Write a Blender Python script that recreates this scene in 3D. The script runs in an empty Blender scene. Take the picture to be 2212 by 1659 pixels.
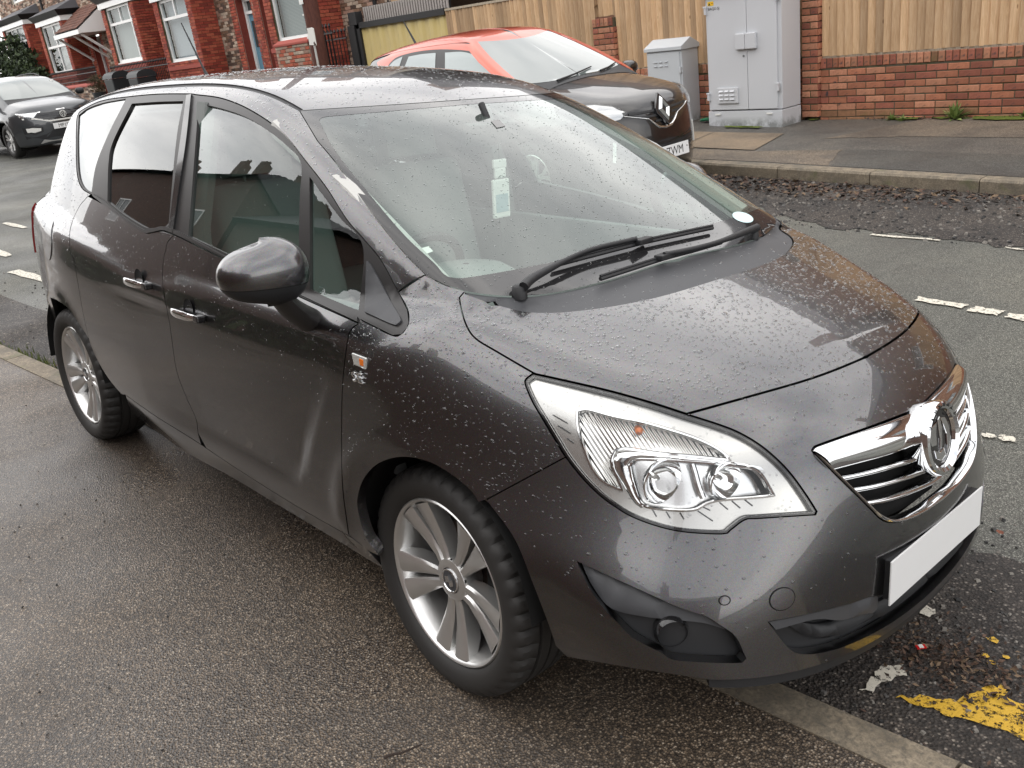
import bpy, bmesh, math, random
import numpy as np
from mathutils import Vector, Matrix, geometry
random.seed(7); rng = np.random.default_rng(7)
S = bpy.context.scene; COL = S.collection
R_ = math.radians
# ------------------------------------------------------------------ camera
CAM_LOC = np.array((1.75411, -1.8365, 1.70092)); CAM_RT = np.array((0.652542, 0.747511, -0.124165))
CAM_UP = np.array((-0.202612, 0.330015, 0.921975)); CAM_FW = np.array((-0.730163, 0.57647, -0.366803)); FPX = 1938.34
CAR_R = np.array([(0.998757, -0.044606, 0.02223), (0.042446, 0.99507, 0.08963), (-0.026119, -0.088575, 0.995727)])
cam = bpy.data.cameras.new('camera'); cam.sensor_width = 36; cam.lens = 36 * FPX / 2212; cam.clip_start = .05; cam.clip_end = 500
co = bpy.data.objects.new('camera', cam); COL.objects.link(co)
co.matrix_world = Matrix([[CAM_RT[i], CAM_UP[i], -CAM_FW[i], CAM_LOC[i]] for i in range(3)] + [[0, 0, 0, 1]])
S.camera = co
# ------------------------------------------------------------------ sky, sun, exposure
W = bpy.data.worlds.new('World'); S.world = W; W.use_nodes = True
nt = W.node_tree; N = nt.nodes; Lk = nt.links; N.clear()
SUN_EL, SUN_AZ = R_(38), R_(205)
sky = N.new('ShaderNodeTexSky'); sky.sky_type = 'NISHITA'; sky.sun_disc = False
sky.sun_elevation = SUN_EL; sky.sun_rotation = SUN_AZ
tc = N.new('ShaderNodeTexCoord'); mp = N.new('ShaderNodeMapping'); mp.inputs['Scale'].default_value = (1, 1, 2.4)
n1 = N.new('ShaderNodeTexNoise'); n1.inputs['Scale'].default_value = 1.7; n1.inputs['Detail'].default_value = 7; n1.inputs['Roughness'].default_value = .55
r1 = N.new('ShaderNodeValToRGB'); r1.color_ramp.elements[0].position = .33; r1.color_ramp.elements[0].color = (4.7, 4.75, 5.0, 1)
r1.color_ramp.elements[1].position = .64; r1.color_ramp.elements[1].color = (12.6, 12.2, 11.8, 1)
mx = N.new('ShaderNodeMixRGB'); mx.inputs['Fac'].default_value = .9
bg = N.new('ShaderNodeBackground'); bg.inputs['Strength'].default_value = .15
wo = N.new('ShaderNodeOutputWorld')
Lk.new(tc.outputs['Generated'], mp.inputs['Vector']); Lk.new(mp.outputs['Vector'], n1.inputs['Vector'])
Lk.new(n1.outputs['Fac'], r1.inputs['Fac']); Lk.new(sky.outputs['Color'], mx.inputs['Color1']); Lk.new(r1.outputs['Color'], mx.inputs['Color2'])
Lk.new(mx.outputs['Color'], bg.inputs['Color']); Lk.new(bg.outputs['Background'], wo.inputs['Surface'])
sl = bpy.data.lights.new('sun', 'SUN'); sl.energy = .6; sl.angle = R_(120); sl.color = (1, .96, .9)
so = bpy.data.objects.new('sun', sl); COL.objects.link(so)
sd = Vector((math.sin(SUN_AZ) * math.cos(SUN_EL), math.cos(SUN_AZ) * math.cos(SUN_EL), math.sin(SUN_EL)))
so.rotation_euler = sd.to_track_quat('Z', 'Y').to_euler(); so.location = (0, 0, 30)
S.view_settings.view_transform = 'Standard'; S.view_settings.look = 'None'; S.view_settings.exposure = 0.65; S.view_settings.gamma = 1
S.view_settings.use_curve_mapping = False
S.cycles.use_denoising = True
S.cycles.max_bounces = 8; S.cycles.transparent_max_bounces = 12; S.cycles.caustics_reflective = False; S.cycles.caustics_refractive = False
S.cycles.sample_clamp_indirect = 6

# ------------------------------------------------------------------ helpers
def put(o, parent=None):
    COL.objects.link(o)
    if parent is not None: o.parent = parent
    return o
def tag(o, label=None, cat=None, group=None, kind=None):
    if label: o['label'] = label
    if cat: o['category'] = cat
    if group: o['group'] = group
    if kind: o['kind'] = kind
    return o
def empty(name, loc=(0, 0, 0), rz=0, label=None, cat=None, group=None, parent=None):
    o = bpy.data.objects.new(name, None); o.location = loc; o.rotation_euler = (0, 0, rz); o.empty_display_size = .1
    put(o, parent); return tag(o, label, cat, group)
class MB:
    """collects boxes, tubes, prisms and lathes; build() links them as one mesh object"""
    def __init__(s): s.v = []; s.f = []; s.m = []
    def add(s, vs, fs, mi=0):
        b = len(s.v); s.v += [tuple(map(float, p)) for p in vs]; s.f += [tuple(b + i for i in q) for q in fs]; s.m += [mi] * len(fs); return s
    def box(s, c, d, M=None, mi=0, taper=1.0):
        x, y, z = [k / 2 for k in d]; P = []
        for k, t in ((-1, 1.0), (1, taper)):
            for i, j in ((-1, -1), (1, -1), (1, 1), (-1, 1)): P.append(Vector((i * x * t, j * y * t, k * z)))
        if M is not None: P = [M @ p for p in P]
        P = [p + Vector(c) for p in P]
        return s.add(P, [(3, 2, 1, 0), (4, 5, 6, 7), (0, 1, 5, 4), (1, 2, 6, 5), (2, 3, 7, 6), (3, 0, 4, 7)], mi)
    def bbox(s, lo, hi, mi=0):
        return s.box([(a + b) / 2 for a, b in zip(lo, hi)], [b - a for a, b in zip(lo, hi)], mi=mi)
    def tube(s, pts, r, n=8, caps=True, mi=0):
        pts = [Vector(p) for p in pts]; k = len(pts); rs = r if hasattr(r, '__len__') else [r] * k
        V = []; up = None
        for i, p in enumerate(pts):
            t = (pts[min(i + 1, k - 1)] - pts[max(i - 1, 0)]).normalized()
            if up is None: up = Vector((0, 0, 1)) if abs(t.z) < .9 else Vector((1, 0, 0))
            a = t.cross(up).normalized(); b = a.cross(t).normalized(); up = b
            V += [p + (a * math.cos(2 * math.pi * j / n) + b * math.sin(2 * math.pi * j / n)) * rs[i] for j in range(n)]
        Fc = [(i * n + j, i * n + (j + 1) % n, (i + 1) * n + (j + 1) % n, (i + 1) * n + j) for i in range(k - 1) for j in range(n)]
        if caps: Fc += [tuple(range(n - 1, -1, -1)), tuple((k - 1) * n + j for j in range(n))]
        return s.add(V, Fc, mi)
    def prism(s, poly, axis, lo, hi, mi=0):
        """extrude a 2D polygon along axis (0,1,2) from lo to hi"""
        n = len(poly)
        def P(u, v, w): return (w, u, v) if axis == 0 else ((u, w, v) if axis == 1 else (u, v, w))
        V = [P(u, v, lo) for u, v in poly] + [P(u, v, hi) for u, v in poly]
        return s.add(V, [tuple(range(n - 1, -1, -1)), tuple(range(n, 2 * n))] + [(i, (i + 1) % n, n + (i + 1) % n, n + i) for i in range(n)], mi)
    def lathe(s, prof, n=48, axis='y', c=(0, 0, 0), mi=0, closed=False):
        """prof: (along-axis, radius)"""
        V = []; k = len(prof)
        for a, r in prof:
            for j in range(n):
                t = 2 * math.pi * j / n; u, v = r * math.cos(t), r * math.sin(t)
                p = (u, a, v) if axis == 'y' else ((u, v, a) if axis == 'z' else (a, u, v))
                V.append((p[0] + c[0], p[1] + c[1], p[2] + c[2]))
        K = k if closed else k - 1
        return s.add(V, [(i * n + j, i * n + (j + 1) % n, ((i + 1) % k) * n + (j + 1) % n, ((i + 1) % k) * n + j) for i in range(K) for j in range(n)], mi)
    def build(s, name, mats, parent=None, smooth=False, bevel=0, seg=2, loc=None):
        me = bpy.data.meshes.new(name); me.from_pydata(s.v, [], s.f)
        for m_ in (mats if isinstance(mats, (list, tuple)) else [mats]): me.materials.append(m_)
        if any(s.m): me.polygons.foreach_set('material_index', s.m)
        bm = bmesh.new(); bm.from_mesh(me); bmesh.ops.recalc_face_normals(bm, faces=bm.faces)
        if bevel:
            bmesh.ops.bevel(bm, geom=[e for e in bm.edges if e.is_manifold and e.calc_face_angle(0) > .5], offset=bevel, segments=seg, affect='EDGES', profile=.6, clamp_overlap=True)
        bm.to_mesh(me); bm.free()
        if smooth: me.shade_smooth(); me.set_sharp_from_angle(angle=R_(smooth if smooth > 1 else 40))
        o = bpy.data.objects.new(name, me); put(o, parent)
        if loc is not None: o.location = loc
        return o
def inst(name, me, parent, loc, rot=(0, 0, 0), sc=(1, 1, 1)):
    o = bpy.data.objects.new(name, me); put(o, parent); o.location = loc; o.rotation_euler = rot; o.scale = sc; return o
def copy_tree(o, parent=None):
    c = o.copy(); COL.objects.link(c); c.parent = parent
    for ch in list(o.children): copy_tree(ch, c)
    return c
def text(name, body, size, mat, parent, loc, rot, ext=.002, space=1.0, align='CENTER', sc=(1, 1, 1)):
    c = bpy.data.curves.new(name, "FONT"); c.body = body; c.size = size; c.extrude = ext; c.align_x = align; c.align_y = 'CENTER'; c.space_character = space; c.resolution_u = 3
    o = bpy.data.objects.new(name, c); dg = None; o.data.materials.append(mat); me = bpy.data.meshes.new_from_object(o); me.name = name; bpy.data.objects.remove(o); o = bpy.data.objects.new(name, me); put(o, parent)
    o.location = loc; o.rotation_euler = rot; o.scale = sc; return o
# ------------------------------------------------------------------ materials
def base_mat(name, col, rough=.5, metal=0, coat=0, coat_r=.03, spec=.5, trans=0, ior=1.45):
    m = bpy.data.materials.new(name); m.use_nodes = True; b = m.node_tree.nodes['Principled BSDF']
    b.inputs['Base Color'].default_value = (*col, 1); b.inputs['Roughness'].default_value = rough; b.inputs['Metallic'].default_value = metal
    b.inputs['Coat Weight'].default_value = coat; b.inputs['Coat Roughness'].default_value = coat_r
    b.inputs['Specular IOR Level'].default_value = spec; b.inputs['Transmission Weight'].default_value = trans; b.inputs['IOR'].default_value = ior
    return m
class G:
    """tiny node-graph helper on a material"""
    def __init__(s, m):
        s.m = m; s.nt = m.node_tree; s.b = s.nt.nodes.get('Principled BSDF'); s.co = s.nt.nodes.new('ShaderNodeTexCoord').outputs['Object']
        s.geo = s.nt.nodes.new('ShaderNodeNewGeometry')
    def n(s, t, **k):
        x = s.nt.nodes.new(t)
        for a, v in k.items():
            if a in x.inputs: s.set(x.inputs[a], v)
            else: setattr(x, a, v)
        return x
    def set(s, i, v):
        if hasattr(v, 'links') or hasattr(v, 'is_output'): s.nt.links.new(v, i)
        elif isinstance(v, (tuple, list)) and i.type == 'RGBA' and len(v) == 3: i.default_value = (*v, 1)
        else: i.default_value = v
    def noise(s, scale, detail=4, rough=.5, vec=None, dist=0):
        return s.n('ShaderNodeTexNoise', Vector=vec or s.co, Scale=scale, Detail=detail, Roughness=rough, Distortion=dist).outputs['Fac']
    def vor(s, scale, out='Distance', feature='F1', vec=None, rnd=1.0):
        x = s.n('ShaderNodeTexVoronoi', feature=feature); s.set(x.inputs['Vector'], vec or s.co); x.inputs['Scale'].default_value = scale; x.inputs['Randomness'].default_value = rnd
        return x.outputs[out]
    def ramp(s, fac, stops, interp='LINEAR'):
        x = s.n('ShaderNodeValToRGB'); cr = x.color_ramp; cr.interpolation = interp
        while len(cr.elements) < len(stops): cr.elements.new(.5)
        for e, (p, c) in zip(cr.elements, stops):
            e.position = p; e.color = (*c, 1) if isinstance(c, (tuple, list)) else (c, c, c, 1)
        s.set(x.inputs['Fac'], fac); return x.outputs['Color']
    def mix(s, fac, a, b, mode='MIX'):
        x = s.n('ShaderNodeMixRGB', blend_type=mode); s.set(x.inputs['Fac'], fac); s.set(x.inputs['Color1'], a); s.set(x.inputs['Color2'], b); return x.outputs['Color']
    def math(s, op, a, b=0.):
        x = s.n('ShaderNodeMath', operation=op); s.set(x.inputs[0], a); s.set(x.inputs[1], b); return x.outputs[0]
    def mapping(s, sc=(1, 1, 1), vec=None, rot=(0, 0, 0), loc=(0, 0, 0)):
        x = s.n('ShaderNodeMapping'); s.set(x.inputs['Vector'], vec or s.co); x.inputs['Scale'].default_value = sc; x.inputs['Rotation'].default_value = rot; x.inputs['Location'].default_value = loc
        return x.outputs['Vector']
    def sep(s, vec=None): return s.n('ShaderNodeSeparateXYZ', Vector=vec or s.co).outputs
    def bump(s, h, strength=.3, dist=.01):
        x = s.n('ShaderNodeBump'); s.set(x.inputs['Height'], h); x.inputs['Strength'].default_value = strength; x.inputs['Distance'].default_value = dist
        s.nt.links.new(x.outputs['Normal'], s.b.inputs['Normal']); return x
    def color(s, c): s.set(s.b.inputs['Base Color'], c)
    def rough(s, r): s.set(s.b.inputs['Roughness'], r)
    def rand(s): return s.n('ShaderNodeObjectInfo').outputs['Random']
def glass_mat(name, tint, amt, rough=0.0, ior=1.5):
    """thin pane: fresnel mix of a tinted clear pane and a mirror reflection"""
    m = bpy.data.materials.new(name); m.use_nodes = True; nt = m.node_tree; nt.nodes.clear()
    o = nt.nodes.new('ShaderNodeOutputMaterial'); mx = nt.nodes.new('ShaderNodeMixShader'); t = nt.nodes.new('ShaderNodeBsdfTransparent')
    g = nt.nodes.new('ShaderNodeBsdfGlossy'); fr = nt.nodes.new('ShaderNodeFresnel'); ge = nt.nodes.new('ShaderNodeNewGeometry'); mi = nt.nodes.new('ShaderNodeMath'); mi.operation = 'MULTIPLY_ADD'; mi.inputs[1].default_value = 1 / ior - ior; mi.inputs[2].default_value = ior; nt.links.new(ge.outputs['Backfacing'], mi.inputs[0]); nt.links.new(mi.outputs[0], fr.inputs['IOR'])      # same reflectance from both sides of the pane
    mu = nt.nodes.new('ShaderNodeMath'); mu.operation = 'MULTIPLY'; mu.use_clamp = True; mu.inputs[1].default_value = amt
    t.inputs['Color'].default_value = (*tint, 1); g.inputs['Roughness'].default_value = rough; g.inputs['Color'].default_value = (.95, .97, .97, 1)
    nt.links.new(fr.outputs[0], mu.inputs[0]); nt.links.new(mu.outputs[0], mx.inputs[0]); nt.links.new(t.outputs[0], mx.inputs[1]); nt.links.new(g.outputs[0], mx.inputs[2]); nt.links.new(mx.outputs[0], o.inputs[0])
    return m
M = {}
M['paint'] = base_mat('dark_grey_paint', (.122, .121, .125), .28, 1.0, 1.0, .012)
g = G(M['paint']); fl = g.vor(900, 'Color'); g.color(g.mix(.3, (.112, .111, .115), g.mix(1, (.20, .199, .207), fl, 'MULTIPLY'))); g.b.inputs['Coat IOR'].default_value = 1.55
M['black_plastic'] = base_mat('black_plastic', (.018, .019, .021), .5)
M['grey_plastic'] = base_mat('weathered_grey_plastic', (.055, .057, .062), .5)
M['trim'] = base_mat('satin_black_trim', (.022, .021, .021), .35)
M['gloss_black'] = base_mat('gloss_black', (.012, .012, .013), .12, 0, .6)
M['dark'] = base_mat('dark_void', (.006, .006, .006), .9)
M['chrome'] = base_mat('chrome', (.82, .83, .84), .06, 1)
M['silver'] = base_mat('reflector_silver', (.80, .81, .82), .16, 1)
M['alloy'] = base_mat('silver_alloy', (.68, .68, .67), .30, .85, .4, .1)
M['tyre'] = base_mat('tyre_rubber', (.026, .025, .024), .6)
M['frit'] = base_mat('black_ceramic_border', (.02, .02, .021), .06, 0, .5)
M['glass'] = glass_mat('clear_glass', (.62, .74, .69), 2.6)
M['side_glass'] = glass_mat('green_side_glass', (.66, .80, .74), 2.0)
M['tint_glass'] = glass_mat('privacy_glass', (.14, .16, .16), 1.6)
M['lens'] = glass_mat('headlamp_lens', (.97, .97, .96), 1.2, 0, 1.45)
M['cabin'] = base_mat('cabin_fabric', (.22, .235, .23), .8)
M['cabin_light'] = base_mat('cabin_liner', (.5, .5, .48), .85)
M['dash'] = base_mat('dashboard_plastic', (.17, .185, .18), .6)
M['plate'] = base_mat('number_plate_white', (.78, .79, .79), .35)
M['black'] = base_mat('black_print', (.01, .01, .01), .5)
M['amber'] = base_mat('amber_lens', (.75, .18, .02), .2)
M['red_lens'] = base_mat('red_lens', (.25, .01, .012), .12, 0, .6)
M['rust_disc'] = base_mat('worn_brake_disc', (.09, .06, .045), .5, .6)
M['white'] = base_mat('white_plastic', (.75, .75, .72), .4)
def drop_mat():
    m = base_mat('water_drop', (1, 1, 1), .0, trans=1, ior=1.33); return m
M['water'] = glass_mat('water_drop', (.74, .74, .75), 2.6, .02, 1.33); M['water_glass'] = glass_mat('water_on_glass', (.52, .55, .54), 2.0, .02, 1.33)
def haze_glass(name, tint, amt, film, f):
    m = glass_mat(name, tint, amt); nt = m.node_tree; o = nt.nodes['Material Output']; last = o.inputs[0].links[0].from_socket; d = nt.nodes.new('ShaderNodeBsdfDiffuse'); d.inputs['Color'].default_value = (*film, 1); x = nt.nodes.new('ShaderNodeMixShader'); x.inputs[0].default_value = f
    nt.links.new(last, x.inputs[1]); nt.links.new(d.outputs[0], x.inputs[2]); nt.links.new(x.outputs[0], o.inputs[0]); return m
M['screen'] = haze_glass('brightened_windscreen', (.82, .92, .87), 1.7, (.52, .62, .57), .06)  # pale diffuse film mixed in to brighten the clear pane
# ------------------------------------------------------------------ hatchback body surface (car frame: x forward, y left, z up, metres)

def spl(xs,ys):
    # monotone-ish natural cubic spline evaluator (numpy)
    xs=np.array(xs,float); ys=np.array(ys,float); n=len(xs); h=np.diff(xs)
    A=np.zeros((n,n)); b=np.zeros(n); A[0,0]=A[-1,-1]=1
    for i in range(1,n-1):
        A[i,i-1]=h[i-1]; A[i,i]=2*(h[i-1]+h[i]); A[i,i+1]=h[i]; b[i]=3*((ys[i+1]-ys[i])/h[i]-(ys[i]-ys[i-1])/h[i-1])
    c=np.linalg.solve(A,b); bb=np.diff(ys)/h-h*(2*c[:-1]+c[1:])/3; d=np.diff(c)/(3*h)
    s0=bb[0]; s1=bb[-1]+2*c[-2]*h[-1]+3*d[-1]*h[-1]**2
    def fn(x):
        x=np.asarray(x,float); i=np.clip(np.searchsorted(xs,x)-1,0,n-2); t=np.clip(x,xs[0],xs[-1])-xs[i]
        v=ys[i]+bb[i]*t+c[i]*t**2+d[i]*t**3
        return v+np.where(x<xs[0],(x-xs[0])*s0,0)+np.where(x>xs[-1],(x-xs[-1])*s1,0)
    return fn
def smax(a,b,r):
    # smooth max with blend radius r (quadratic-cubic)
    h=np.maximum(r-np.abs(a-b),0)/r
    return np.maximum(a,b)+h*h*h*r/6
def smin(a,b,r): return -smax(-a,-b,r)
# ---- profiles
hoodc=spl([-.2,.0,.12,.25,.4,.55,.68,.78,.84,.90],[1.065,1.055,1.037,1.008,.968,.92,.868,.815,.77,.70])
hcrown=spl([0,.2,.4,.52,.6,.68,.75,.85,.95],[0,.004,.016,.031,.043,.060,.088,.17,.30])
roofc=spl([-3.6,-3.3,-3.0,-2.6,-2.2,-1.8,-1.4,-1.2,-1.0,-.88,-.6,-.3],[1.35,1.452,1.52,1.578,1.610,1.618,1.607,1.586,1.547,1.514,1.42,1.30])
rcrown=spl([0,.3,.5,.6,.7,.8],[0,.012,.028,.042,.075,.13])
Wp=spl([-3.5,-3.2,-2.9,-2.6,-2.2,-1.6,-1.0,-.5,-.1,.2,.45,.7,.95],[.68,.77,.84,.885,.90,.905,.905,.903,.897,.885,.862,.825,.775])
csec=spl([.10,.2,.26,.34,.45,.6,.72,.84,.90,.935,.96,.985,1.02,1.06,1.12],[.16,.105,.075,.035,.012,0,.002,.012,.022,.030,.044,.068,.105,.15,.22])
frontp=spl([0,.2,.35,.5,.62,.72,.8,.88,.95],[0,.008,.028,.066,.118,.185,.26,.37,.50])
frontz=spl([.1,.18,.26,.34,.45,.52,.6,.7,.78,.86,.95],[.84,.885,.903,.90,.90,.898,.888,.862,.83,.775,.68])
fmul=spl([.1,.35,.48,.6,.77,.9,1.0],[1,1.0,1.22,1.65,2.1,2.2,2.2])
csf=spl([.10,.2,.26,.34,.45,.6,.72,.82,.90,.97,1.04,1.12],[.16,.105,.075,.035,.012,0,.001,.007,.020,.042,.08,.15])
belt=spl([-3.2,-2.6,-2.2,-1.85,-1.55,-1.3,-1.0,-.6,-.2,.2,.6],[.10,.06,.035,.0,-.02,-.0,.005,.005,.0,.0,.0])
Wg=spl([-3.4,-3.0,-2.6,-2.0,-1.4,-.9,-.4,.0,.3],[-.20,-.11,-.05,-.010,0,-.008,-.058,-.122,-.16])
gsec=spl([.9,1.0,1.1,1.2,1.3,1.4,1.48,1.56,1.64],[.882,.85,.817,.779,.737,.69,.645,.585,.51])
def xwind(a,z):
    t=(z-1.03)/.47
    return .125-.93*t-.06*t*(t-1)*1.0-(.10+.20*np.clip(t,0,1.2))*a*a
def F(x,y,z,parts=False):
    a=np.sqrt(y*y+1e-8)
    wf=np.clip((x+.42)/.45,0,1); wf=wf*wf*(3-2*wf); cs=csec(z-belt(x))*(1-wf)+csf(z)*wf
    rf_=np.hypot(x,z-.33); rr_=np.hypot(x+2.62,z-.33)
    flare=.011*(np.exp(-((rf_-.385)/.04)**2)+np.exp(-((rr_-.385)/.04)**2))*np.clip((z-.2)/.2,0,1)
    d1=((-.385-x)*.846-(.74-z)*.533); d2=z-.415
    dd=smin(d1,d2,.13); sc_=np.clip((dd+.01)/.055,0,1); scal=.016*np.clip((.86-z)/.3,0,1)*sc_*sc_*(3-2*sc_)*np.exp(-np.maximum(dd,0)/.22)*np.clip((-x-.3)/.1,0,1)*np.clip((x+1.7)/.5,0,1)
    side=a-(Wp(x)-cs+flare-scal)
    kx=np.clip((x+.05)/.5,0,1); kx=.32+.68*kx*kx*(3-2*kx); top=z-(hoodc(x)-hcrown(a)*kx)
    front=x-(frontz(z)-frontp(a)*fmul(z))
    rear=-(x+3.36-.16*a*a-.10*np.clip(z-.9,0,1)**1.0)
    bot=.185-z
    low=smax(side,top,.10+.06*wf)
    low=smax(low,front,.14)
    low=smax(smax(low,rear,.15),bot,.05)
    gs=a-(gsec(z)+Wg(x))
    rf=z-(roofc(x)-rcrown(a))
    ws=(x-xwind(a,z))*.46
    gr=-(x+3.33-.28*a*a-.45*np.clip(z-1.0,0,1))
    g=smax(gs,rf,.10)
    g=smax(g,ws,.07)
    g=smax(g,gr,.15)
    wz=np.clip((x+.20)/.32,0,1); g=smax(g,.85+wz*wz*(3-2*wz)*(.165+.06*(a/.7)**2)-z,.03)
    # lower body deck at belt for the cabin part: cap lower 'top' with belt plane behind the cowl
    return smin(low,g,.012+.018*wf)


def grad(P, h=2e-4):
    g_ = np.zeros_like(P)
    for i in range(3):
        e = np.zeros(3); e[i] = h; A = P + e; B = P - e
        g_[:, i] = F(A[:, 0], A[:, 1], A[:, 2]) - F(B[:, 0], B[:, 1], B[:, 2])
    return g_ / np.maximum(np.linalg.norm(g_, axis=1, keepdims=True), 1e-9)
def cast(O, D, tmax=9.):
    """walk rays onto the body surface F=0; misses come back as nan"""
    O = np.atleast_2d(np.asarray(O, float)); D = np.atleast_2d(np.asarray(D, float)); m = max(len(O), len(D))
    O = np.broadcast_to(O, (m, 3)).copy(); D = np.broadcast_to(D, (m, 3)).copy()
    t = np.zeros(m); tp = np.zeros(m); act = np.ones(m, bool); hit = np.zeros(m, bool)
    for _ in range(160):
        idx = np.where(act)[0]
        if len(idx) == 0: break
        P = O[idx] + D[idx] * t[idx, None]; v = F(P[:, 0], P[:, 1], P[:, 2])
        ins = v < 0; hit[idx[ins]] = True; act[idx[ins]] = False
        go = idx[~ins]; tp[go] = t[go]; t[go] += np.maximum(v[~ins] * .7, .004); act[go[t[go] > tmax]] = False
    a, b_ = tp.copy(), t.copy(); ii = np.where(hit)[0]
    for _ in range(22):
        mid = (a[ii] + b_[ii]) / 2; P = O[ii] + D[ii] * mid[:, None]; q = F(P[:, 0], P[:, 1], P[:, 2]) < 0
        b_[ii] = np.where(q, mid, b_[ii]); a[ii] = np.where(q, a[ii], mid)
    P = O + D * b_[:, None]; P[~hit] = np.nan; return P
CC = CAR_R.T @ CAM_LOC
def px(pts):
    """points of the photograph, measured in its 2212 px wide view, carried onto the body surface"""
    pts = np.asarray(pts, float); d = CAM_FW * FPX + np.outer(pts[:, 0] - 1106, CAM_RT) - np.outer(pts[:, 1] - 829.5, CAM_UP)
    d = d @ CAR_R; d /= np.linalg.norm(d, axis=1, keepdims=True); P = cast(CC, d, 40.); return P[~np.isnan(P[:, 0])]
def smooth(pts, step=7., closed=False, cang=48):
    """Catmull-Rom through traced points, corners kept"""
    p = [np.array(q, float) for q in pts]; n = len(p); out = []
    def corner(i):
        if not closed and (i == 0 or i == n - 1): return True
        a = p[i] - p[i - 1]; b = p[(i + 1) % n] - p[i]; c = a @ b / (np.linalg.norm(a) * np.linalg.norm(b) + 1e-9); return c < math.cos(math.radians(cang))
    for i in range(n if closed else n - 1):
        p1, p2 = p[i], p[(i + 1) % n]; p0 = p1 - (p2 - p1) if corner(i) else p[i - 1]; p3 = p2 + (p2 - p1) if corner((i + 1) % n) else p[(i + 2) % n]
        k = max(1, int(np.linalg.norm(p2 - p1) / step))
        for j in range(k):
            t = j / k; out.append(.5 * ((2 * p1) + (-p0 + p2) * t + (2 * p0 - 5 * p1 + 4 * p2 - p3) * t * t + (-p0 + 3 * p1 - 3 * p2 + p3) * t ** 3))
    if not closed: out.append(p[-1])
    return [tuple(q) for q in out]
DIRS = {'side': (0, 1, -.25), 'rail': (-.1, 1, -1), 'top': (-.15, 0, -1), 'front': (-.8, .5, -.33), 'roof': (0, 0, -1), 'corner': (-.55, .75, -.3), 'nose': (-1, 0, -.15), 'fend': (-.25, .8, -.5), 'rear': (1, .0, -.15), 'rq': (.45, .85, -.25), 'ws': (-.7, 0, -.7)}
def basis(D):
    D = np.array(D, float); D /= np.linalg.norm(D); u = np.cross(D, [0, 0, 1.]);
    if np.linalg.norm(u) < .1: u = np.cross(D, [1., 0, 0])
    u /= np.linalg.norm(u); return D, u, np.cross(u, D)
def pip(P, poly):
    x, y = P[:, 0], P[:, 1]; c = np.zeros(len(P), bool); n = len(poly)
    for i in range(n):
        (x1, y1), (x2, y2) = poly[i], poly[i - 1]
        if y1 == y2: continue
        c ^= ((y1 > y) != (y2 > y)) & (x < (x2 - x1) * (y - y1) / (y2 - y1) + x1)
    return c
def edge_dist(P, poly):
    d = np.full(len(P), 9.); a = np.asarray(poly); b = np.roll(a, -1, 0)
    for p, q in zip(a, b):
        s = q - p; l = s @ s
        if l < 1e-12: continue
        t = np.clip(((P - p) @ s) / l, 0, 1); d = np.minimum(d, np.linalg.norm(P - p - t[:, None] * s, axis=1))
    return d
def clean(poly, tol=.0015):
    out = []
    for q in poly:
        if not out or np.linalg.norm(np.array(q) - out[-1]) > tol: out.append(np.array(q, float))
    if np.linalg.norm(out[0] - out[-1]) < tol: out.pop()
    return np.array(out)
def shrink(poly, d):
    if abs(d) < 1e-9: return poly
    a = np.asarray(poly); area = .5 * np.sum(a[:, 0] * np.roll(a[:, 1], -1) - np.roll(a[:, 0], -1) * a[:, 1]); s = 1 if area > 0 else -1
    e = np.roll(a, -1, 0) - a; nrm = np.c_[-e[:, 1], e[:, 0]] * s; nrm /= np.maximum(np.linalg.norm(nrm, axis=1, keepdims=True), 1e-9)
    m = nrm + np.roll(nrm, 1, 0); l = np.linalg.norm(m, axis=1, keepdims=True); m = m / np.maximum(l, 1e-6); k = np.clip(2 / np.maximum(l, .8), 1, 1.8)
    return a + m * k * d
PANELS = {}
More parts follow.
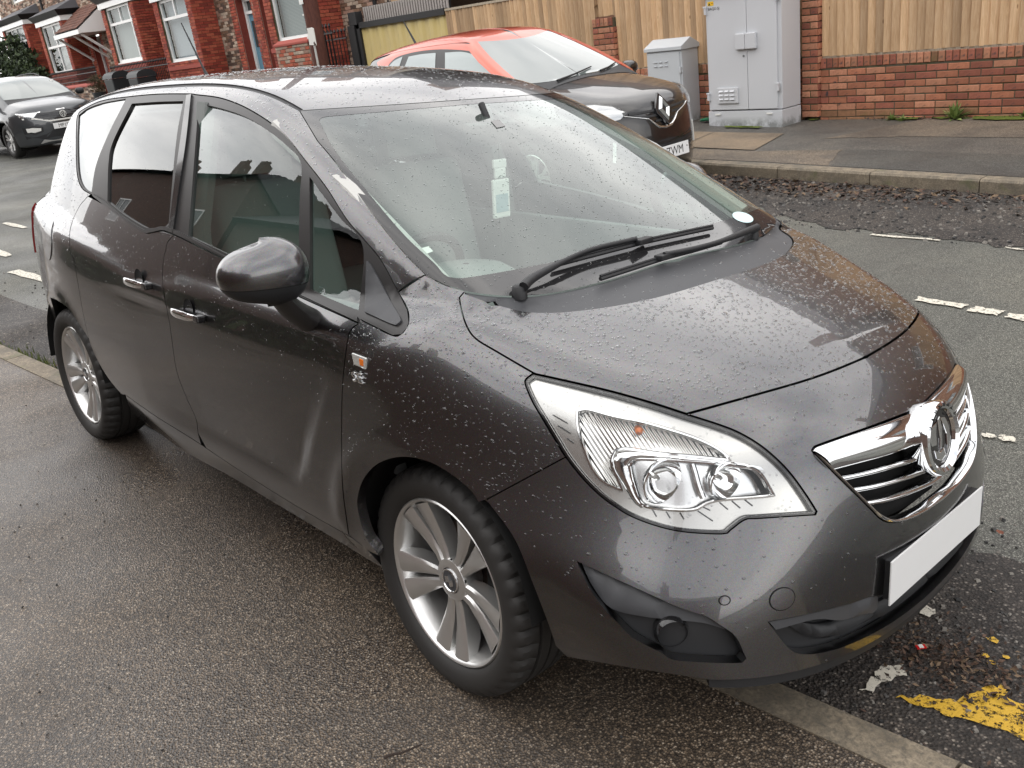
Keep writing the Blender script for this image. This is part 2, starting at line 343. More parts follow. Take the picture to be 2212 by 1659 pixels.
def panel(name, pts3, proj, mat, parent, inset=.0018, sp=.03, off=0., rim=.014, puff=0., pw=.03, holes=(), both=False, left=True, rnd=None, plane=None):
    """a sheet on the body surface, bounded by the 3D outline pts3, with turned-in edges"""
    D, u, v = basis(DIRS[proj] if isinstance(proj, str) else proj)
    P2 = clean(np.c_[np.asarray(pts3) @ u, np.asarray(pts3) @ v]); P2 = clean(shrink(P2, inset))
    H2 = [clean(shrink(clean(np.c_[np.asarray(h) @ u, np.asarray(h) @ v]), -inset)) for h in holes]
    lo, hi = P2.min(0), P2.max(0); nx, ny = max(2, int((hi[0] - lo[0]) / sp)), max(2, int((hi[1] - lo[1]) / (sp * .87)))
    gx, gy = np.meshgrid(np.linspace(lo[0], hi[0], nx + 1), np.linspace(lo[1], hi[1], ny + 1)); gx[1::2] += (hi[0] - lo[0]) / nx / 2
    I = np.c_[gx.ravel(), gy.ravel()]; I = I[pip(I, P2)]
    if len(I): I = I[edge_dist(I, P2) > sp * .45]
    for h in H2:
        if len(I): I = I[~pip(I, h)]
        if len(I): I = I[edge_dist(I, h) > sp * .45]
    vs = [Vector(q) for q in P2]; ed = [(i, (i + 1) % len(P2)) for i in range(len(P2))]
    for h in H2:
        b0 = len(vs); vs += [Vector(q) for q in h]; ed += [(b0 + i, b0 + (i + 1) % len(h)) for i in range(len(h))]
    vs += [Vector(q) for q in I]
    r = geometry.delaunay_2d_cdt(vs, ed, [], 0, 1e-6)
    V2 = np.array([tuple(q) for q in r[0]]); T3 = np.array([t for t in r[2] if len(t) == 3])
    cen = V2[T3].mean(1); ok = pip(cen, P2)
    for h in H2: ok &= ~pip(cen, h)
    T3 = T3[ok]; O = V2[:, :1] * u + V2[:, 1:] * v - D * 5.0
    P = cast(O, D, 10.)
    bad = np.isnan(P[:, 0])
    if bad.any():
        good = np.where(~bad)[0]
        for i in np.where(bad)[0]: P[i] = P[good[np.argmin(np.sum((V2[good] - V2[i]) ** 2, 1))]]
    T3 = T3[~bad[T3].all(1)]
    n = grad(P)
    if plane is not None: P = P * (1 - plane[0]) + plane[0] * (P - ((P - plane[1]) @ np.array(plane[2]))[:, None] * np.array(plane[2]))
    P = P + n * off
    if puff:
        dd = edge_dist(V2, P2); s = np.clip(dd / pw, 0, 1); P = P + n * (puff * np.sqrt(np.clip(1 - (1 - s) ** 2, 0, 1)))[:, None]
    # winding: make faces look outwards
    fn = np.cross(P[T3[:, 1]] - P[T3[:, 0]], P[T3[:, 2]] - P[T3[:, 0]]); flip = (fn * n[T3[:, 0]]).sum(1) < 0; T3[flip] = T3[flip][:, ::-1]
    if both:                                   # weld the mirrored half at the centre line
        ctr = np.abs(P[:, 1]) < .0035; P[ctr, 1] = 0; n[ctr, 1] = 0
        k = len(P); mp_ = np.where(ctr, np.arange(k), np.arange(k) + k); P = np.r_[P, P * [1, -1, 1]]; n = np.r_[n, n * [1, -1, 1]]
        T3 = np.r_[T3, mp_[T3][:, ::-1]]
    # boundary edges -> rim
    from collections import Counter
    E = Counter(); dirE = {}
    for t in T3:
        for a, b in ((t[0], t[1]), (t[1], t[2]), (t[2], t[0])): E[(min(a, b), max(a, b))] += 1; dirE[(min(a, b), max(a, b))] = (a, b)
    verts = [tuple(q) for q in P]; nor = [tuple(q) for q in n]; faces = [tuple(int(i) for i in t) for t in T3]
    if rim:
        for e, c in E.items():
            if c == 1:
                a, b = dirE[e]; tdir = P[b] - P[a]; o_ = np.cross(tdir, n[a]); l = np.linalg.norm(o_)
                if l < 1e-9: continue
                o_ = o_ / l; k = len(verts)
                verts += [tuple(P[a]), tuple(P[b]), tuple(P[b] - n[b] * rim - o_ * rim * .0), tuple(P[a] - n[a] * rim)]; nor += [tuple(o_)] * 4; faces.append((k + 1, k, k + 3, k + 2))
    me = bpy.data.meshes.new(name); me.from_pydata(verts, [], faces); me.materials.append(mat); me.shade_smooth()
    if not puff: me.normals_split_custom_set_from_vertices(nor)
    o = bpy.data.objects.new(name, me); put(o, parent); PANELS.setdefault(name, []).append((P, T3, n))
    if left and not both:
        m2 = bpy.data.meshes.new(name); m2.from_pydata([(x, -y, z) for x, y, z in verts], [], [tuple(reversed(q)) for q in faces]); m2.materials.append(mat); m2.shade_smooth()
        if not puff: m2.normals_split_custom_set_from_vertices([(x, -y, z) for x, y, z in nor])
        put(bpy.data.objects.new(name, m2), parent)
    return o

def resample(c, n):
    c = np.asarray(c, float); d = np.r_[0, np.cumsum(np.linalg.norm(np.diff(c, axis=0), axis=1))]; t = np.linspace(0, d[-1], n); return np.c_[[np.interp(t, d, c[:, i]) for i in range(3)]].T
def ribbon(name, A, B, mat, parent, off=0., bulge=.008, n=48, m=8, both=False, proj='nose', back=.02):
    """a moulding between two edge curves: arched across its width, smooth along its length"""
    A, B = resample(A, n), resample(B, n); D = basis(DIRS[proj] if isinstance(proj, str) else proj)[0]; rows = []
    for j in range(m + 1):
        t = j / m; L = A * (1 - t) + B * t; P = cast(L - D * 2, D, 4.); P = np.where(np.isnan(P), L, P); nn = grad(P); rows.append(P + nn * (off + bulge * math.sin(math.pi * (.04 + .92 * t)) ** .7))
    G_ = np.array(rows); G_[0] -= grad(A) * back; G_[-1] -= grad(B) * back
    if both: G_[:, -1, 1] = 0
    V = G_.reshape(-1, 3); Fc = [(j * n + i, j * n + i + 1, (j + 1) * n + i + 1, (j + 1) * n + i) for j in range(m) for i in range(n - 1)]
    if both: k = len(V); V = np.r_[V, V * [1, -1, 1]]; Fc = Fc + [tuple(q + k for q in reversed(f)) for f in Fc]
    mb_ = MB(); mb_.add(V, Fc); o = mb_.build(name, mat, parent, smooth=70); return o

TR = {
 'door_split': [(376.0, 508.0), (362.0, 523.0), (358.0, 541.0), (353.0, 561.0), (352.0, 616.0), (368.0, 709.0), (381.0, 798.0), (402.0, 857.0), (423.0, 904.0), (428.0, 936.0)],
 'door_front': [(774.0, 699.0), (757.0, 714.0), (749.0, 748.0), (740.0, 832.0), (738.0, 942.0), (740.0, 1048.0), (753.0, 1154.0)],
 'door_rear': [(188.0, 426.0), (169.0, 450.0), (152.0, 494.0), (151.0, 541.0), (160.0, 561.0), (169.0, 616.0), (182.0, 688.0), (199.0, 752.0), (228.0, 807.0), (254.0, 841.0), (266.0, 853.0)],
 'sill': [(271.0, 853.0), (338.0, 900.0), (423.0, 953.0), (508.0, 1010.0), (635.0, 1090.0), (761.0, 1162.0)],
 'arch_r': [(120.0, 734.0), (103.0, 685.0), (99.0, 656.0), (109.0, 644.0), (123.0, 649.0), (148.0, 668.0), (167.0, 695.0), (190.0, 729.0), (214.0, 769.0), (243.0, 817.0), (265.0, 854.0)],
 'arch_f': [(820.0, 1202.0), (790.0, 1159.0), (774.0, 1103.0), (774.0, 1072.0), (786.0, 1036.0), (814.0, 1005.0), (853.0, 990.0), (893.0, 990.0), (936.0, 1003.0), (983.0, 1032.0), (1019.0, 1064.0), (1033.0, 1086.0), (1050.0, 1080.0), (1110.0, 1163.0), (1149.0, 1257.0), (1181.0, 1340.0), (1200.0, 1395.0)],
 'fend_bump': [(1050.0, 1080.0), (1130.0, 1037.0), (1221.0, 988.0)],
 'fend_hood': [(1006.0, 627.0), (992.0, 643.0), (996.0, 666.0), (1008.0, 704.0), (1028.0, 732.0), (1075.0, 761.0), (1152.0, 806.0)],
 'hood_front': [(1485.0, 893.0), (1621.0, 855.0), (1731.0, 823.5), (1804.0, 798.0), (1878.0, 767.0), (1933.0, 735.5), (1969.0, 704.0), (1989.0, 675.0)],
 'hood_rear': [(1006.0, 634.0), (1058.0, 653.0), (1119.0, 670.0), (1167.0, 675.0), (1228.0, 673.0), (1329.0, 660.0), (1435.0, 637.5), (1560.0, 600.0), (1663.0, 561.0), (1697.0, 541.0), (1707.0, 528.0), (1705.0, 508.0), (1687.0, 487.0), (1653.0, 469.0)],
 'ws_right': [(686.2, 304.0), (725.7, 351.4), (773.1, 418.5), (816.5, 477.7), (875.7, 548.8), (919.1, 592.2)],
 'ws_bot': [(919.0, 592.0), (962.5, 616.0), (1022.0, 632.0), (1112.6, 639.6), (1199.0, 632.0), (1318.0, 604.0), (1436.0, 565.0), (1559.5, 529.0)],
 'roof_ws': [(648.0, 240.0), (686.0, 237.0), (844.0, 227.0), (1002.0, 216.0), (1207.0, 206.0)],
 'ditch': [(647.0, 241.0), (622.0, 219.0), (600.0, 203.0), (566.0, 185.0), (532.0, 171.0), (487.0, 165.0)],
 'qglass': [(169.2, 248.7), (189.5, 233.5), (223.3, 221.7), (270.7, 213.2), (233.5, 287.6), (206.4, 355.3), (196.3, 414.5), (179.4, 402.7), (169.2, 372.2), (166.5, 304.6)],
 'rglass': [(283.6, 224.0), (338.4, 220.0), (394.2, 218.3), (379.0, 304.6), (362.1, 487.3), (324.9, 491.4), (304.6, 485.6), (264.0, 460.2), (231.1, 433.2), (233.5, 351.9), (243.6, 304.6)],
 'fglass': [(428.1, 224.0), (473.8, 233.5), (527.9, 252.1), (575.3, 280.9), (619.3, 316.4), (648.0, 353.6), (646.0, 440.0), (643.0, 600.0), (520.0, 557.0), (406.0, 505.0)],
 'head': [(1150.9, 806.8), (1136.3, 818.3), (1134.8, 830.5), (1150.0, 867.1), (1171.3, 903.6), (1198.7, 949.3), (1223.1, 988.9), (1256.6, 1031.5), (1293.1, 1068.1), (1329.7, 1095.5), (1363.2, 1115.3), (1415.0, 1135.1), (1475.9, 1148.8), (1561.2, 1153.4), (1579.4, 1144.2), (1609.9, 1122.9), (1643.4, 1119.9), (1762.2, 1112.2), (1765.2, 1104.6), (1743.9, 1071.1), (1713.4, 1028.5), (1683.0, 995.0), (1643.4, 961.5), (1597.7, 934.1), (1552.0, 915.8), (1483.5, 893.9), (1415.0, 871.6), (1323.6, 845.7), (1232.2, 824.4)],
 'grille': [(1753.3, 971.7), (1758.3, 964.1), (1816.3, 942.7), (1891.9, 916.2), (1954.8, 892.3), (1987.6, 878.4), (2030.4, 1086.3), (1992.6, 1106.5), (1954.8, 1124.1), (1924.6, 1129.1), (1901.9, 1121.6), (1879.3, 1098.9), (1841.5, 1061.1), (1798.6, 1019.5)],
 'intake': [(1660.5, 1343.5), (1733.5, 1329.7), (1832.2, 1306.0), (1879.6, 1290.3), (1901.3, 1288.3), (1741.4, 1412.6), (1717.7, 1408.7), (1701.9, 1396.8), (1682.2, 1373.2)],
 'fog': [(1247.9, 1213.9), (1299.2, 1237.6), (1386.1, 1277.1), (1465.0, 1312.6), (1524.2, 1332.4), (1555.8, 1352.1), (1588.2, 1375.8), (1611.1, 1422.5), (1603.2, 1430.4), (1536.1, 1430.4), (1457.1, 1424.5), (1425.5, 1407.4), (1366.3, 1375.8), (1330.8, 1340.3), (1307.1, 1316.6), (1275.5, 1273.1), (1255.8, 1233.7)],
 'bump_bot': [(1224.2, 1419.2), (1236.0, 1439.0), (1346.6, 1462.7), (1465.0, 1472.5), (1588.2, 1474.5), (1496.6, 1477.8), (1615.1, 1471.9), (1713.8, 1456.1), (1784.8, 1436.3), (1871.7, 1404.7), (1970.4, 1353.4), (2049.3, 1290.3)],
 'apil_fend': [(860.0, 631.0), (889.0, 609.0), (918.0, 594.0)],
 'fuel': [(95.0, 480.0), (110.0, 530.0), (108.0, 555.0), (92.0, 540.0)],
}
# ------------------------------------------------------------------ ground: road, pavements, kerbs
def tk(s): return -.305 + .114 * np.clip(s, -30, 12)            # road edge of the near kerb
def z_np(s): return .071 - .026 * s                              # near pavement
def z_rd(s, t):
    k = tk(s); a = np.clip((t - k) / np.maximum(.75 - k, .05), 0, 1); b = np.clip((t - .75) / 3.75, 0, 1); c = np.clip((t - 4.5) / 1.0, 0, 1)
    zn = z_np(s); near = zn - .105 - .032 * a; far = -.045 - .025 * s + .045 * c; return near * (1 - b) + far * b
def z_kt(s): return .11 - .025 * s                               # far kerb top
def z_wl(s): return np.where(s > -4.4, .245, .245 - .025 * (s + 4.4))
def z_fp(s, t): a = np.clip((t - 5.64) / 2.36, 0, 1.6); return z_kt(s) * (1 - a) + z_wl(s) * a
def sheet(name, ss, tt, zf, mat, kind='structure', smooth=True):
    V = [(s, t(s) if callable(t) else t, 0) for s in ss for t in tt]; n = len(tt)
    V = [(s, t, float(zf(np.float64(s), np.float64(t)))) for s, t, _ in V]
    m = MB(); m.add(V, [(i * n + j, (i + 1) * n + j, (i + 1) * n + j + 1, i * n + j + 1) for i in range(len(ss) - 1) for j in range(n - 1)]); o = m.build(name, mat, smooth=smooth); return tag(o, kind=kind)
def stone_mat(name, ramp, scale, rough, bump, patch=None, patch_scale=.7, wet=.0, fine=1.0):
    m = base_mat(name, (.1, .1, .1), rough); g = G(m)
    c = g.vor(scale, 'Color'); v = g.sep(c)[0]; col = g.ramp(v, ramp); d = g.vor(scale, 'Distance', 'F1'); col = g.mix(g.ramp(d, [(.25, 0), (.62, .8)]), col, (.022, .020, .019))
    lg = g.noise(patch_scale, 6, .62); col = g.mix(1, col, g.ramp(lg, [(.28, (.55, .55, .57)), (.5, (.95, .94, .92)), (.74, (1.34, 1.27, 1.16))]), 'MULTIPLY')
    if patch: pn = g.noise(patch[1], 5, .6, dist=.6); col = g.mix(g.ramp(pn, [(patch[2], 0), (patch[2] + .08, patch[3])]), col, patch[0])
    g.color(col); rn = g.noise(1.3, 4); g.rough(g.ramp(rn, [(.35, rough - wet), (.7, rough + .15)])); g.bump(d, bump, .004); return m
M['pave_near'] = stone_mat('pavement_chippings', [(0, (.055, .043, .033)), (.32, (.100, .077, .057)), (.6, (.165, .127, .092)), (.88, (.27, .21, .155)), (1, (.44, .38, .31))], 175, .46, .6, ((.055, .05, .046), .9, .56, .35), .55, .22)
M['road'] = stone_mat('road_asphalt', [(0, (.10, .105, .093)), (.5, (.165, .172, .15)), (.9, (.25, .255, .225)), (1, (.38, .38, .34))], 190, .6, .45, ((.06, .056, .052), .55, .60, .55), .5, .1)
M['pave_far'] = stone_mat('pavement_asphalt', [(0, (.09, .088, .08)), (.6, (.16, .152, .138)), (1, (.34, .32, .28))], 170, .62, .4, None, .8, .1)
M['pave_brown'] = stone_mat('worn_brown_asphalt', [(0, (.14, .115, .088)), (.6, (.26, .21, .16)), (1, (.46, .40, .32))], 160, .7, .5, ((.07, .062, .055), 1.2, .58, .5), 1.5)
M['pave_dark'] = stone_mat('dark_new_asphalt', [(0, (.065, .066, .06)), (.6, (.115, .115, .105)), (1, (.25, .25, .23))], 170, .6, .4, None, .8, .1)
M['buff'] = stone_mat('buff_flagstone', [(0, (.28, .21, .14)), (.6, (.38, .295, .205)), (1, (.5, .40, .29))], 260, .7, .3, None, 1.0)
M['gutter'] = stone_mat('gutter_grit', [(0, (.018, .016, .015)), (.5, (.045, .038, .034)), (.85, (.10, .085, .075)), (1, (.28, .25, .22))], 120, .7, 1.0, ((.10, .085, .075), 2.5, .60, .6), 1.6, .1)
def kerb_mat():
    m = base_mat('kerb_concrete', (.3, .26, .2), .75); g = G(m); a = g.noise(14, 8, .7); b = g.noise(90, 5, .7); c = g.noise(3.5, 6, .65, dist=.4)
    col = g.mix(g.ramp(a, [(.38, 0), (.66, 1)]), (.17, .14, .10), (.32, .265, .19)); col = g.mix(g.ramp(b, [(.35, .75), (.6, 0)]), col, (.075, .068, .058)); col = g.mix(g.ramp(c, [(.50, 0), (.66, .7)]), col, (.10, .092, .075)); col = g.mix(g.ramp(g.noise(6, 4), [(.60, 0), (.72, .45)]), col, (.10, .12, .035)); g.color(col); g.bump(b, .5, .004); return m
M['kerb'] = kerb_mat()
M['ground'] = base_mat('ground_soil', (.08, .075, .065), .9)
tag(sheet('ground', [-220, -90, -50, 0, 30, 120], [-150, -40, -9, 10, 60, 200], lambda s, t: np.interp(s, [-220, -50, 0, 120], [.2, .15, -.6, -1.2]) - .35, M['ground']))
S_ = np.r_[np.arange(-60, -10, 4.), np.arange(-10, 6, .5), np.arange(6, 31, 4.)]
sheet('road', S_, [lambda s: tk(s) - .02, lambda s: tk(s) + .25, .75, 1.5, 2.5, 3.5, 4.5, 5.0, 5.55], z_rd, M['road'])
sheet('near_pavement', S_, [-14, -9, -5, -3, -2, -1.5, lambda s: tk(s) - .115], lambda s, t: z_np(s) + .012 * np.clip(-2 - t, 0, 3), M['pave_near'])
sheet('far_pavement', S_, [5.62, 6.2, 6.8, 7.4, 8.0, 8.6], z_fp, M['pave_far'])
sheet('garden_ground', np.arange(-60, -13.9, 4.), [8.6, 9.2, 10.2], lambda s, t: z_fp(s, t) + .05, M['ground'])
def patch(name, poly, zf, mat, dz=.004, sub=.25, kind='structure'):
    """thin sheet of another surface lying on the ground, cut to the outline poly"""
    P2 = clean(np.array(poly)); lo, hi = P2.min(0), P2.max(0); gx, gy = np.meshgrid(np.arange(lo[0], hi[0], sub), np.arange(lo[1], hi[1], sub)); I = np.c_[gx.ravel(), gy.ravel()]
    I = I[pip(I, P2)]; I = I[edge_dist(I, P2) > sub * .3] if len(I) else I
    vs = [Vector(q) for q in P2] + [Vector(q) for q in I]; r = geometry.delaunay_2d_cdt(vs, [(i, (i + 1) % len(P2)) for i in range(len(P2))], [], 0, 1e-6)
    V2 = np.array([tuple(q) for q in r[0]]); T = np.array(r[2]); T = T[pip(V2[T].mean(1), P2)]
    m = MB(); m.add([(x, y, float(zf(np.float64(x), np.float64(y))) + dz) for x, y in V2], [tuple(t) for t in T]); o = m.build(name, mat, smooth=True); return tag(o, kind=kind)
def ragged(poly, amp, n=6, seed=1):
    """break a polygon's edges up with small irregular steps"""
    r = random.Random(seed); out = []
    for a, b in zip(poly, poly[1:] + poly[:1]):
        for i in range(n):
            t = i / n; out.append((a[0] + (b[0] - a[0]) * t + r.uniform(-amp, amp), a[1] + (b[1] - a[1]) * t + r.uniform(-amp, amp)))
    return out
# far pavement: bands of different surfacing as the trenches were refilled
patch('pavement_patch', ragged([(-2.75, 6.98), (-3.45, 6.86), (-2.95, 7.95), (4, 7.95), (4, 7.10)], .025, 10, 2), z_fp, M['pave_brown'])
patch('pavement_patch', ragged([(-2.70, 5.66), (4, 5.66), (4, 6.42), (-2.95, 6.35)], .02, 8, 3), z_fp, M['pave_dark'])
patch('pavement_patch', ragged([(-9, 5.66), (-2.74, 5.66), (-2.98, 6.32), (-3.9, 6.12), (-9, 6.10)], .02, 8, 4), z_fp, M['pave_brown'], .004)
patch('pavement_flags', [(-8, 6.16), (-3.86, 6.16), (-4.10, 7.06), (-8, 7.0)], z_fp, M['buff'], .008)
for x in (-4.85, -5.9): patch('flag_joint', [(x, 6.16), (x + .012, 6.16), (x - .18, 7.05), (x - .192, 7.05)], z_fp, M['pave_dark'], .012)
# gutters
patch('gutter_dirt', ragged([(-14, 4.95), (-3.2, 4.7), (-1.9, 4.30), (-.6, 4.25), (.3, 4.5), (8, 4.4), (8, 5.5), (-14, 5.5)], .07, 14, 5), z_rd, M['gutter'], .004, .4)
patch('gutter_dirt', ragged([(-12, tk(-12) + .01), (-4, tk(-4) + .01), (2.0, tk(2.0) + .01), (9, tk(9) + .01), (9, 1.9), (2.0, .72), (1.2, .95), (.5, .72), (-3.2, .15), (-5, -.25), (-12, -.9)], .05, 12, 6), z_rd, M['gutter'], .004, .3)
# kerb stones, each a stone of its own
nk = tag(bpy.data.objects.new('near_kerb', None), kind='structure'); put(nk)
fk = tag(bpy.data.objects.new('far_kerb', None), kind='structure'); put(fk)
def kerb_stone(parent, s0, s1, tf, w_, zf, h, side):
    m = MB(); g_ = .004; ta, tb = tf(s0), tf(s1); V = []
    for s, t in ((s0 + g_, ta), (s1 - g_, tb)):
        z = zf(s); ch = .018
        prof = [(t, z - h), (t, z - ch), (t - side * ch * .8, z), (t - side * w_, z + .002), (t - side * w_, z - h)]
        V += [(s, y, zz) for y, zz in prof]
    m.add(V, [(0, 1, 6, 5), (1, 2, 7, 6), (2, 3, 8, 7), (3, 4, 9, 8), (4, 3, 2, 1, 0), (5, 6, 7, 8, 9)]); return m.build('kerb_stone', M['kerb'], parent)
s = -30.0
rk = random.Random(3)
while s < 14: kerb_stone(nk, s, s + .915, lambda q: float(tk(q)), .125, lambda q: float(z_np(q)) + .002, .3, 1); s += .915
s = -30.6
while s < 14: kerb_stone(fk, s, s + .915, lambda q: 5.50, .14, lambda q: float(z_kt(q)), .3, -1); s += .915
# worn paint
def paint_mat(name, col, thr):
    m = base_mat(name, col, .6); g = G(m); a = g.noise(52, 7, .8); f = g.ramp(a, [(thr - .03, 0), (thr + .03, 1)]); nt = m.node_tree; t = nt.nodes.new('ShaderNodeBsdfTransparent'); x = nt.nodes.new('ShaderNodeMixShader'); o = nt.nodes['Material Output']
    nt.links.new(f, x.inputs[0]); nt.links.new(t.outputs[0], x.inputs[1]); nt.links.new(g.b.outputs[0], x.inputs[2]); nt.links.new(x.outputs[0], o.inputs[0]); g.color(g.mix(g.noise(120, 3), tuple(c * .7 for c in col), col)); g.bump(g.noise(200, 3), .4, .003); return m
M['line'] = paint_mat('worn_white_paint', (.72, .68, .58), .44); M['yellow'] = paint_mat('yellow_road_paint', (.66, .40, .035), .455)
def dash(s0, s1, t0, w_, sk=.08, t1=None, mat=None, nm='road_marking'): patch(nm, ragged([(s0, t0), (s1, t1 if t1 is not None else t0), (s1 + sk * 0, (t1 if t1 is not None else t0) + w_), (s0, t0 + w_)], .012, 5, int(abs(s0 * 100))), z_rd, mat or M['line'], .009, .08)
dash(-1.5, -1.03, 4.17, .035, t1=4.22); dash(-.60, -.32, 3.01, .07); dash(-.28, -.12, 2.99, .085); dash(-.09, .06, 2.98, .08); dash(.38, .43, 1.62, .03); dash(.44, .50, 1.63, .035); dash(-.60, -.40, 4.22, .025)
dash(-11.0, -10.25, .52, .07, t1=.58); dash(-7.75, -6.9, -.16, .10, t1=-.06); dash(-9.3, -8.6, .0, .08); dash(.9, 1.5, 3.0, .09)
patch('yellow_marking', ragged([(.855, .01), (.90, .065), (.97, .10), (1.00, .20), (1.03, .245), (1.06, .20), (1.20, .22), (1.4, .16), (1.36, .07), (1.10, .085), (1.0, .04), (.93, .03)], .008, 5, 9), z_rd, M['yellow'], .010, .04)
for i, (a, b, r) in enumerate(((.935, .41, .018), (.99, .36, .01), (.945, .33, .012), (.97, .31, .012), (1.22, .02, .02))): patch('yellow_marking', [(a + r * math.cos(k) * rk.uniform(.6, 1.2), b + r * math.sin(k) * rk.uniform(.5, 1)) for k in np.linspace(0, 6.28, 10)[:-1]], z_rd, M['yellow'], .010, .04)
patch('white_marking', ragged([(.775, -.02), (.80, -.012), (.805, .05), (.83, .115), (.80, .14), (.765, .10), (.775, .04)], .008, 4, 4), z_rd, M['line'], .010, .04)
patch('white_marking', ragged([(.70, .40), (.75, .39), (.77, .43), (.72, .45)], .008, 4, 5), z_rd, M['line'], .010, .04)
# ---- loose leaves, twigs, chippings
def leaf_mat(name, cols):
    m = base_mat(name, cols[0], .75); g = G(m); x = g.n('ShaderNodeNewGeometry').outputs['Random Per Island']; g.color(g.ramp(x, [(i / max(1, len(cols) - 1), c) for i, c in enumerate(cols)], 'CONSTANT')); return m
M['litter'] = leaf_mat('dead_leaves', [(.045, .026, .018), (.07, .038, .026), (.03, .020, .015), (.10, .058, .038), (.15, .10, .06), (.05, .034, .026), (.20, .15, .11)])
M['chip'] = leaf_mat('loose_chippings', [(.05, .048, .045), (.10, .095, .09), (.20, .185, .165), (.03, .03, .03), (.36, .33, .30)])
def litter(name, pts, size, mat, zf, curl=.5, flat=False, seed=1):
    r = random.Random(seed); m = MB()
    for s, t in pts:
        L = size * r.uniform(.5, 1.3); w_ = L * r.uniform(.3, .6); a = r.uniform(0, 6.28); z = float(zf(np.float64(s), np.float64(t))) + r.uniform(.004, .02) * (0 if flat else 1) + .004
        Mx = Matrix.Rotation(a, 3, 'Z') @ Matrix.Rotation(r.uniform(-curl, curl), 3, 'X') @ Matrix.Rotation(r.uniform(-curl, curl), 3, 'Y')
        pr = [(-L / 2, 0, 0), (-L * .15, -w_ / 2, L * .1 * r.uniform(-1, 1.5)), (L / 2, 0, 0), (-L * .1, w_ / 2, L * .12 * r.uniform(-1, 1.5)), ]
        m.add([Mx @ Vector(p) + Vector((s, t, z)) for p in pr], [(0, 1, 2), (0, 2, 3)])
    return tag(m.build(name, mat), kind='stuff')
R2 = random.Random(11)
pts = [(R2.uniform(-6, 4), 5.47 - abs(R2.gauss(0, .16))) for _ in range(1500)] + [(R2.gauss(-2.6, .7), 5.2 + R2.gauss(0, .12)) for _ in range(500)]
litter('leaf_litter', pts, .055, M['litter'], z_rd, .5)
pts = [(R2.gauss(.90, .10), R2.gauss(.24, .07)) for _ in range(700)] + [(R2.uniform(-.2, 2.2), R2.gauss(.25, .2)) for _ in range(120)] + [(s_ := R2.uniform(-9, .5), float(tk(s_)) + abs(R2.gauss(0, .12)) + .02) for _ in range(300)]
litter('leaf_litter', [p for p in pts if p[1] > tk(p[0]) + .01], .019, M['litter'], z_rd, .6, seed=3)
def chips(name, pts, size, mat, zf, seed=1):
    r = random.Random(seed); m = MB()
    for s, t in pts:
        L = size * r.uniform(.4, 1.3) ** 1.4; m.box((s, t, float(zf(np.float64(s), np.float64(t))) + L * .25), (L, L * r.uniform(.5, 1), L * .6), Matrix.Rotation(r.uniform(0, 6), 3, 'Z') @ Matrix.Rotation(r.uniform(-.5, .5), 3, 'X'), taper=.6)
    return tag(m.build(name, mat), kind='stuff')
pts = [(R2.uniform(.2, 3.2), R2.uniform(-.1, 1.6)) for _ in range(2600)] + [(R2.uniform(-12, .5), R2.uniform(-1, .6)) for _ in range(900)]
chips('loose_chippings', [p for p in pts if p[1] > tk(p[0]) + .01 and p[1] < tk(p[0]) + 1.3], .014, M['chip'], z_rd, 2)
pts = [(R2.uniform(-3.5, 3), R2.uniform(4.2, 5.45)) for _ in range(2400)]
chips('loose_chippings', pts, .022, M['chip'], z_rd, 4)
pts = [(R2.uniform(-4, 2.5), R2.uniform(-2.6, -.3)) for _ in range(900)]
chips('loose_grit', [p for p in pts if p[1] < tk(p[0]) - .13], .006, M['chip'], lambda s, t: z_np(s), 5)
# a few single leaves, twigs and bits of rubbish one can pick out
def pz_(x, y, zc, m_): 
    d = CAM_FW * FPX + CAM_RT * (x - 1106) - CAM_UP * (y - 829.5); k = (zc - m_ * CAM_LOC[0] - CAM_LOC[2]) / (d[2] + m_ * d[0]); return CAM_LOC + k * d
def small_leaf(q, L, col, label, near=True, nm='fallen_leaf'):
    p = pz_(*q, .071, -.026) if near else pz_(*q, -.06, -.026); m = MB(); a = R2.uniform(0, 6.28); c, s__ = math.cos(a), math.sin(a)
    P = [(-.5, 0, 0), (-.2, -.28, .10), (.2, -.24, .04), (.5, 0, .08), (.2, .25, .12), (-.2, .26, .02), (0, 0, -.02)]
    m.add([((x * c - y * s__) * L, (x * s__ + y * c) * L, z * L + .004) for x, y, z in P], [(0, 1, 6), (1, 2, 6), (2, 3, 6), (3, 4, 6), (4, 5, 6), (5, 0, 6)])
    o = m.build(nm, base_mat(nm, col, .7)); o.location = p; return tag(o, label, 'leaf')
small_leaf((579, 1416), .028, (.10, .03, .016), 'small red-brown leaf on the pavement, in front of the front wheel and left of it')
small_leaf((612, 1562), .024, (.13, .045, .02), 'orange-brown leaf fragment near the bottom edge of the pavement')
small_leaf((98, 978), .05, (.05, .022, .016), 'dark curled leaf on the pavement below the rear wheel')
small_leaf((472, 1104), .022, (.012, .011, .01), 'tiny black leaf on the pavement under the middle of the car flank')
small_leaf((2160, 1152), .035, (.16, .05, .025), 'red-brown leaf on the road grit beside the number plate', False)
def twig(q0, q1, r, col, label):
    a, b = pz_(*q0, .071, -.026), pz_(*q1, .071, -.026); a[2] += .005; b[2] += .006; mid = (a + b) / 2 + np.array([.01, -.012, .008]); m = MB(); m.tube([a, (a + mid) / 2 + [0, .006, 0], mid, b], [r, r * .9, r * .8, r * .5], 6)
    return tag(m.build('twig', base_mat('twig_bark', col, .8), smooth=True), label, 'twig')
twig((825, 1350), (862, 1347), .0035, (.36, .20, .10), 'short pale orange twig on the pavement beside the front tyre')
twig((512, 1290), (548, 1278), .005, (.03, .02, .015), 'dark broken twig on the pavement below the front door')
twig((166, 966), (212, 968), .005, (.03, .022, .018), 'thin dark twig on the pavement behind the rear tyre')
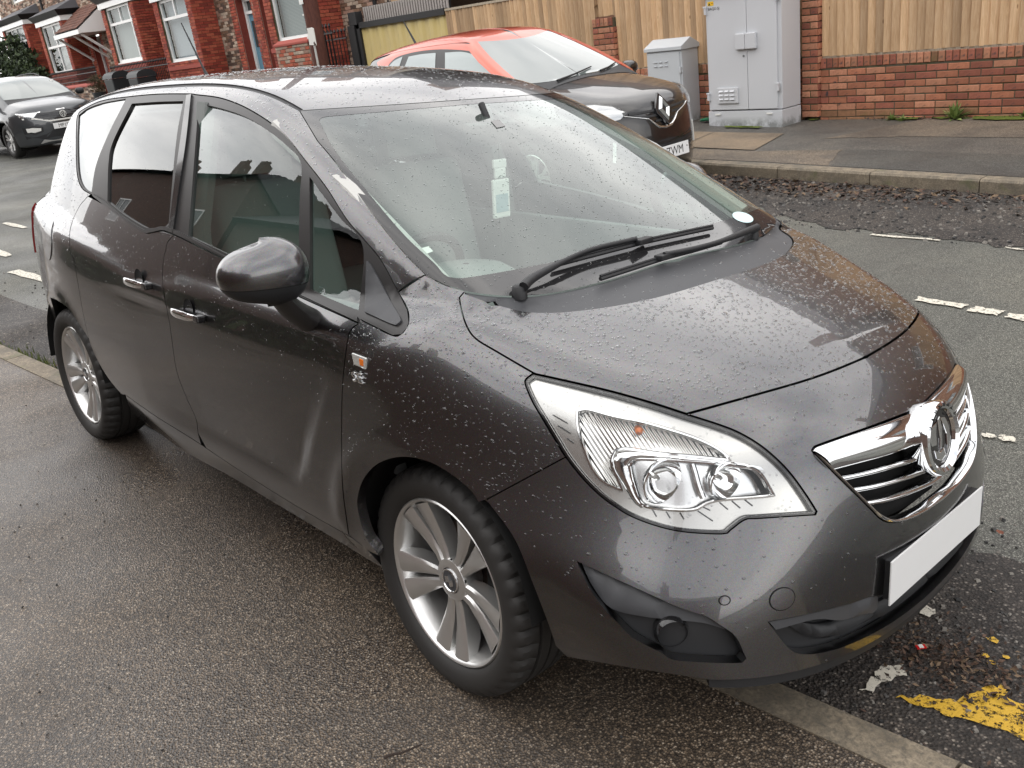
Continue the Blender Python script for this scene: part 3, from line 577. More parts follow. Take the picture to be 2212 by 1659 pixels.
twig((830, 1640), (912, 1612), .004, (.03, .02, .015), 'dark bent twig at the bottom of the pavement')
m = MB(); m.box((0, 0, .006), (.026, .014, .004)); m.box((0, 0, .0085), (.012, .0145, .001), mi=1); o = m.build('litter_scrap', [base_mat('red_wrapper', (.55, .02, .02), .3), M['white']]); o.location = pz_(1989, 1401, -.06, -.026); o.rotation_euler = (0, 0, .9); tag(o, 'small red and white wrapper on the road grit before the bumper', 'litter')
# grass along the near kerb
M['grass'] = leaf_mat('grass_blades', [(.10, .13, .03), (.16, .18, .05), (.07, .10, .025), (.22, .21, .08)])
m = MB(); r = random.Random(5)
for _ in range(1500):
    s = r.uniform(-7.5, -2.9); t = float(tk(s)) + abs(r.gauss(0, .05)) + .01; z = float(z_rd(np.float64(s), np.float64(t))); h = r.uniform(.02, .07) * (1.0 if -5.5 < s < -3.2 else .6); a = r.uniform(0, 6.28); dx, dy = math.cos(a) * .005, math.sin(a) * .005
    m.add([(s - dx, t - dy, z), (s + dx, t + dy, z), (s + dy * 4 * r.uniform(-1, 1), t + dx * 4 * r.uniform(-1, 1), z + h)], [(0, 1, 2)])
tag(m.build('kerb_grass', M['grass']), kind='stuff')
# ------------------------------------------------------------------ masonry
def brick_mat(name, c, var=.25, dark=None, moss=0, burn=0):
    m = base_mat(name, c, .85); g = G(m); r = g.rand(); isl = g.n('ShaderNodeNewGeometry').outputs['Random Per Island']; rr = g.math('FRACT', g.math('ADD', r, isl))
    col = g.ramp(rr, [(0, tuple(k * (1 - var) for k in c)), (.5, c), (1, tuple(min(1, k * (1 + var)) for k in c))]); nz = g.noise(26, 6, .7); col = g.mix(g.ramp(nz, [(.35, .45), (.65, 0)]), col, tuple(k * .45 for k in c))
    if burn: bn = g.noise(11, 2, .4, vec=g.n('ShaderNodeVectorMath', operation='ADD').outputs[0] if False else None); col = g.mix(g.ramp(bn, [(.62, 0), (.70, burn)]), col, (.035, .036, .042))
    if moss: mo = g.noise(5, 6, .7); col = g.mix(g.ramp(mo, [(.52, 0), (.68, moss)]), col, (.075, .085, .02))
    g.color(col); g.bump(g.noise(60, 6, .7), .5, .006); return m
M['mortar'] = base_mat('mortar', (.10, .092, .075), .95); g = G(M['mortar']); g.color(g.mix(g.ramp(g.noise(3, 6, .7), [(.40, 0), (.60, .8)]), (.10, .085, .065), (.055, .062, .022)))
M['mortar_pale'] = base_mat('pale_mortar', (.40, .36, .30), .95)
WALLB = [brick_mat('orange_brick_a', (.38, .15, .085), .26, burn=.95), brick_mat('orange_brick_b', (.47, .215, .13), .22, burn=.7, moss=.25), brick_mat('orange_brick_c', (.30, .105, .068), .28, burn=.95), brick_mat('mossy_brick', (.27, .14, .075), .25, moss=.75)]
REDB = [brick_mat('red_brick_a', (.32, .060, .038), .2), brick_mat('red_brick_b', (.38, .085, .05), .2), brick_mat('red_brick_c', (.25, .05, .034), .2), brick_mat('red_brick_d', (.42, .11, .062), .15)]
CLINK = [brick_mat('brown_brick', (.19, .115, .075), .3), brick_mat('cream_brick', (.46, .37, .29), .25), brick_mat('pink_brick', (.38, .24, .18), .25), brick_mat('dark_brick', (.10, .065, .05), .3)]
BROWNB = [brick_mat('brown_brick_a', (.24, .12, .08), .25), brick_mat('brown_brick_b', (.30, .16, .10), .25), brick_mat('brown_brick_c', (.19, .10, .07), .25), brick_mat('brown_brick_d', (.34, .21, .14), .2)]
BM = {}
def brick_mesh(L, H, D, mat):
    k = (round(L, 3), round(H, 3), round(D, 3), mat.name)
    if k not in BM:
        m = MB(); x, z, d, c = L / 2, H / 2, D, min(.006, H * .09)
        m.add([(-x, 0, -z), (x, 0, -z), (x, 0, z), (-x, 0, z), (-x, -d + c, -z), (x, -d + c, -z), (x, -d + c, z), (-x, -d + c, z), (-x + c, -d, -z + c), (x - c, -d, -z + c), (x - c, -d, z - c), (-x + c, -d, z - c)],
              [(0, 1, 5, 4), (1, 2, 6, 5), (2, 3, 7, 6), (3, 0, 4, 7), (4, 5, 9, 8), (5, 6, 10, 9), (6, 7, 11, 10), (7, 4, 8, 11), (8, 9, 10, 11)])
        me = bpy.data.meshes.new('brick'); me.from_pydata(m.v, [], m.f); me.materials.append(mat); BM[k] = me
    return BM[k]
class Bricks:
    """collects brick positions of one thing; the 300 nearest the camera become parts, the rest one joined part"""
    def __init__(s, seed=1): s.b = []; s.r = random.Random(seed)
    def one(s, p, rz, L, H, D, mat, tilt=0): s.b.append((p, rz, L, H, D, mat, tilt))
    def wall(s, p0, rz, w_, h, mats, wts=None, L=.215, H=.065, J=.010, D=.016, holes=(), z0=0, half=0, jit=.003):
        """courses laid from p0 along direction rz; the face looks along -y of that direction; holes = (x0,x1,z0,z1)"""
        ca, sa = math.cos(rz), math.sin(rz); z = z0; row = half
        while z + H <= h + .02:
            x = -(L + J) / 2 * (row % 2)
            while x < w_ - .02:
                a, b = max(x, 0.), min(x + L, w_)
                segs = [(a, b)]
                for (hx0, hx1, hz0, hz1) in holes:
                    if z + H > hz0 + .005 and z < hz1 - .005:
                        n_ = []
                        for q0, q1 in segs:
                            if q1 <= hx0 or q0 >= hx1: n_.append((q0, q1)); continue
                            if q0 < hx0: n_.append((q0, hx0))
                            if q1 > hx1: n_.append((hx1, q1))
                        segs = n_
                for q0, q1 in segs:
                    if q1 - q0 > .03:
                        xm = (q0 + q1) / 2; s.one((p0[0] + ca * xm, p0[1] + sa * xm, p0[2] + z + H / 2), rz, q1 - q0, H, D + s.r.uniform(-jit, jit), s.r.choices(mats, wts)[0])
                x += L + J
            z += H + J; row += 1
    def build(s, parent, cap=300, sub=None):
        C0 = CAM_LOC
        s.b.sort(key=lambda q: (q[0][0] - C0[0]) ** 2 + (q[0][1] - C0[1]) ** 2 + 3 * (q[0][2] - C0[2]) ** 2)
        for p, rz, L, H, D, mat, tilt in s.b[:cap]:
            Lr = round(L / .02) * .02; o = bpy.data.objects.new('brick', brick_mesh(max(Lr, .04), H, round(D / .003) * .003, mat)); o.location = p; o.rotation_euler = (0, 0, rz); o.scale = (L / max(Lr, .04), 1, 1); put(o, parent)
        rest = s.b[cap:]
        if rest:
            mats = []; m = MB()
            for p, rz, L, H, D, mat, tilt in rest:
                if mat not in mats: mats.append(mat)
                ca, sa = math.cos(rz), math.sin(rz); x, z = L / 2, H / 2
                loc = [(-x, 0, -z), (x, 0, -z), (x, 0, z), (-x, 0, z), (-x, -D, -z), (x, -D, -z), (x, -D, z), (-x, -D, z)]
                m.add([(p[0] + a * ca - b * sa, p[1] + a * sa + b * ca, p[2] + c) for a, b, c in loc], [(4, 5, 6, 7), (0, 1, 5, 4), (1, 2, 6, 5), (2, 3, 7, 6), (3, 0, 4, 7)], mats.index(mat))
            me = bpy.data.meshes.new('brickwork'); me.from_pydata(m.v, [], m.f)
            for q in mats: me.materials.append(q)
            me.polygons.foreach_set('material_index', m.m); o = bpy.data.objects.new('brickwork', me); put(o, parent); o['kind'] = 'stuff'
# ---- low boundary wall with its piers along the far pavement
WY = 8.0
def low_wall(label, x0, x1, zt, seed, cap=300):
    th = empty('boundary_wall', (0, 0, 0), 0, label, 'brick wall'); B = Bricks(seed); zb = zt - .12 - .075 * 9
    B.wall((x0, WY, zb), 0, x1 - x0, .675, WALLB[:3], (5, 4, 4), z0=.075 * 3); B.wall((x0, WY, zb), 0, x1 - x0, .22, [WALLB[3], WALLB[0], WALLB[2]], (5, 2, 1))
    n = int((x1 - x0) / .0752); r = random.Random(seed + 5)
    for i in range(n): B.one((x0 + .0376 + i * .0752, WY, zt - .055), 0, .066, .105, .02 + r.uniform(-.004, .006), r.choices([WALLB[3], WALLB[0], WALLB[1], WALLB[2]], (1, 3, 3, 3))[0])
    B.build(th, cap); m = MB(); m.bbox((x0, WY - .008, zb - .3), (x1, WY + .2, zt - .004)); m.build('mortar_bed', M['mortar'], th); return th
low_wall('low mossy red brick wall with brick-on-edge top, right of the tall cabinet', -4.215, 1.6, .925, 3)
low_wall('low red brick wall showing between the two grey cabinets', -7.33, -4.43, .955, 4, 160)
low_wall('low red brick wall beneath the fence behind the red-roofed car', -11.15, -7.74, .96, 5, 60)
def pier(label, x0, x1, zt, seed, ledge=None):
    th = empty('brick_pier', (0, 0, 0), 0, label, 'brick pier'); B = Bricks(seed); w_ = x1 - x0; zb = zt - .075 * 24 - .115; yy = WY - .06; r = random.Random(seed)
    B.wall((x0, yy, zb), 0, w_, zt - .11 - zb, WALLB[:3], (5, 4, 3)); B.wall((x1, yy, zb), math.pi / 2, .26, zt - .11 - zb, WALLB[:3])
    n = max(2, round(w_ / .075))
    for i in range(n): B.one((x0 + (i + .5) * w_ / n, yy, zt - .053), 0, w_ / n - .009, .105, .022, r.choice(WALLB[:3]))
    B.build(th, 200); m = MB(); m.bbox((x0 + .004, yy - .008, zb), (x1 - .006, WY + .2, zt - .003)); m.build('mortar_bed', M['mortar'], th)
pier('red brick pier rising beside the dark bonnet, in the middle of the timber fence', -7.73, -7.345, 1.655, 11)
pier('red brick pier at the right edge of the tall grey cabinet', -4.42, -4.222, 2.2, 12)
# ---- timber fences
def wood_mat(name, a, b, c):
    m = base_mat(name, a, .75); g = G(m); r = g.rand(); ad = g.n('ShaderNodeCombineXYZ'); g.set(ad.inputs[0], g.math('MULTIPLY', r, 31.)); g.set(ad.inputs[2], g.math('MULTIPLY', r, 17.))
    v = g.n('ShaderNodeVectorMath', operation='ADD'); g.set(v.inputs[0], g.co); g.set(v.inputs[1], ad.outputs[0]); v = v.outputs[0]
    gr = g.noise(9, 5, .6, vec=g.mapping((6, 6, .45), vec=v), dist=1.2); fine = g.noise(40, 4, .6, vec=g.mapping((5, 5, .12), vec=v)); col = g.mix(g.ramp(gr, [(.34, 0), (.66, 1)]), a, b); col = g.mix(g.ramp(fine, [(.45, 0), (.75, .55)]), col, c)
    kn = g.vor(3.6, 'Distance', vec=g.mapping((2.6, 2.6, .8), vec=v)); col = g.mix(g.ramp(kn, [(.035, .85), (.085, 0)]), col, (.16, .075, .03)); col = g.mix(g.ramp(kn, [(.07, 0), (.10, .5), (.17, 0)]), col, (.62, .46, .28))
    col = g.mix(1, col, g.ramp(r, [(0, (.66, .64, .62)), (.5, (1, .98, .95)), (1, (1.22, 1.18, 1.12))]), 'MULTIPLY'); g.color(col); g.bump(fine, .35, .004); return m
M['board'] = wood_mat('fence_board', (.47, .31, .175), (.60, .435, .28), (.34, .215, .12))
M['board_grey'] = wood_mat('weathered_rail', (.34, .29, .22), (.50, .44, .35), (.25, .21, .16))
def board_mesh(h):
    m = MB(); w_ = .105; pr = [(-w_ / 2, 0), (-w_ / 2, -.030), (-w_ / 2 + .006, -.036), (-w_ / 2 + .03, -.035), (w_ / 2 - .01, -.006), (w_ / 2, -.004), (w_ / 2, 0)]
    m.prism(pr, 2, 0, h); me = bpy.data.meshes.new('board'); me.from_pydata(m.v, [], m.f); me.materials.append(M['board']); return me
def fence(label, x0, x1, zb, zt, y=WY + .03, seed=1, cap=None, strip=True):
    th = empty('timber_fence', (0, 0, 0), 0, label, 'fence'); r = random.Random(seed); me = board_mesh(zt - zb); x = x0 + .05
    while x < x1 - .02:
        o = inst('board', me, th, (x, y + r.uniform(-.004, .004), zb + r.uniform(-.004, .004)), (0, r.uniform(-.004, .004), r.uniform(-.03, .03)), (r.uniform(.93, 1.05), r.uniform(.9, 1.2), 1)); x += .0915
    m = MB(); [m.bbox((x0, y + .004, zb + k), (x1, y + .06, zb + k + .09)) for k in (.15, (zt - zb) / 2, zt - zb - .25)]; m.build('fence_rails', M['board'], th)
    if cap: m = MB(); m.bbox((x0 - .02, y - .045, zt), (x1, y + .05, zt + .035)); m.build('capping_rail', M['board_grey'], th)
    if strip: m = MB(); m.bbox((x0, y - .028, zb - .022), (x1, y + .02, zb + .002)); m.build('gravel_strip', M['board_grey'], th)
    return th
fence('closeboard timber fence on the low wall, right of the tall cabinet', -4.20, 1.6, .945, 2.75, seed=2)
fence('closeboard timber fence behind the two grey cabinets', -7.34, -4.42, .97, 2.75, seed=3)
fence('closeboard timber fence with pale capping, left of the brick pier', -11.15, -7.745, .975, 2.085, seed=4, cap=True)
m = MB(); m.bbox((-9.7, WY + .02, 2.12), (-7.5, WY + .06, 2.7)); 
fence('taller run of timber fence above the red-roofed car', -9.30, -7.35, 1.68, 2.75, y=WY + .12, seed=6, strip=False)
# ---- yellow sheet-metal gate in a black frame
M['gate_yellow'] = base_mat('cream_yellow_sheet', (.60, .48, .20), .45); g = G(M['gate_yellow']); g.color(g.mix(g.ramp(g.noise(2, 4), [(.4, 0), (.7, .4)]), (.60, .48, .20), (.52, .42, .22)))
M['iron'] = base_mat('black_iron', (.012, .012, .013), .45)
gt = empty('sheet_gate', (-14.1, 8.0, .4), 0, 'cream-yellow corrugated metal gate in a black frame behind the red roof', 'gate')
m = MB(); n = 260; xs = np.linspace(.26, 2.95, n); V = []
for x in xs:
    y = .012 * math.copysign(min(1, abs(math.sin(x * math.pi / .16)) * 1.6), math.sin(x * math.pi / .16)) + .03; V += [(x, y, .05), (x, y, 1.68)]
m.add(V, [(2 * i, 2 * i + 2, 2 * i + 3, 2 * i + 1) for i in range(n - 1)]); m.build('gate_sheet', M['gate_yellow'], gt)
m = MB(); m.bbox((.16, -.03, 1.63), (2.95, .06, 1.735)); m.bbox((.16, -.03, .0), (.27, .06, 1.73)); m.bbox((.16, -.03, .02), (2.95, .06, .10)); m.build('gate_frame', M['iron'], gt, bevel=.004)
m = MB(); m.bbox((-.10, -.06, -.3), (.14, .12, 1.70)); m.bbox((-.02, -.055, 1.70), (.25, .10, 1.93)); m.build('gate_post', M['iron'], gt, bevel=.006)
rb = base_mat('grey_rib_sheet', (.36, .33, .31), .6)
for i in range(34): m = MB() if i == 0 else m; m.bbox((.30 + i * .078, .10, 1.60), (.343 + i * .078, .14, 1.99), mi=0); m.bbox((.343 + i * .078, .125, 1.60), (.378 + i * .078, .14, 1.985), mi=1)
m.build('ribbed_top', [rb, M['dark']], gt)['kind'] = 'stuff'
# ---- two street cabinets
def cab_mat(name, c):
    m = base_mat(name, c, .38); g = G(m); s_ = g.sep(); dirt = g.noise(4, 6, .7); low = g.ramp(s_[2], [(.0, .6), (.09, .0)]); g.color(g.mix(g.math('MULTIPLY', low, g.ramp(dirt, [(.42, 0), (.55, 1)])), g.mix(g.ramp(g.noise(1.6, 5), [(.45, 0), (.8, .25)]), c, tuple(k * .8 for k in c)), (.05, .06, .04))); return m
M['cab'] = cab_mat('pale_grey_cabinet_paint', (.56, .575, .60)); M['cab2'] = cab_mat('grey_cabinet_paint', (.52, .55, .575)); M['seam'] = base_mat('panel_seam', (.16, .17, .18), .6)
CB = empty('street_cabinet', (-5.42, 7.46, .285), R_(1), 'tall pale grey double-door street cabinet with louvred vent and central lock cover', 'street cabinet')
Wc, Hc, Dc = 1.02, 1.44, .40
m = MB(); m.bbox((0, .02, .16), (Wc, Dc, Hc)); m.build('cabinet_shell', M['cab'], CB, bevel=.008)
m = MB(); m.bbox((-.005, .004, -.25), (Wc + .005, Dc, .152)); m.build('plinth', M['cab'], CB, bevel=.006)
m = MB(); m.prism([(-.03, Hc + .002), (Wc + .03, Hc + .002), (Wc + .03, Hc + .05), (Wc / 2, Hc + .085), (-.03, Hc + .05)], 1, -.03, Dc + .03); m.build('cabinet_lid', M['cab'], CB, bevel=.006)
for x0, x1 in ((.035, .574), (.580, .968)): m = MB(); m.bbox((x0, -.002, .17), (x1, .018, Hc - .015)); d_ = m.build('cabinet_door', M['cab'], CB, bevel=.004)
m = MB(); m.bbox((.440, -.045, .845), (.572, -.003, 1.02)); m.bbox((.578, -.045, .845), (.715, -.003, 1.02)); lc = m.build('lock_cover', M['cab'], CB, bevel=.01)
m = MB(); m.lathe([(-.008, .0005), (-.010, .012), (-.003, .014)], 14, 'y', c=(.53, 0, .77)); m.build('key_lock', M['seam'], CB)
vt = MB(); vt.bbox((.155, -.026, .245), (.445, -.003, .425)); vb = vt.build('vent_plate', M['cab'], CB, bevel=.006)
for i in range(3):
    for j in range(3):
        q = MB(); xx = .185 + j * .078; zz_ = .285 + i * .045; q.add([(xx, -.027, zz_), (xx + .058, -.027, zz_), (xx + .058, -.044, zz_ + .004), (xx, -.044, zz_ + .004), (xx, -.027, zz_ + .022), (xx + .058, -.027, zz_ + .022)], [(0, 1, 2, 3), (3, 2, 5, 4), (0, 3, 4), (1, 5, 2)]); q.build('louvre', M['cab'], vb)
for x, z in ((.022, 1.30), (.022, .32), (.985, 1.36), (.985, .40)): q = MB(); q.box((x, -.012, z), (.030, .03, .075)); q.box((x, -.02, z + .045), (.05, .02, .02)); q.build('hinge', M['cab'], CB, bevel=.004)
for x, z in ((.14, .115), (.86, .115)): q = MB(); q.box((x, -.004, z), (.075, .012, .016)); q.build('plinth_catch', M['white'], CB)
q = MB(); q.bbox((.05, -.0045, 1.355), (.135, -.0025, 1.40)); q.build('warning_sticker', base_mat('yellow_sticker', (.85, .55, .03), .4), CB)
q = MB(); q.add([(.058, -.005, 1.360), (.092, -.005, 1.360), (.075, -.005, 1.393)], [(0, 1, 2)]); q.build('warning_triangle', M['black'], CB)
q = MB(); q.bbox((.098, -.0052, 1.372), (.13, -.0047, 1.386)); q.build('sticker_print', base_mat('sticker_print', (.5, .25, .02), .5), CB)
text('cabinet_number', 'BAQU-5J', .042, M['black'], CB, (.135, -.0035, 1.318), (R_(90), 0, 0), .0006)
C2 = empty('street_cabinet', (-6.50, 7.62, .315), R_(2), 'short grey street cabinet with sloping lid, left of the tall one', 'street cabinet')
W2, H2, D2 = .56, .86, .34
m = MB(); m.bbox((0, 0, -.2), (W2, D2, H2)); m.build('cabinet_shell', M['cab2'], C2, bevel=.008)
m = MB(); m.add([(-.02, -.03, H2 + .002), (W2 + .02, -.03, H2 + .002), (W2 + .02, D2 + .03, H2 + .002), (-.02, D2 + .03, H2 + .002), (-.02, -.03, H2 + .045), (W2 + .02, -.03, H2 + .045), (W2 + .02, D2 * .5, H2 + .14), (-.02, D2 * .5, H2 + .14), (W2 + .02, D2 + .03, H2 + .045), (-.02, D2 + .03, H2 + .045)],
      [(0, 1, 5, 4), (4, 5, 6, 7), (7, 6, 8, 9), (9, 8, 2, 3), (1, 2, 8, 6, 5), (0, 4, 7, 9, 3), (0, 3, 2, 1)]); m.build('cabinet_lid', M['cab2'], C2, bevel=.005)
m = MB(); m.bbox((.03, -.012, .08), (W2 - .03, -.001, H2 - .02)); dd_ = m.build('cabinet_door', M['cab2'], C2, bevel=.004)
for k in range(2):
    for i in range(3): q = MB(); q.box((.15 + i * .085, -.018, .73 - k * .05), (.055, .012, .014)); q.build('louvre', M['cab2'], dd_, bevel=.004)
for z in (.62, .20): q = MB(); q.box((W2 - .02, -.02, z), (.03, .03, .07)); q.build('hinge', M['cab2'], C2, bevel=.004)
# ---- moss, weeds and litter at the wall foot
M['moss'] = base_mat('moss', (.085, .12, .012), .95); g = G(M['moss']); g.color(g.ramp(g.noise(40, 5, .7), [(.3, (.04, .055, .01)), (.7, (.15, .20, .02))])); g.bump(g.noise(90, 5), 1, .01)
for k, (a, b, w_) in enumerate(((-2.45, -1.5, .10), (-3.35, -2.95, .06), (-2.9, -2.6, .05), (-5.15, -4.75, .05), (-4.35, -4.2, .05), (-4.9, -4.6, .045))):
    y0 = 7.42 if -5.3 < a < -4.5 else 7.97
    patch('moss_cushion', ragged([(a, y0), (b, y0), (b - .03, y0 - w_ * 1.6), ((a + b) / 2, y0 - w_ * 2.2), (a + .04, y0 - w_ * 1.5)], .02, 5, k), lambda s, t: z_fp(s, t) + .012, M['moss'], .006, .05, kind='stuff')
M['weed'] = leaf_mat('weed_leaf', [(.17, .24, .06), (.24, .31, .10), (.12, .18, .045), (.30, .36, .16)])
def weed(x, y, h, label, seed):
    r = random.Random(seed); m = MB(); z0 = float(z_fp(np.float64(x), np.float64(y)))
    for i in range(46):
        a = r.uniform(0, 6.28); el = r.uniform(.2, 1.4); L = h * r.uniform(.5, 1.1); d = Vector((math.cos(a) * math.cos(el), math.sin(a) * math.cos(el), math.sin(el))); sd_ = Vector((-math.sin(a), math.cos(a), 0)) * L * r.uniform(.10, .2); b = d * L * .35
        m.add([(0, 0, 0), tuple(b + sd_), tuple(d * L + Vector((0, 0, -L * .15 * (1.5 - el)))), tuple(b - sd_)], [(0, 1, 2), (0, 2, 3)])
    o = m.build('weed', M['weed']); o.location = (x, y, z0); return tag(o, label, 'weed', 'weeds at the wall foot')
weed(-2.62, 7.90, .20, 'largest bushy green weed at the foot of the low brick wall', 1); weed(-3.30, 7.90, .09, 'small spreading weed at the wall foot between cabinet and bushy weed', 2); weed(-3.15, 7.86, .08, 'low pale weed on the moss just left of the bushy weed', 3); weed(-1.95, 7.93, .10, 'weed among dead leaves right of the bushy weed', 4)
litter('leaf_litter', [(R2.uniform(-3.6, 1), 7.94 - abs(R2.gauss(0, .03))) for _ in range(160)], .05, M['litter'], z_fp, .8, seed=8)
m = MB()
for i in range(14): a = R2.uniform(0, 6.28); m.box((R2.gauss(0, .06), R2.gauss(0, .03), .02 + .02 * R2.random()), (.10, .04, .012), Matrix.Rotation(a, 3, 'Z') @ Matrix.Rotation(R2.uniform(-.6, .6), 3, 'X'))
o = m.build('green_rag', base_mat('green_plastic_scrap', (.02, .16, .08), .4)); o.location = (-5.62, 7.70, .28); tag(o, 'crumpled green plastic scrap on the pavement between the cabinets', 'litter')
for q, i in (((1755, 270), 1), ((1791, 266), 2), ((2053, 261), 3), ((1904, 273), 4)): o = MB().box((0, 0, .01), (.03, .022, .02)).build('pale_pebble', M['white'], bevel=.006); o.location = pz_(*q, .115, -.025); o.location.z = float(z_fp(np.float64(o.location.x), np.float64(o.location.y))); tag(o, ['white pebble on the pavement just right of the tall cabinet', 'second white pebble right of the tall cabinet', 'white pebble at the left end of the long moss strip', 'white pebble below the spreading weed'][i - 1], 'pebble')
# ---- telegraph pole, signs
tp = empty('telegraph_pole', (-14.83, 7.6, .4), 0, 'dark red-brown timber telegraph pole in front of the white-framed window', 'telegraph pole')
pm = base_mat('creosoted_timber', (.085, .026, .018), .8); g = G(pm); g.color(g.ramp(g.noise(14, 6, .7, vec=g.mapping((4, 4, .5))), [(.3, (.045, .016, .012)), (.7, (.13, .045, .03))]))
m = MB(); m.tube([(0, 0, -.5), (0, 0, 3), (.02, 0, 8.5)], [.16, .15, .11], 20); m.build('pole_shaft', pm, tp, smooth=True)
m = MB(); m.box((-.03, -.165, 2.25), (.14, .012, .10)); m.build('pole_plate', M['white'], tp)
for z in (2.02, 1.6): m = MB(); m.box((-.13, -.09, z), (.10, .03, .03)); m.build('pole_bracket', M['white'], tp)
sg = empty('street_sign', (-14.45, 7.3, .5), 0, 'small white sign with rust holes on a thin post before the telegraph pole', 'sign')
sm_ = base_mat('rusting_white_sign', (.72, .72, .68), .5); g = G(sm_); g.color(g.mix(g.ramp(g.noise(6.5, 3, .5), [(.60, 0), (.63, 1)]), (.72, .72, .68), (.05, .018, .01)))
m = MB(); m.prism([(-.13, 1.36), (.12, 1.34), (.13, 1.64), (.06, 1.66), (-.12, 1.66)], 1, -.02, -.005); m.build('sign_plate', sm_, sg, bevel=.003)
m = MB(); m.tube([(0, .01, -.1), (0, .01, 1.6)], .022, 8); m.build('sign_post', base_mat('galvanised_post', (.5, .5, .48), .5, .3), sg, smooth=True)
# ------------------------------------------------------------------ terraced houses along the far side
M['upvc'] = base_mat('white_upvc', (.80, .80, .79), .3); M['slate'] = base_mat('grey_slate', (.085, .085, .095), .6); M['black_wood'] = base_mat('black_painted_timber', (.014, .014, .016), .35); M['tile'] = None
tm = brick_mat('clay_tile', (.15, .065, .045), .3); M['tile'] = tm
M['win'] = base_mat('window_pane', (.05, .06, .062), .12, 0, .1, .02, .3); M['net'] = base_mat('net_curtain', (.50, .53, .55), .8); M['blind'] = base_mat('slatted_blind', (.52, .55, .53), .6)
g = G(M['net']); w_ = g.n('ShaderNodeTexWave', Vector=g.co, Scale=9., Distortion=1.5); w_.bands_direction = 'X'; g.color(g.mix(w_.outputs['Fac'], (.20, .24, .28), (.48, .52, .55)))
g = G(M['blind']); w_ = g.n('ShaderNodeTexWave', Vector=g.co, Scale=11.); w_.bands_direction = 'Z'; g.color(g.mix(w_.outputs['Fac'], (.18, .21, .205), (.34, .37, .36)))
M['pane'] = glass_mat('house_pane', (.8, .84, .84), .8); M['door_red'] = base_mat('dark_red_door', (.13, .012, .014), .35, 0, .3); M['door_blue'] = base_mat('blue_door', (.10, .24, .33), .4, 0, .2); M['red_stone'] = base_mat('red_painted_stone', (.34, .07, .05), .7)
def window(parent, x0, x1, z0, z1, y, layout, back):
    """white frame with casements, panes and what hangs behind; faces -y"""
    f = MB(); t = .065; f.bbox((x0, y - .03, z0), (x0 + t, y + .05, z1)); f.bbox((x1 - t, y - .03, z0), (x1, y + .05, z1)); f.bbox((x0 + t, y - .03, z1 - t), (x1 - t, y + .05, z1)); f.bbox((x0 + t, y - .03, z0), (x1 - t, y + .05, z0 + t * 1.3)); f.bbox((x0 - .04, y - .09, z0 - .05), (x1 + .04, y + .05, z0 - .002))
    for kind, v, a, b in layout:
        if kind == 'v': X = x0 + (x1 - x0) * v; f.bbox((X - t / 2, y - .028, z0 + (z1 - z0) * a + .002), (X + t / 2, y + .048, z0 + (z1 - z0) * b - .002))
        else: Z = z0 + (z1 - z0) * v; f.bbox((x0 + (x1 - x0) * a + .002, y - .034, Z - t * .6), (x0 + (x1 - x0) * b - .002, y + .046, Z + t * .6))
    fr = f.build('window', M['upvc'], parent)
    p = MB(); p.add([(x0 + .02, y + .01, z0 + .02), (x1 - .02, y + .01, z0 + .02), (x1 - .02, y + .01, z1 - .02), (x0 + .02, y + .01, z1 - .02)], [(0, 1, 2, 3)]); p.build('pane', M['pane'], fr)
    p = MB(); p.bbox((x0 + .02, y + .16, z0 + .02), (x1 - .02, y + .17, z1 - .02)); p.build('curtain', back, fr); return fr
HY = 9.55                                   # main wall face; bays stand .65 m proud
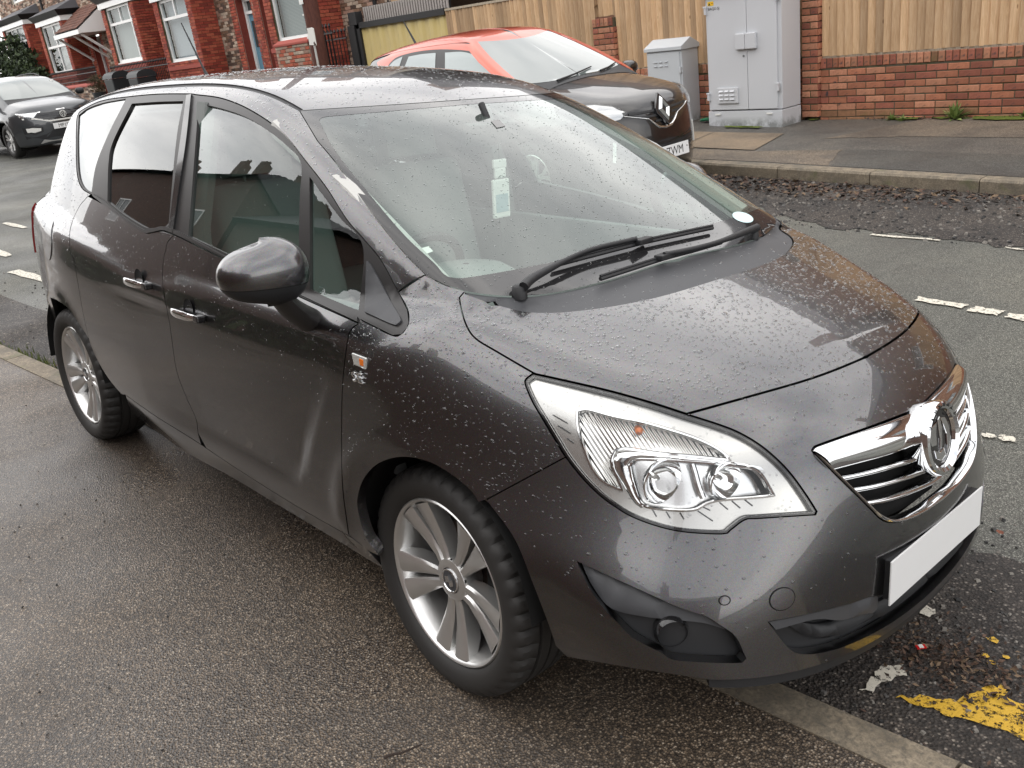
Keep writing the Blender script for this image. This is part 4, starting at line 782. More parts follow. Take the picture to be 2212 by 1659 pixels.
def house(label, x0, x1, zg, ztop, bays, doors, seed, uppers=(), quoin=True, roof=True, cap=300, walls=CLINK, wts=(4, 4, 3, 3)):
    th = empty('terraced_house', (0, 0, 0), 0, label, 'house'); B = Bricks(seed)
    holes = [(b[0] - x0, b[1] - x0, -1, b[3] - zg) for b in bays] + [(d[0] - x0 - .12, d[1] - x0 + .12, -1, d[2] - zg + .05) for d in doors]
    up = [(u[0] - x0, u[1] - x0, u[2] - zg, u[3] - zg) for u in uppers]
    q_ = [(d[0] - x0 - .45, d[1] - x0 + .45, -1, d[2] - zg + .3) for d in doors]
    B.wall((x0, HY, zg), 0, x1 - x0, ztop - zg, walls, wts, holes=holes + up + q_)
    for d in doors: B.wall((d[0] - .45, HY, zg), 0, d[1] - d[0] + .9, d[2] - zg + .3, REDB, holes=[(.33, .33 + d[1] - d[0] + .24, -1, d[2] - zg + .05)])
    m = MB(); H_ = [(h[0] + x0, h[1] + x0, h[2] + zg, h[3] + zg) for h in holes[len(bays):] + up]
    xs = sorted({x0, x1, *[h[0] for h in H_], *[h[1] for h in H_]})
    for a, b in zip(xs[:-1], xs[1:]):
        zs = [(zg - .6, ztop)]
        for h in H_:
            if h[0] < (a + b) / 2 < h[1]:
                n_ = []
                for p, q in zs:
                    if h[3] < q: n_.append((max(p, h[3]), q))
                    if h[2] > p: n_.append((p, min(q, h[2])))
                zs = n_
        for p, q in zs:
            if q - p > .01: m.bbox((a, HY + .006, p), (b, HY + .22, q))
    m.build('wall', M['mortar_pale'] if walls is CLINK else M['mortar'], th)
    m = MB(); m.bbox((x0 + .05, HY + 4.5, zg), (x1 - .05, HY + 7.5, ztop - .2)); m.build('rear_wing', walls[0], th)
    for bx0, bx1, zs_, zt, wl, back, ch in bays:
        # canted-side brick bay: front face, two returns, white fascia, dark cornice
        yb = HY - .65; wx0, wx1 = bx0 + .34, bx1 - .34
        B.wall((bx0, yb, zg), 0, bx1 - bx0, zt - zg, REDB, holes=[(.34, bx1 - bx0 - .34, zs_ - zg, zt - zg + .1)]); B.wall((bx1, yb, zg), math.pi / 2, .65, zt - zg, REDB if quoin else walls); B.wall((bx0, HY, zg), -math.pi / 2, .65, zt - zg, REDB)
        k = MB(); k.bbox((bx0 + .01, yb + .008, zg - .5), (wx0 - .001, HY + .1, zt)); k.bbox((wx1 + .001, yb + .008, zg - .5), (bx1 - .01, HY + .1, zt)); k.bbox((wx0 - .001, yb + .008, zg - .5), (wx1 + .001, HY + .1, zs_ - .05)); k.build('bay_core', M['mortar'], th)
        k = MB(); k.bbox((bx0 - .02, yb - .05, zs_ - .22), (bx1 + .02, yb + .0, zs_ - .12)); k.build('bay_string_course', M['red_stone'], th)
        k = MB(); k.bbox((bx0 - .05, yb - .06, zt), (bx1 + .05, HY, zt + .17)); k.build('fascia', M['upvc'], th)
        k = MB(); k.add([(bx0 - .08, yb - .09, zt + .172), (bx1 + .08, yb - .09, zt + .172), (bx1 + .08, HY, zt + .172), (bx0 - .08, HY, zt + .172), (bx0 - .22, yb - .22, zt + .36), (bx1 + .22, yb - .22, zt + .36), (bx1 + .22, HY, zt + .36), (bx0 - .22, HY, zt + .36)], [(3, 2, 1, 0), (0, 1, 5, 4), (1, 2, 6, 5), (3, 0, 4, 7), (4, 5, 6, 7)]); k.build('cornice', M['black_wood'], th)
        k = MB(); k.add([(bx0 - .20, yb - .20, zt + .364), (bx1 + .20, yb - .20, zt + .364), (bx1 + .05, HY, zt + .72), (bx0 - .05, HY, zt + .72), (bx0 - .2, HY, zt + .364), (bx1 + .2, HY, zt + .364)], [(0, 1, 2, 3), (1, 5, 2), (0, 3, 4)]); k.build('bay_roof', M['slate'], th)
        window(th, wx0, wx1, zs_, zt - .01, yb + .08, wl, back)
    for dx0, dx1, dz, mat in doors:
        d = MB(); d.bbox((dx0, HY + .26, zg), (dx1, HY + .31, dz - .38)); dr = d.build('door', mat, th)
        d = MB(); d.bbox((dx0 - .10, HY + .20, zg), (dx0, HY + .34, dz)); d.bbox((dx1, HY + .20, zg), (dx1 + .10, HY + .34, dz)); d.bbox((dx0, HY + .20, dz - .07), (dx1, HY + .34, dz)); d.bbox((dx0, HY + .20, dz - .38), (dx1, HY + .34, dz - .31)); d.build('door_frame', M['upvc'], th)
        d = MB(); d.bbox((dx0, HY + .28, dz - .31), (dx1, HY + .29, dz - .07)); d.build('fanlight', M['win'], th)
        h_ = dz - .38 - zg
        for (a, b, c, e) in ((.15, .85, .62, .92), (.12, .46, .08, .5), (.54, .88, .08, .5)):
            d = MB(); d.bbox((dx0 + (dx1 - dx0) * a, HY + .245, zg + h_ * c), (dx0 + (dx1 - dx0) * b, HY + .259, zg + h_ * e)); d.build('door_panel' if c < .5 else 'door_light', mat if c < .5 else M['win'], dr, bevel=.004)
        d = MB(); d.box((dx1 - .10, HY + .23, zg + h_ * .45), (.03, .04, .16)); d.build('handle', M['chrome'], dr, bevel=.004)
        d = MB(); d.bbox((dx0 - .115, HY + .01, zg), (dx0 - .102, HY + .34, dz)); d.bbox((dx1 + .102, HY + .01, zg), (dx1 + .115, HY + .34, dz)); d.build('door_reveal', REDB[2], th)
    for u in uppers: window(th, u[0], u[1], u[2], u[3], HY + .1, [('v', .5, 0, 1), ('h', .6, 0, 1)], M['net'])
    if roof:
        r = MB(); r.add([(x0, HY - .3, ztop), (x1, HY - .3, ztop), (x1, HY + 3.6, ztop + 2.3), (x0, HY + 3.6, ztop + 2.3), (x1, HY + 7.5, ztop), (x0, HY + 7.5, ztop)], [(0, 1, 2, 3), (3, 2, 4, 5), (1, 4, 2), (0, 3, 5)]); r.build('roof', M['slate'], th)
        c = MB(); c.bbox((x1 - .5, HY + 3.2, ztop + 1.6), (x1 + .0, HY + 4.2, ztop + 3.5)); ch_ = c.build('chimney', BROWNB[0], th)
    B.build(th, cap); return th
SW = [('v', .55, 0, 1), ('h', .70, 0, 1), ('v', .30, .70, 1)]
house('brown brick house with an ivy-covered bay window, far left', -45.5, -38.6, .9, 7.2, [(-43.3, -39.6, 2.35, 4.2, SW, M['win'], 0)], [], 21, [(-43, -41, 5.2, 6.6)], cap=120)
house('red brick house whose bay window stands behind the small grey car', -38.58, -33.05, .85, 7.2, [(-37.95, -34.75, 2.2, 3.92, [('v', .52, 0, 1), ('h', .55, 0, 1)], M['win'], 0)], [(-34.15, -33.35, 3.25, M['door_red'])], 22, [(-37.5, -35.4, 5.1, 6.6)], cap=200)
house('red brick bay house with blinds, right of the tiled door canopy', -33.03, -27.15, .75, 7.1, [(-30.45, -27.55, 2.2, 3.85, [('h', .70, 0, 1), ('v', .5, .70, 1), ('v', .88, 0, 1)], M['blind'], 0)], [], 23, [(-30, -28, 5, 6.5)])
house('brick house with lace-curtained bay and blue front door', -27.13, -21.15, .7, 7.0, [(-26.0, -23.35, 1.97, 3.62, [('h', .70, 0, 1), ('v', .5, .70, 1)], M['net'], 0)], [(-22.0, -21.35, 3.25, M['door_blue'])], 24, [(-25.6, -23.6, 4.9, 6.4)])
house('brick house with white front door behind the telegraph pole', -21.13, -14.0, .62, 6.9, [(-19.25, -16.95, 2.05, 3.55, [('h', 1.2, 0, 1)], M['blind'], 0)], [(-20.65, -19.95, 3.2, M['upvc'])], 25, [(-18.6, -16.8, 4.9, 6.4)])
# canopy over the red door
cn = empty('door_canopy', (0, 0, 0), 0, 'brown tiled canopy on white brackets over the dark red door', 'canopy')
cx0, cx1, cy0, cy1, cz0, cz1 = -34.55, -31.75, 8.45, 9.5, 3.42, 4.18
cb_ = MB(); rows = 8
for r_i in range(rows):
    a, b = r_i / rows, (r_i + 1) / rows; y0_, y1_ = cy0 + (cy1 - cy0) * a, cy0 + (cy1 - cy0) * (b + .04); z0_, z1_ = cz0 + (cz1 - cz0) * a + .075, cz0 + (cz1 - cz0) * (b + .04) + .045
    for c_i in range(13):
        xa = cx0 + (cx1 - cx0) * (c_i + .5 * (r_i % 2)) / 13.5; xb = xa + (cx1 - cx0) / 13.5 - .008; q = MB(); q.add([(xa, y0_, z0_), (xb, y0_, z0_), (xb, y1_, z1_), (xa, y1_, z1_), (xa, y0_, z0_ - .025), (xb, y0_, z0_ - .025)], [(0, 1, 2, 3), (4, 5, 1, 0)]); q.build('tile', M['tile'], cn)
m = MB(); m.bbox((cx0 - .03, cy0 - .03, cz0 - .14), (cx1 + .03, cy0 + .02, cz0 + .0)); m.build('canopy_fascia', M['upvc'], cn)
m = MB(); m.add([(cx1 + .02, cy0, cz0 - .12), (cx1 + .02, cy1, cz0 - .12), (cx1 + .02, cy1, cz1), (cx1 + .02, cy0, cz0 + .02), (cx0 - .02, cy0, cz0 - .12), (cx0 - .02, cy1, cz0 - .12), (cx0 - .02, cy1, cz1), (cx0 - .02, cy0, cz0 + .02)], [(0, 1, 2, 3), (7, 6, 5, 4), (0, 4, 5, 1)]); m.build('canopy_cheek', M['upvc'], cn)
for x in (cx0 + .15, cx1 - .12, cx1 - .95): m = MB(); m.tube([(x, cy0 + .08, cz0 - .14), (x, cy1 + .02, cz0 - .95)], .045, 4); m.build('bracket', M['upvc'], cn)
m = MB(); m.add([(cx0, cy0, cz0 + .02), (cx1, cy0, cz0 + .02), (cx1, cy1, cz1 + .02), (cx0, cy1, cz1 + .02)], [(0, 1, 2, 3)]); m.build('tile_underlay', M['black_wood'], cn)
# ivy on the far-left bay
M['ivy'] = leaf_mat('ivy_leaf', [(.022, .038, .015), (.035, .055, .02), (.05, .075, .028), (.015, .024, .011), (.07, .085, .04)])
iv = empty('ivy', (-42.2, 8.7, .9), 0, 'dark green ivy climbing over the bay window, far left', 'ivy'); m = MB(); r = random.Random(4)
for _ in range(5200):
    lobe = r.random(); cx_ = r.choice((-1.9, -1.0, .2, 1.1, 2.6, 3.4)); zt = {-1.9: 3.3, -1.0: 2.9, .2: 2.1, 1.1: 3.0, 2.6: 2.4, 3.4: 1.6}[cx_]; z = zt * r.random() ** .8; x = cx_ + r.gauss(0, .42) * (1.15 - .6 * z / zt); y = r.gauss(-.05, .16); s_ = r.uniform(.05, .10)
    Mx = Matrix.Rotation(r.uniform(0, 6.28), 3, 'Z') @ Matrix.Rotation(r.uniform(.6, 1.6), 3, 'X') @ Matrix.Rotation(r.uniform(0, 6), 3, 'Z'); m.add([Mx @ Vector(p) + Vector((x, y, z)) for p in ((-s_, 0, 0), (0, -s_ * .8, 0), (s_, 0, .02), (0, s_ * .8, 0))], [(0, 1, 2, 3)])
m.build('ivy_foliage', M['ivy'], iv)['kind'] = 'stuff'; m = MB(); [m.tube([(x, 0, -.3), (x + .1, .05, 1.0), (x - .05, .05, z)], [.03, .02, .008], 6) for x, z in ((-1.9, 3), (.2, 1.8), (1.1, 2.7), (2.6, 2.1))]; m.build('ivy_stem', base_mat('ivy_stem', (.06, .045, .03), .8), iv)
# garden walls, railings, bins
def garden_wall(label, x0, x1, zb, zt, y, seed, mats, cap=200, cope=None):
    th = empty('garden_wall', (0, 0, 0), 0, label, 'brick wall'); B = Bricks(seed); B.wall((x0, y, zb), 0, x1 - x0, zt - zb, mats); B.wall((x1, y, zb), math.pi / 2, .22, zt - zb, mats); B.build(th, cap); m = MB(); m.bbox((x0 + .004, y + .006, zb - .3), (x1 - .004, y + .22, zt)); m.build('wall_core', M['mortar_pale'], th)
    m = MB(); m.prism([(y - .04, zt), (y + .26, zt), (y + .26, zt + .05), (y + .11, zt + .12), (y - .04, zt + .05)], 0, x0 - .03, x1 + .03); m.build('coping', cope or M['red_stone'], th, bevel=.01)
def railing(label, x0, x1, zb, h, y):
    th = empty('iron_railing', (0, 0, 0), 0, label, 'railing'); n = int((x1 - x0) / .13)
    m = MB(); m.bbox((x0, y - .012, zb + .08), (x1, y + .012, zb + .105)); m.bbox((x0, y - .012, zb + h - .12), (x1, y + .012, zb + h - .095)); m.build('rail', M['iron'], th)
    b = MB(); b.tube([(0, 0, 0), (0, 0, h)], .011, 6); b.lathe([(h, .011), (h + .03, .028), (h + .055, .020), (h + .085, .002)], 8, 'z'); bo = b.build('railing_bar', M['iron'], th, smooth=True); bo.location = (x0, y, zb)
    for i in range(1, n + 1): inst('railing_bar', bo.data, th, (x0 + i * .13, y, zb))
garden_wall('pink and brown brick garden wall left of the rusty sign', -17.75, -16.25, .3, 1.93, 8.2, 31, CLINK[1:3] + REDB[3:], 150, M['red_stone'])
garden_wall('mossy yellow-brown garden wall between telegraph pole and yellow gate', -14.75 + .1, -14.36, .3, 1.58, 8.25, 32, [BROWNB[3], CLINK[1], BROWNB[1]], 100, BROWNB[3])
railing('black railing with spear tops right of the telegraph pole', -15.55, -14.75, 1.30, .72, 8.22)
railing('black spear-topped gate bars in front of the white-framed window', -16.2, -15.2, 1.0, 1.15, 8.2)
garden_wall('red coped garden wall behind the small grey car', -36.2, -30.9, .6, 1.62, 8.3, 33, CLINK, 100)
railing('black railing on the red coped wall behind the small grey car', -36.2, -30.9, 1.74, .42, 8.40)
railing('black railing between the two wheelie bins', -29.2, -24.4, .9, 1.15, 8.3)
M['bin'] = base_mat('black_bin_plastic', (.022, .026, .028), .45)
def bin_(x, y, z, label):
    b = empty('wheelie_bin', (x, y, z), R_(8), label, 'wheelie bin', 'black wheelie bins')
    m = MB(); m.box((0, 0, .50), (.48, .52, .90), taper=1.12); m.build('bin_body', M['bin'], b, bevel=.03)
    m = MB(); V = []; n = 9
    for k in (-.30, .30):
        for i in range(n): t = math.pi * i / (n - 1); V.append((k, -.31 * math.cos(t), .96 + .20 * math.sin(t) ** .8))
    m.add(V, [(i, i + 1, n + i + 1, n + i) for i in range(n - 1)] + [tuple(range(n)), tuple(range(2 * n - 1, n - 1, -1))]); m.build('bin_lid', M['bin'], b, smooth=True)
    m = MB(); m.tube([(-.22, .33, .95), (.22, .33, .95)], .016, 8); m.build('bin_handle', M['bin'], b)
    for sx in (-1, 1): m = MB(); m.lathe([(-.025, .01), (-.025, .10), (.025, .10), (.025, .01)], 16, 'x', c=(sx * .2, .26, .10)); m.build('bin_wheel', M['black_plastic'], b)
bin_(-27.8, 7.95, .80, 'black wheelie bin in front of the bay with blinds, nearer the grey car'); bin_(-25.7, 7.95, .74, 'black wheelie bin below the lace-curtained bay, right of the other bin')
pt_ = empty('plant_pot', (-29.95, 8.0, .86), 0, 'withered shrub in a dark pot left of the wheelie bins', 'potted plant'); m = MB(); m.lathe([(0, .16), (.55, .22), (.56, .19), (.5, .18)], 16, 'z'); m.build('pot', M['bin'], pt_, smooth=True)
m = MB(); r = random.Random(9)
for _ in range(700): d = Vector((r.gauss(0, 1), r.gauss(0, 1), r.gauss(0, 1))).normalized() * .30 * r.random() ** .4; s_ = r.uniform(.02, .05); a = r.uniform(0, 6); m.add([(d.x - s_ * math.cos(a), d.y, d.z + .80), (d.x, d.y - s_, d.z + .80 + s_), (d.x + s_ * math.cos(a), d.y + s_, d.z + .80)], [(0, 1, 2)])
m.build('shrub_foliage', leaf_mat('withered_leaf', [(.10, .09, .05), (.16, .13, .08), (.22, .2, .14)]), pt_)
# drain pipes on the end wall
for x, r_, l in ((-15.45, .045, 'thick black drainpipe on the end house wall right of the pole'), (-14.95, .02, 'thin dark pipe on the end house wall near the yellow gate')): o = MB().tube([(x, HY - .08, .6), (x, HY - .08, 6.6)], r_, 8).build('drainpipe', M['iron'], smooth=True); tag(o, l, 'drainpipe')
o = MB().tube([(-38.62, HY - .10, .8), (-38.62, HY - .10, 6.8)], .05, 8).build('drainpipe', M['iron'], smooth=True); tag(o, 'black drainpipe between the ivy bay and the next bay, far left', 'drainpipe')
o = MB().bbox((-14.0, 8.9, .5), (-13.78, 9.1, 3.4)).build('timber_post', M['board']); tag(o, 'pale square timber post above the black gate post', 'post')
# brick house behind the gate and fence (it also shows in the bonnet and the roof)
house('brown brick house standing behind the yellow gate and the timber fence', -13.6, -2.2, .5, 6.2, [], [], 26, [(-11.2, -9.6, 3.2, 4.6), (-6.4, -4.9, 2.9, 4.5)], cap=200, walls=BROWNB, wts=(4, 4, 3, 2)).location = (0, 3.6, 0)
house('brown brick house with white windows beyond the right end of the fence', -1.2, 10, .2, 6.4, [], [(5.2, 6.0, 2.6, M['upvc'])], 27, [(0.6, 2.4, 3.0, 4.6), (3.5, 4.8, 1.0, 2.5), (7.2, 9, 3.2, 4.7)], cap=40, walls=BROWNB).location = (0, 3.0, 0)
# houses on the near side, seen only as reflections in the side glass
def near_house(label, x0, x1, y0, zg, zt, ridge, ch, wins=()):
    th = empty('brick_house', (0, 0, 0), 0, label, 'house'); d = 7.5
    m = MB(); m.bbox((x0, y0 - d, zg - 1), (x1, y0, zt)); bw = m.build('wall', NHB, th)
    xm = (x0 + x1) / 2; m = MB(); m.add([(x0 - .2, y0 + .3, zt + .002), (x1 + .2, y0 + .3, zt + .002), (x1 + .2, y0 - d / 2, ridge), (x0 - .2, y0 - d / 2, ridge), (x1 + .2, y0 - d - .3, zt + .002), (x0 - .2, y0 - d - .3, zt + .002)], [(0, 1, 2, 3), (3, 2, 4, 5), (1, 4, 2), (0, 3, 5)]); rf = m.build('roof', M['slate'], th)
    for cx_ in ch: m = MB(); m.bbox((cx_, y0 - d / 2 - .4, ridge - .7), (cx_ + .9, y0 - d / 2 + .4, ridge + 1.1)); m.lathe([(ridge + 1.1, .13), (ridge + 1.5, .11)], 10, 'z', c=(cx_ + .25, y0 - d / 2, 0)); m.lathe([(ridge + 1.1, .13), (ridge + 1.5, .11)], 10, 'z', c=(cx_ + .65, y0 - d / 2, 0)); m.build('chimney', NHB, rf)
    for a, b, c, e in wins:
        f = MB(); t = .07; f.bbox((a, y0 - .01, c), (b, y0 + .04, c + t)); f.bbox((a, y0 - .01, e - t), (b, y0 + .04, e)); f.bbox((a, y0 - .01, c + t), (a + t, y0 + .04, e - t)); f.bbox((b - t, y0 - .01, c + t), (b, y0 + .04, e - t)); f.bbox(((a + b) / 2 - .03, y0 - .01, c + t), ((a + b) / 2 + .03, y0 + .04, e - t)); fr = f.build('window', M['upvc'], th)
        p = MB(); p.bbox((a + .02, y0 - .005, c + .02), (b - .02, y0 + .012, e - .02)); p.build('pane', M['win'], fr)
    return th
NHB = base_mat('near_house_brick', (.17, .07, .045), .9); g = G(NHB); bt = g.n('ShaderNodeTexBrick', Vector=g.mapping((1, 1, 1), rot=(R_(90), 0, 0)), Scale=3.4); bt.inputs['Color1'].default_value = (.155, .088, .068, 1); bt.inputs['Color2'].default_value = (.10, .062, .05, 1); bt.inputs['Mortar'].default_value = (.15, .135, .125, 1); bt.inputs['Mortar Size'].default_value = .02; g.color(bt.outputs['Color'])
near_house('dark brick house with chimneys mirrored in the side windows of the grey car', -34, -15.3, -8.8, .2, 7.9, 11.0, (-33, -25.5, -22.5, -17), [(-27, -25.2, 4.6, 6.2), (-20, -18.2, 4.6, 6.2)])
near_house('brick house mirrored in the front door window of the grey car', -15.1, -5.3, -9.0, .2, 6.0, 8.9, (-14.4, -10.6, -7.0), [(-12, -10.6, 2.9, 4.1), (-9, -7.8, 2.9, 4.1), (-12, -10.4, .9, 2.2)])
near_house('brick house behind the viewer, mirrored in the front wing of the grey car', -5.28, 5.2, -9.0, -.2, 5.6, 8.6, (-4.6, 3.5), [])
near_house('cream-windowed brick house mirrored in the chrome of the grille', 5.22, 24, -9.2, -.9, 5.0, 7.8, (6, 14), [(8, 9.6, 2.2, 3.5), (14, 16, 2.2, 3.5)])
hd_ = MB(); r = random.Random(2)
for _ in range(2600): hd_.box((r.uniform(-18, -7), -6.2 + r.gauss(0, .25), .3 + 1.3 * r.random()), (.12, .02, .10), Matrix.Rotation(r.uniform(0, 6), 3, 'Z') @ Matrix.Rotation(r.uniform(-1, 1), 3, 'X'))
tag(hd_.build('hedge', M['ivy']), 'clipped green hedge in front of the near brick house', 'hedge')
# ------------------------------------------------------------------ the grey hatchback in the foreground
car = empty('parked_car', (0, 0, 0), 0, 'dark grey rain-spotted hatchback parked half on the pavement, largest car', 'car')
car.matrix_world = Matrix([list(CAR_R[i]) + [0] for i in range(3)] + [[0, 0, 0, 1]])
def T_(k, o, p): return [(x * k + o[0], y * k + o[1]) for x, y in p]
z1 = lambda p: T_(.3384, (0, 0), p)
z2 = lambda p: T_(.3948, (686.2, 0), p)
z4 = lambda p: T_(.423, (0, 561.4), p)
z7 = lambda p: T_(.3948, (714.9, 973.1), p)
z8 = lambda p: T_(.3948, (1338.7, 998.1), p)
zh = lambda p: T_(.30457, (1110.4, 736.1), p)
zg = lambda p: T_(.25194, (1715.5, 736.1), p)
zr = lambda p: T_(.22561, (374.3, 0), p)
def cv(p, rev=False, step=7.): q = px(smooth(p, step)); return q[::-1] if rev else q
def cl_front(z0, z1_, n=30): return cast(np.c_[np.full(n, 3.), np.zeros(n), np.linspace(z0, z1_, n)], [(-1, 0, 0)])
def cl_top(x0, x1, n=30): return cast(np.c_[np.linspace(x0, x1, n), np.zeros(n), np.full(n, 3.)], [(0, 0, -1)])
def on_top(xy): xy = np.array(xy, float); return cast(np.c_[xy, np.full(len(xy), 3.)], [(0, 0, -1)])
def on_side(xz): xz = np.array(xz, float); return cast(np.c_[xz[:, 0], np.full(len(xz), -3.), xz[:, 1]], [(0, 1, 0)])
def on_front(yz): yz = np.array(yz, float); return cast(np.c_[np.full(len(yz), 3.), yz], [(-1, 0, 0)])
cat = lambda *a: np.concatenate([np.atleast_2d(q) for q in a])
BELT_F = [(774, 698), (645, 640), (520, 578), (440, 538), (376, 507)]
BELT_R = [(376, 507), (352, 498.5), (325, 502.5), (308, 501), (288, 487), (237, 447), (199, 420)]
SAIL = [(774, 698), (778, 690), (846, 724), (866, 722), (878, 708), (883, 694), (880, 667), (860, 631)]
P_ = M['paint']
c_split, c_dfront, c_drear, c_sill = cv(TR['door_split']), cv(TR['door_front']), cv(TR['door_rear']), cv(TR['sill'])
c_archr, c_archf = cv(TR['arch_r']), cv(TR['arch_f'])
# dark inner body that closes the gaps between panels
mb = MB()
mb.bbox((-3.0, -.66, .24), (.5, .66, .42)); mb.bbox((-2.15, -.78, .24), (-.45, .78, .55)); mb.bbox((-.1, -.48, .35), (.55, .48, .72))
mb.bbox((-3.1, -.62, .4), (-2.2, .62, .86)); mb.bbox((.56, -.36, .40), (.74, .36, .74)); mb.build('chassis', M['dark'], car)
for nm, xc in (('wheel_liner', 0.0), ('wheel_liner', -2.62)):
    A = [R_(a) for a in range(6, 178, 9)]
    for sy in (-1, 1):
        mb = MB(); ring = [(xc + .36 * math.cos(a), .33 + .37 * math.sin(a)) for a in A]; V = []
        for y in (.50, .86): V += [(x, sy * y, z) for x, z in ring]
        k = len(ring); mb.add(V, [(i, i + 1, k + i + 1, k + i) for i in range(k - 1)]); mb.add([(x, sy * .5, z) for x, z in ring], [tuple(range(k))]); mb.build(nm, M['dark'], car, smooth=True)
# ---- doors, sill, wings
panel('front_door', cat(px(BELT_F), c_split, c_sill[c_sill[:, 0] > c_split[-1][0] + .012], c_dfront[::-1]), 'side', P_, car)
panel('rear_door', cat(px(BELT_R)[::-1][1:], c_split, c_sill[c_sill[:, 0] < c_split[-1][0] - .012][::-1], c_drear[::-1], px([(190, 424)])), 'side', P_, car)
sb = on_side([(x, .232) for x in np.linspace(-.30, -2.2, 24)])
panel('sill', cat(c_sill, px([(792, 1186)]), sb), (0, 1, .25), P_, car, rim=.03)
w_bot = [(918, 594), (962.5, 616), (1004, 628)]
c_fh = cv(TR['fend_hood']); HD = smooth(TR['head'], 6, True)
hd3 = px(HD)
def head_arc(a, b):
    """piece of the headlamp outline between the traced points nearest a and b, walking forwards"""
    i = min(range(len(HD)), key=lambda k: (HD[k][0] - a[0]) ** 2 + (HD[k][1] - a[1]) ** 2); j = min(range(len(HD)), key=lambda k: (HD[k][0] - b[0]) ** 2 + (HD[k][1] - b[1]) ** 2)
    return px((HD + HD)[i:(j if j >= i else j + len(HD)) + 1])
c_fb = cv(TR['fend_bump'])
panel('front_wing', cat(c_dfront[::-1], px(smooth(SAIL[1:], 5)), cv(w_bot), c_fh, head_arc((1150, 807), (1223, 989)), c_fb[::-1], c_archf[c_archf[:, 0] < .235][::-1], px([(795, 1190), (761, 1162)])), 'fend', P_, car, rim=.03)
# ---- side frame: A-pillar, cant rail, rear quarter
DLO_TOP = z1([(578, 1240), (520, 1197), (490, 1100), (485, 900), (492, 740), (540, 692), (650, 642), (805, 618), (1000, 600), (1200, 598), (1250, 603), (1420, 628), (1600, 703), (1800, 843), (1960, 1038), (2090, 1208)]) + [(748.6, 473.8), (790, 522), (823, 563), (860, 631)]
def tail(z): z = np.asarray(z, float); d = np.array([.62, .78, 0.]); return cast(np.c_[np.full(len(z), -3.12) - d[0] * 3, np.full(len(z), -.72) - d[1] * 3, z], [d])
zz = np.linspace(1.47, .32, 40); tl = tail(zz); tl = tl[~np.isnan(tl[:, 0])]
ditch = on_top([(x, -.567 + .02 * np.clip(-x - 1.8, 0, 2) ** 1.5) for x in np.linspace(-.90, -2.95, 40)])
dl = cv(DLO_TOP, step=6)
panel('side_frame', cat(cv(TR['apil_fend'])[::1], cv(TR['ws_right'], True), px([(648, 240)]), ditch[1:], tl, on_side([(-3.02, .33), (-2.985, .40)]), c_archr[1:], c_drear[::-1], dl), 'rail', P_, car, rim=.02)
# ---- roof, bonnet, cowl, windscreen
rw = cv(TR['roof_ws'][:4] + [(1000, 216)]); rw = rw[rw[:, 1] < 0]; rc = on_top([(-.806, 0)])
dit2 = ditch + [0, .018, 0]; dit2 = on_top(dit2[:, :2])
panel('roof', cat(rw + [-.004, 0, 0], rc + [-.004, 0, 0], cl_top(-.83, -3.05, 30), on_top([(-3.03, -.3), (-2.97, -.5)]), dit2[::-1]), 'roof', P_, car, both=True, inset=0, rim=.012)
panel('roof_ditch', cat(ditch + [0, 0, 0], dit2[::-1]), 'roof', M['black_plastic'], car, inset=.0005, off=-.004, rim=0)
hf = cv(TR['hood_front'][:5]); hf = hf[hf[:, 1] < -.004]; hr = cv(TR['hood_rear'][:8]); hr = hr[hr[:, 1] < -.004]
hfc, hrc = np.array([hf[-1][0] + .001, 0, 0]), np.array([hr[-1][0], 0, 0])
panel('bonnet', cat(c_fh, head_arc((1484, 894), (1152, 807))[::-1], hf, cl_top(hfc[0] - .002, hrc[0] + .002, 26), hr[::-1]), 'top', P_, car, both=True, inset=.002, rim=.02, sp=.032)
wb = cv(TR['ws_bot'][1:7]); wb = wb[wb[:, 1] < -.01]
panel('cowl_panel', cat(px([(1004, 630)]), hr, cl_top(hrc[0] + .0, wb[-1][0] + .01, 6), wb[::-1]), 'top', M['grey_plastic'], car, both=True, off=-.004, inset=.001)
wr = cv(TR['ws_right']); wsx = np.linspace(-.80, wb[-1][0] + .004, 30)
wsc = cl_top(-.80, wb[-1][0] + .004, 30)
ws_out = cat(rw[::-1][:0], rc, rw[::-1], wr, cv(w_bot[:2]), wb, wsc[::-1])
CLEAR = z2([(20, 645), (8, 660), (100, 830), (300, 1080), (480, 1290), (640, 1440), (690, 1497), (740, 1518), (850, 1513), (1250, 1440), (1700, 1330)])
ct = cv(z2([(20, 645), (50, 638), (400, 608), (780, 575)])); ct = ct[ct[:, 1] < 0]; cb = cv(CLEAR); cb = cb[cb[:, 1] < -.03]
ctc, cbc = ct[-1] * [1, 0, 1], cb[-1] * [1, 0, 1] + [.005, 0, 0]
# border of the windscreen as strips: sides plus top and bottom, split on the centre line
panel('windscreen_border', cat(rc, rw[::-1], wr, cv(w_bot[:2]), wb, cl_top(wb[-1][0] + .003, cbc[0], 4), cb[::-1], ct, [ctc], rc), 'ws', M['frit'], car, both=True, inset=.0006, rim=0, off=0)
panel('windscreen', cat([ctc], ct[::-1], cb, [cbc], cl_top(cbc[0] - .004, ctc[0] + .004, 24)), 'ws', M['screen'], car, both=True, inset=0, rim=0, off=-.0006)
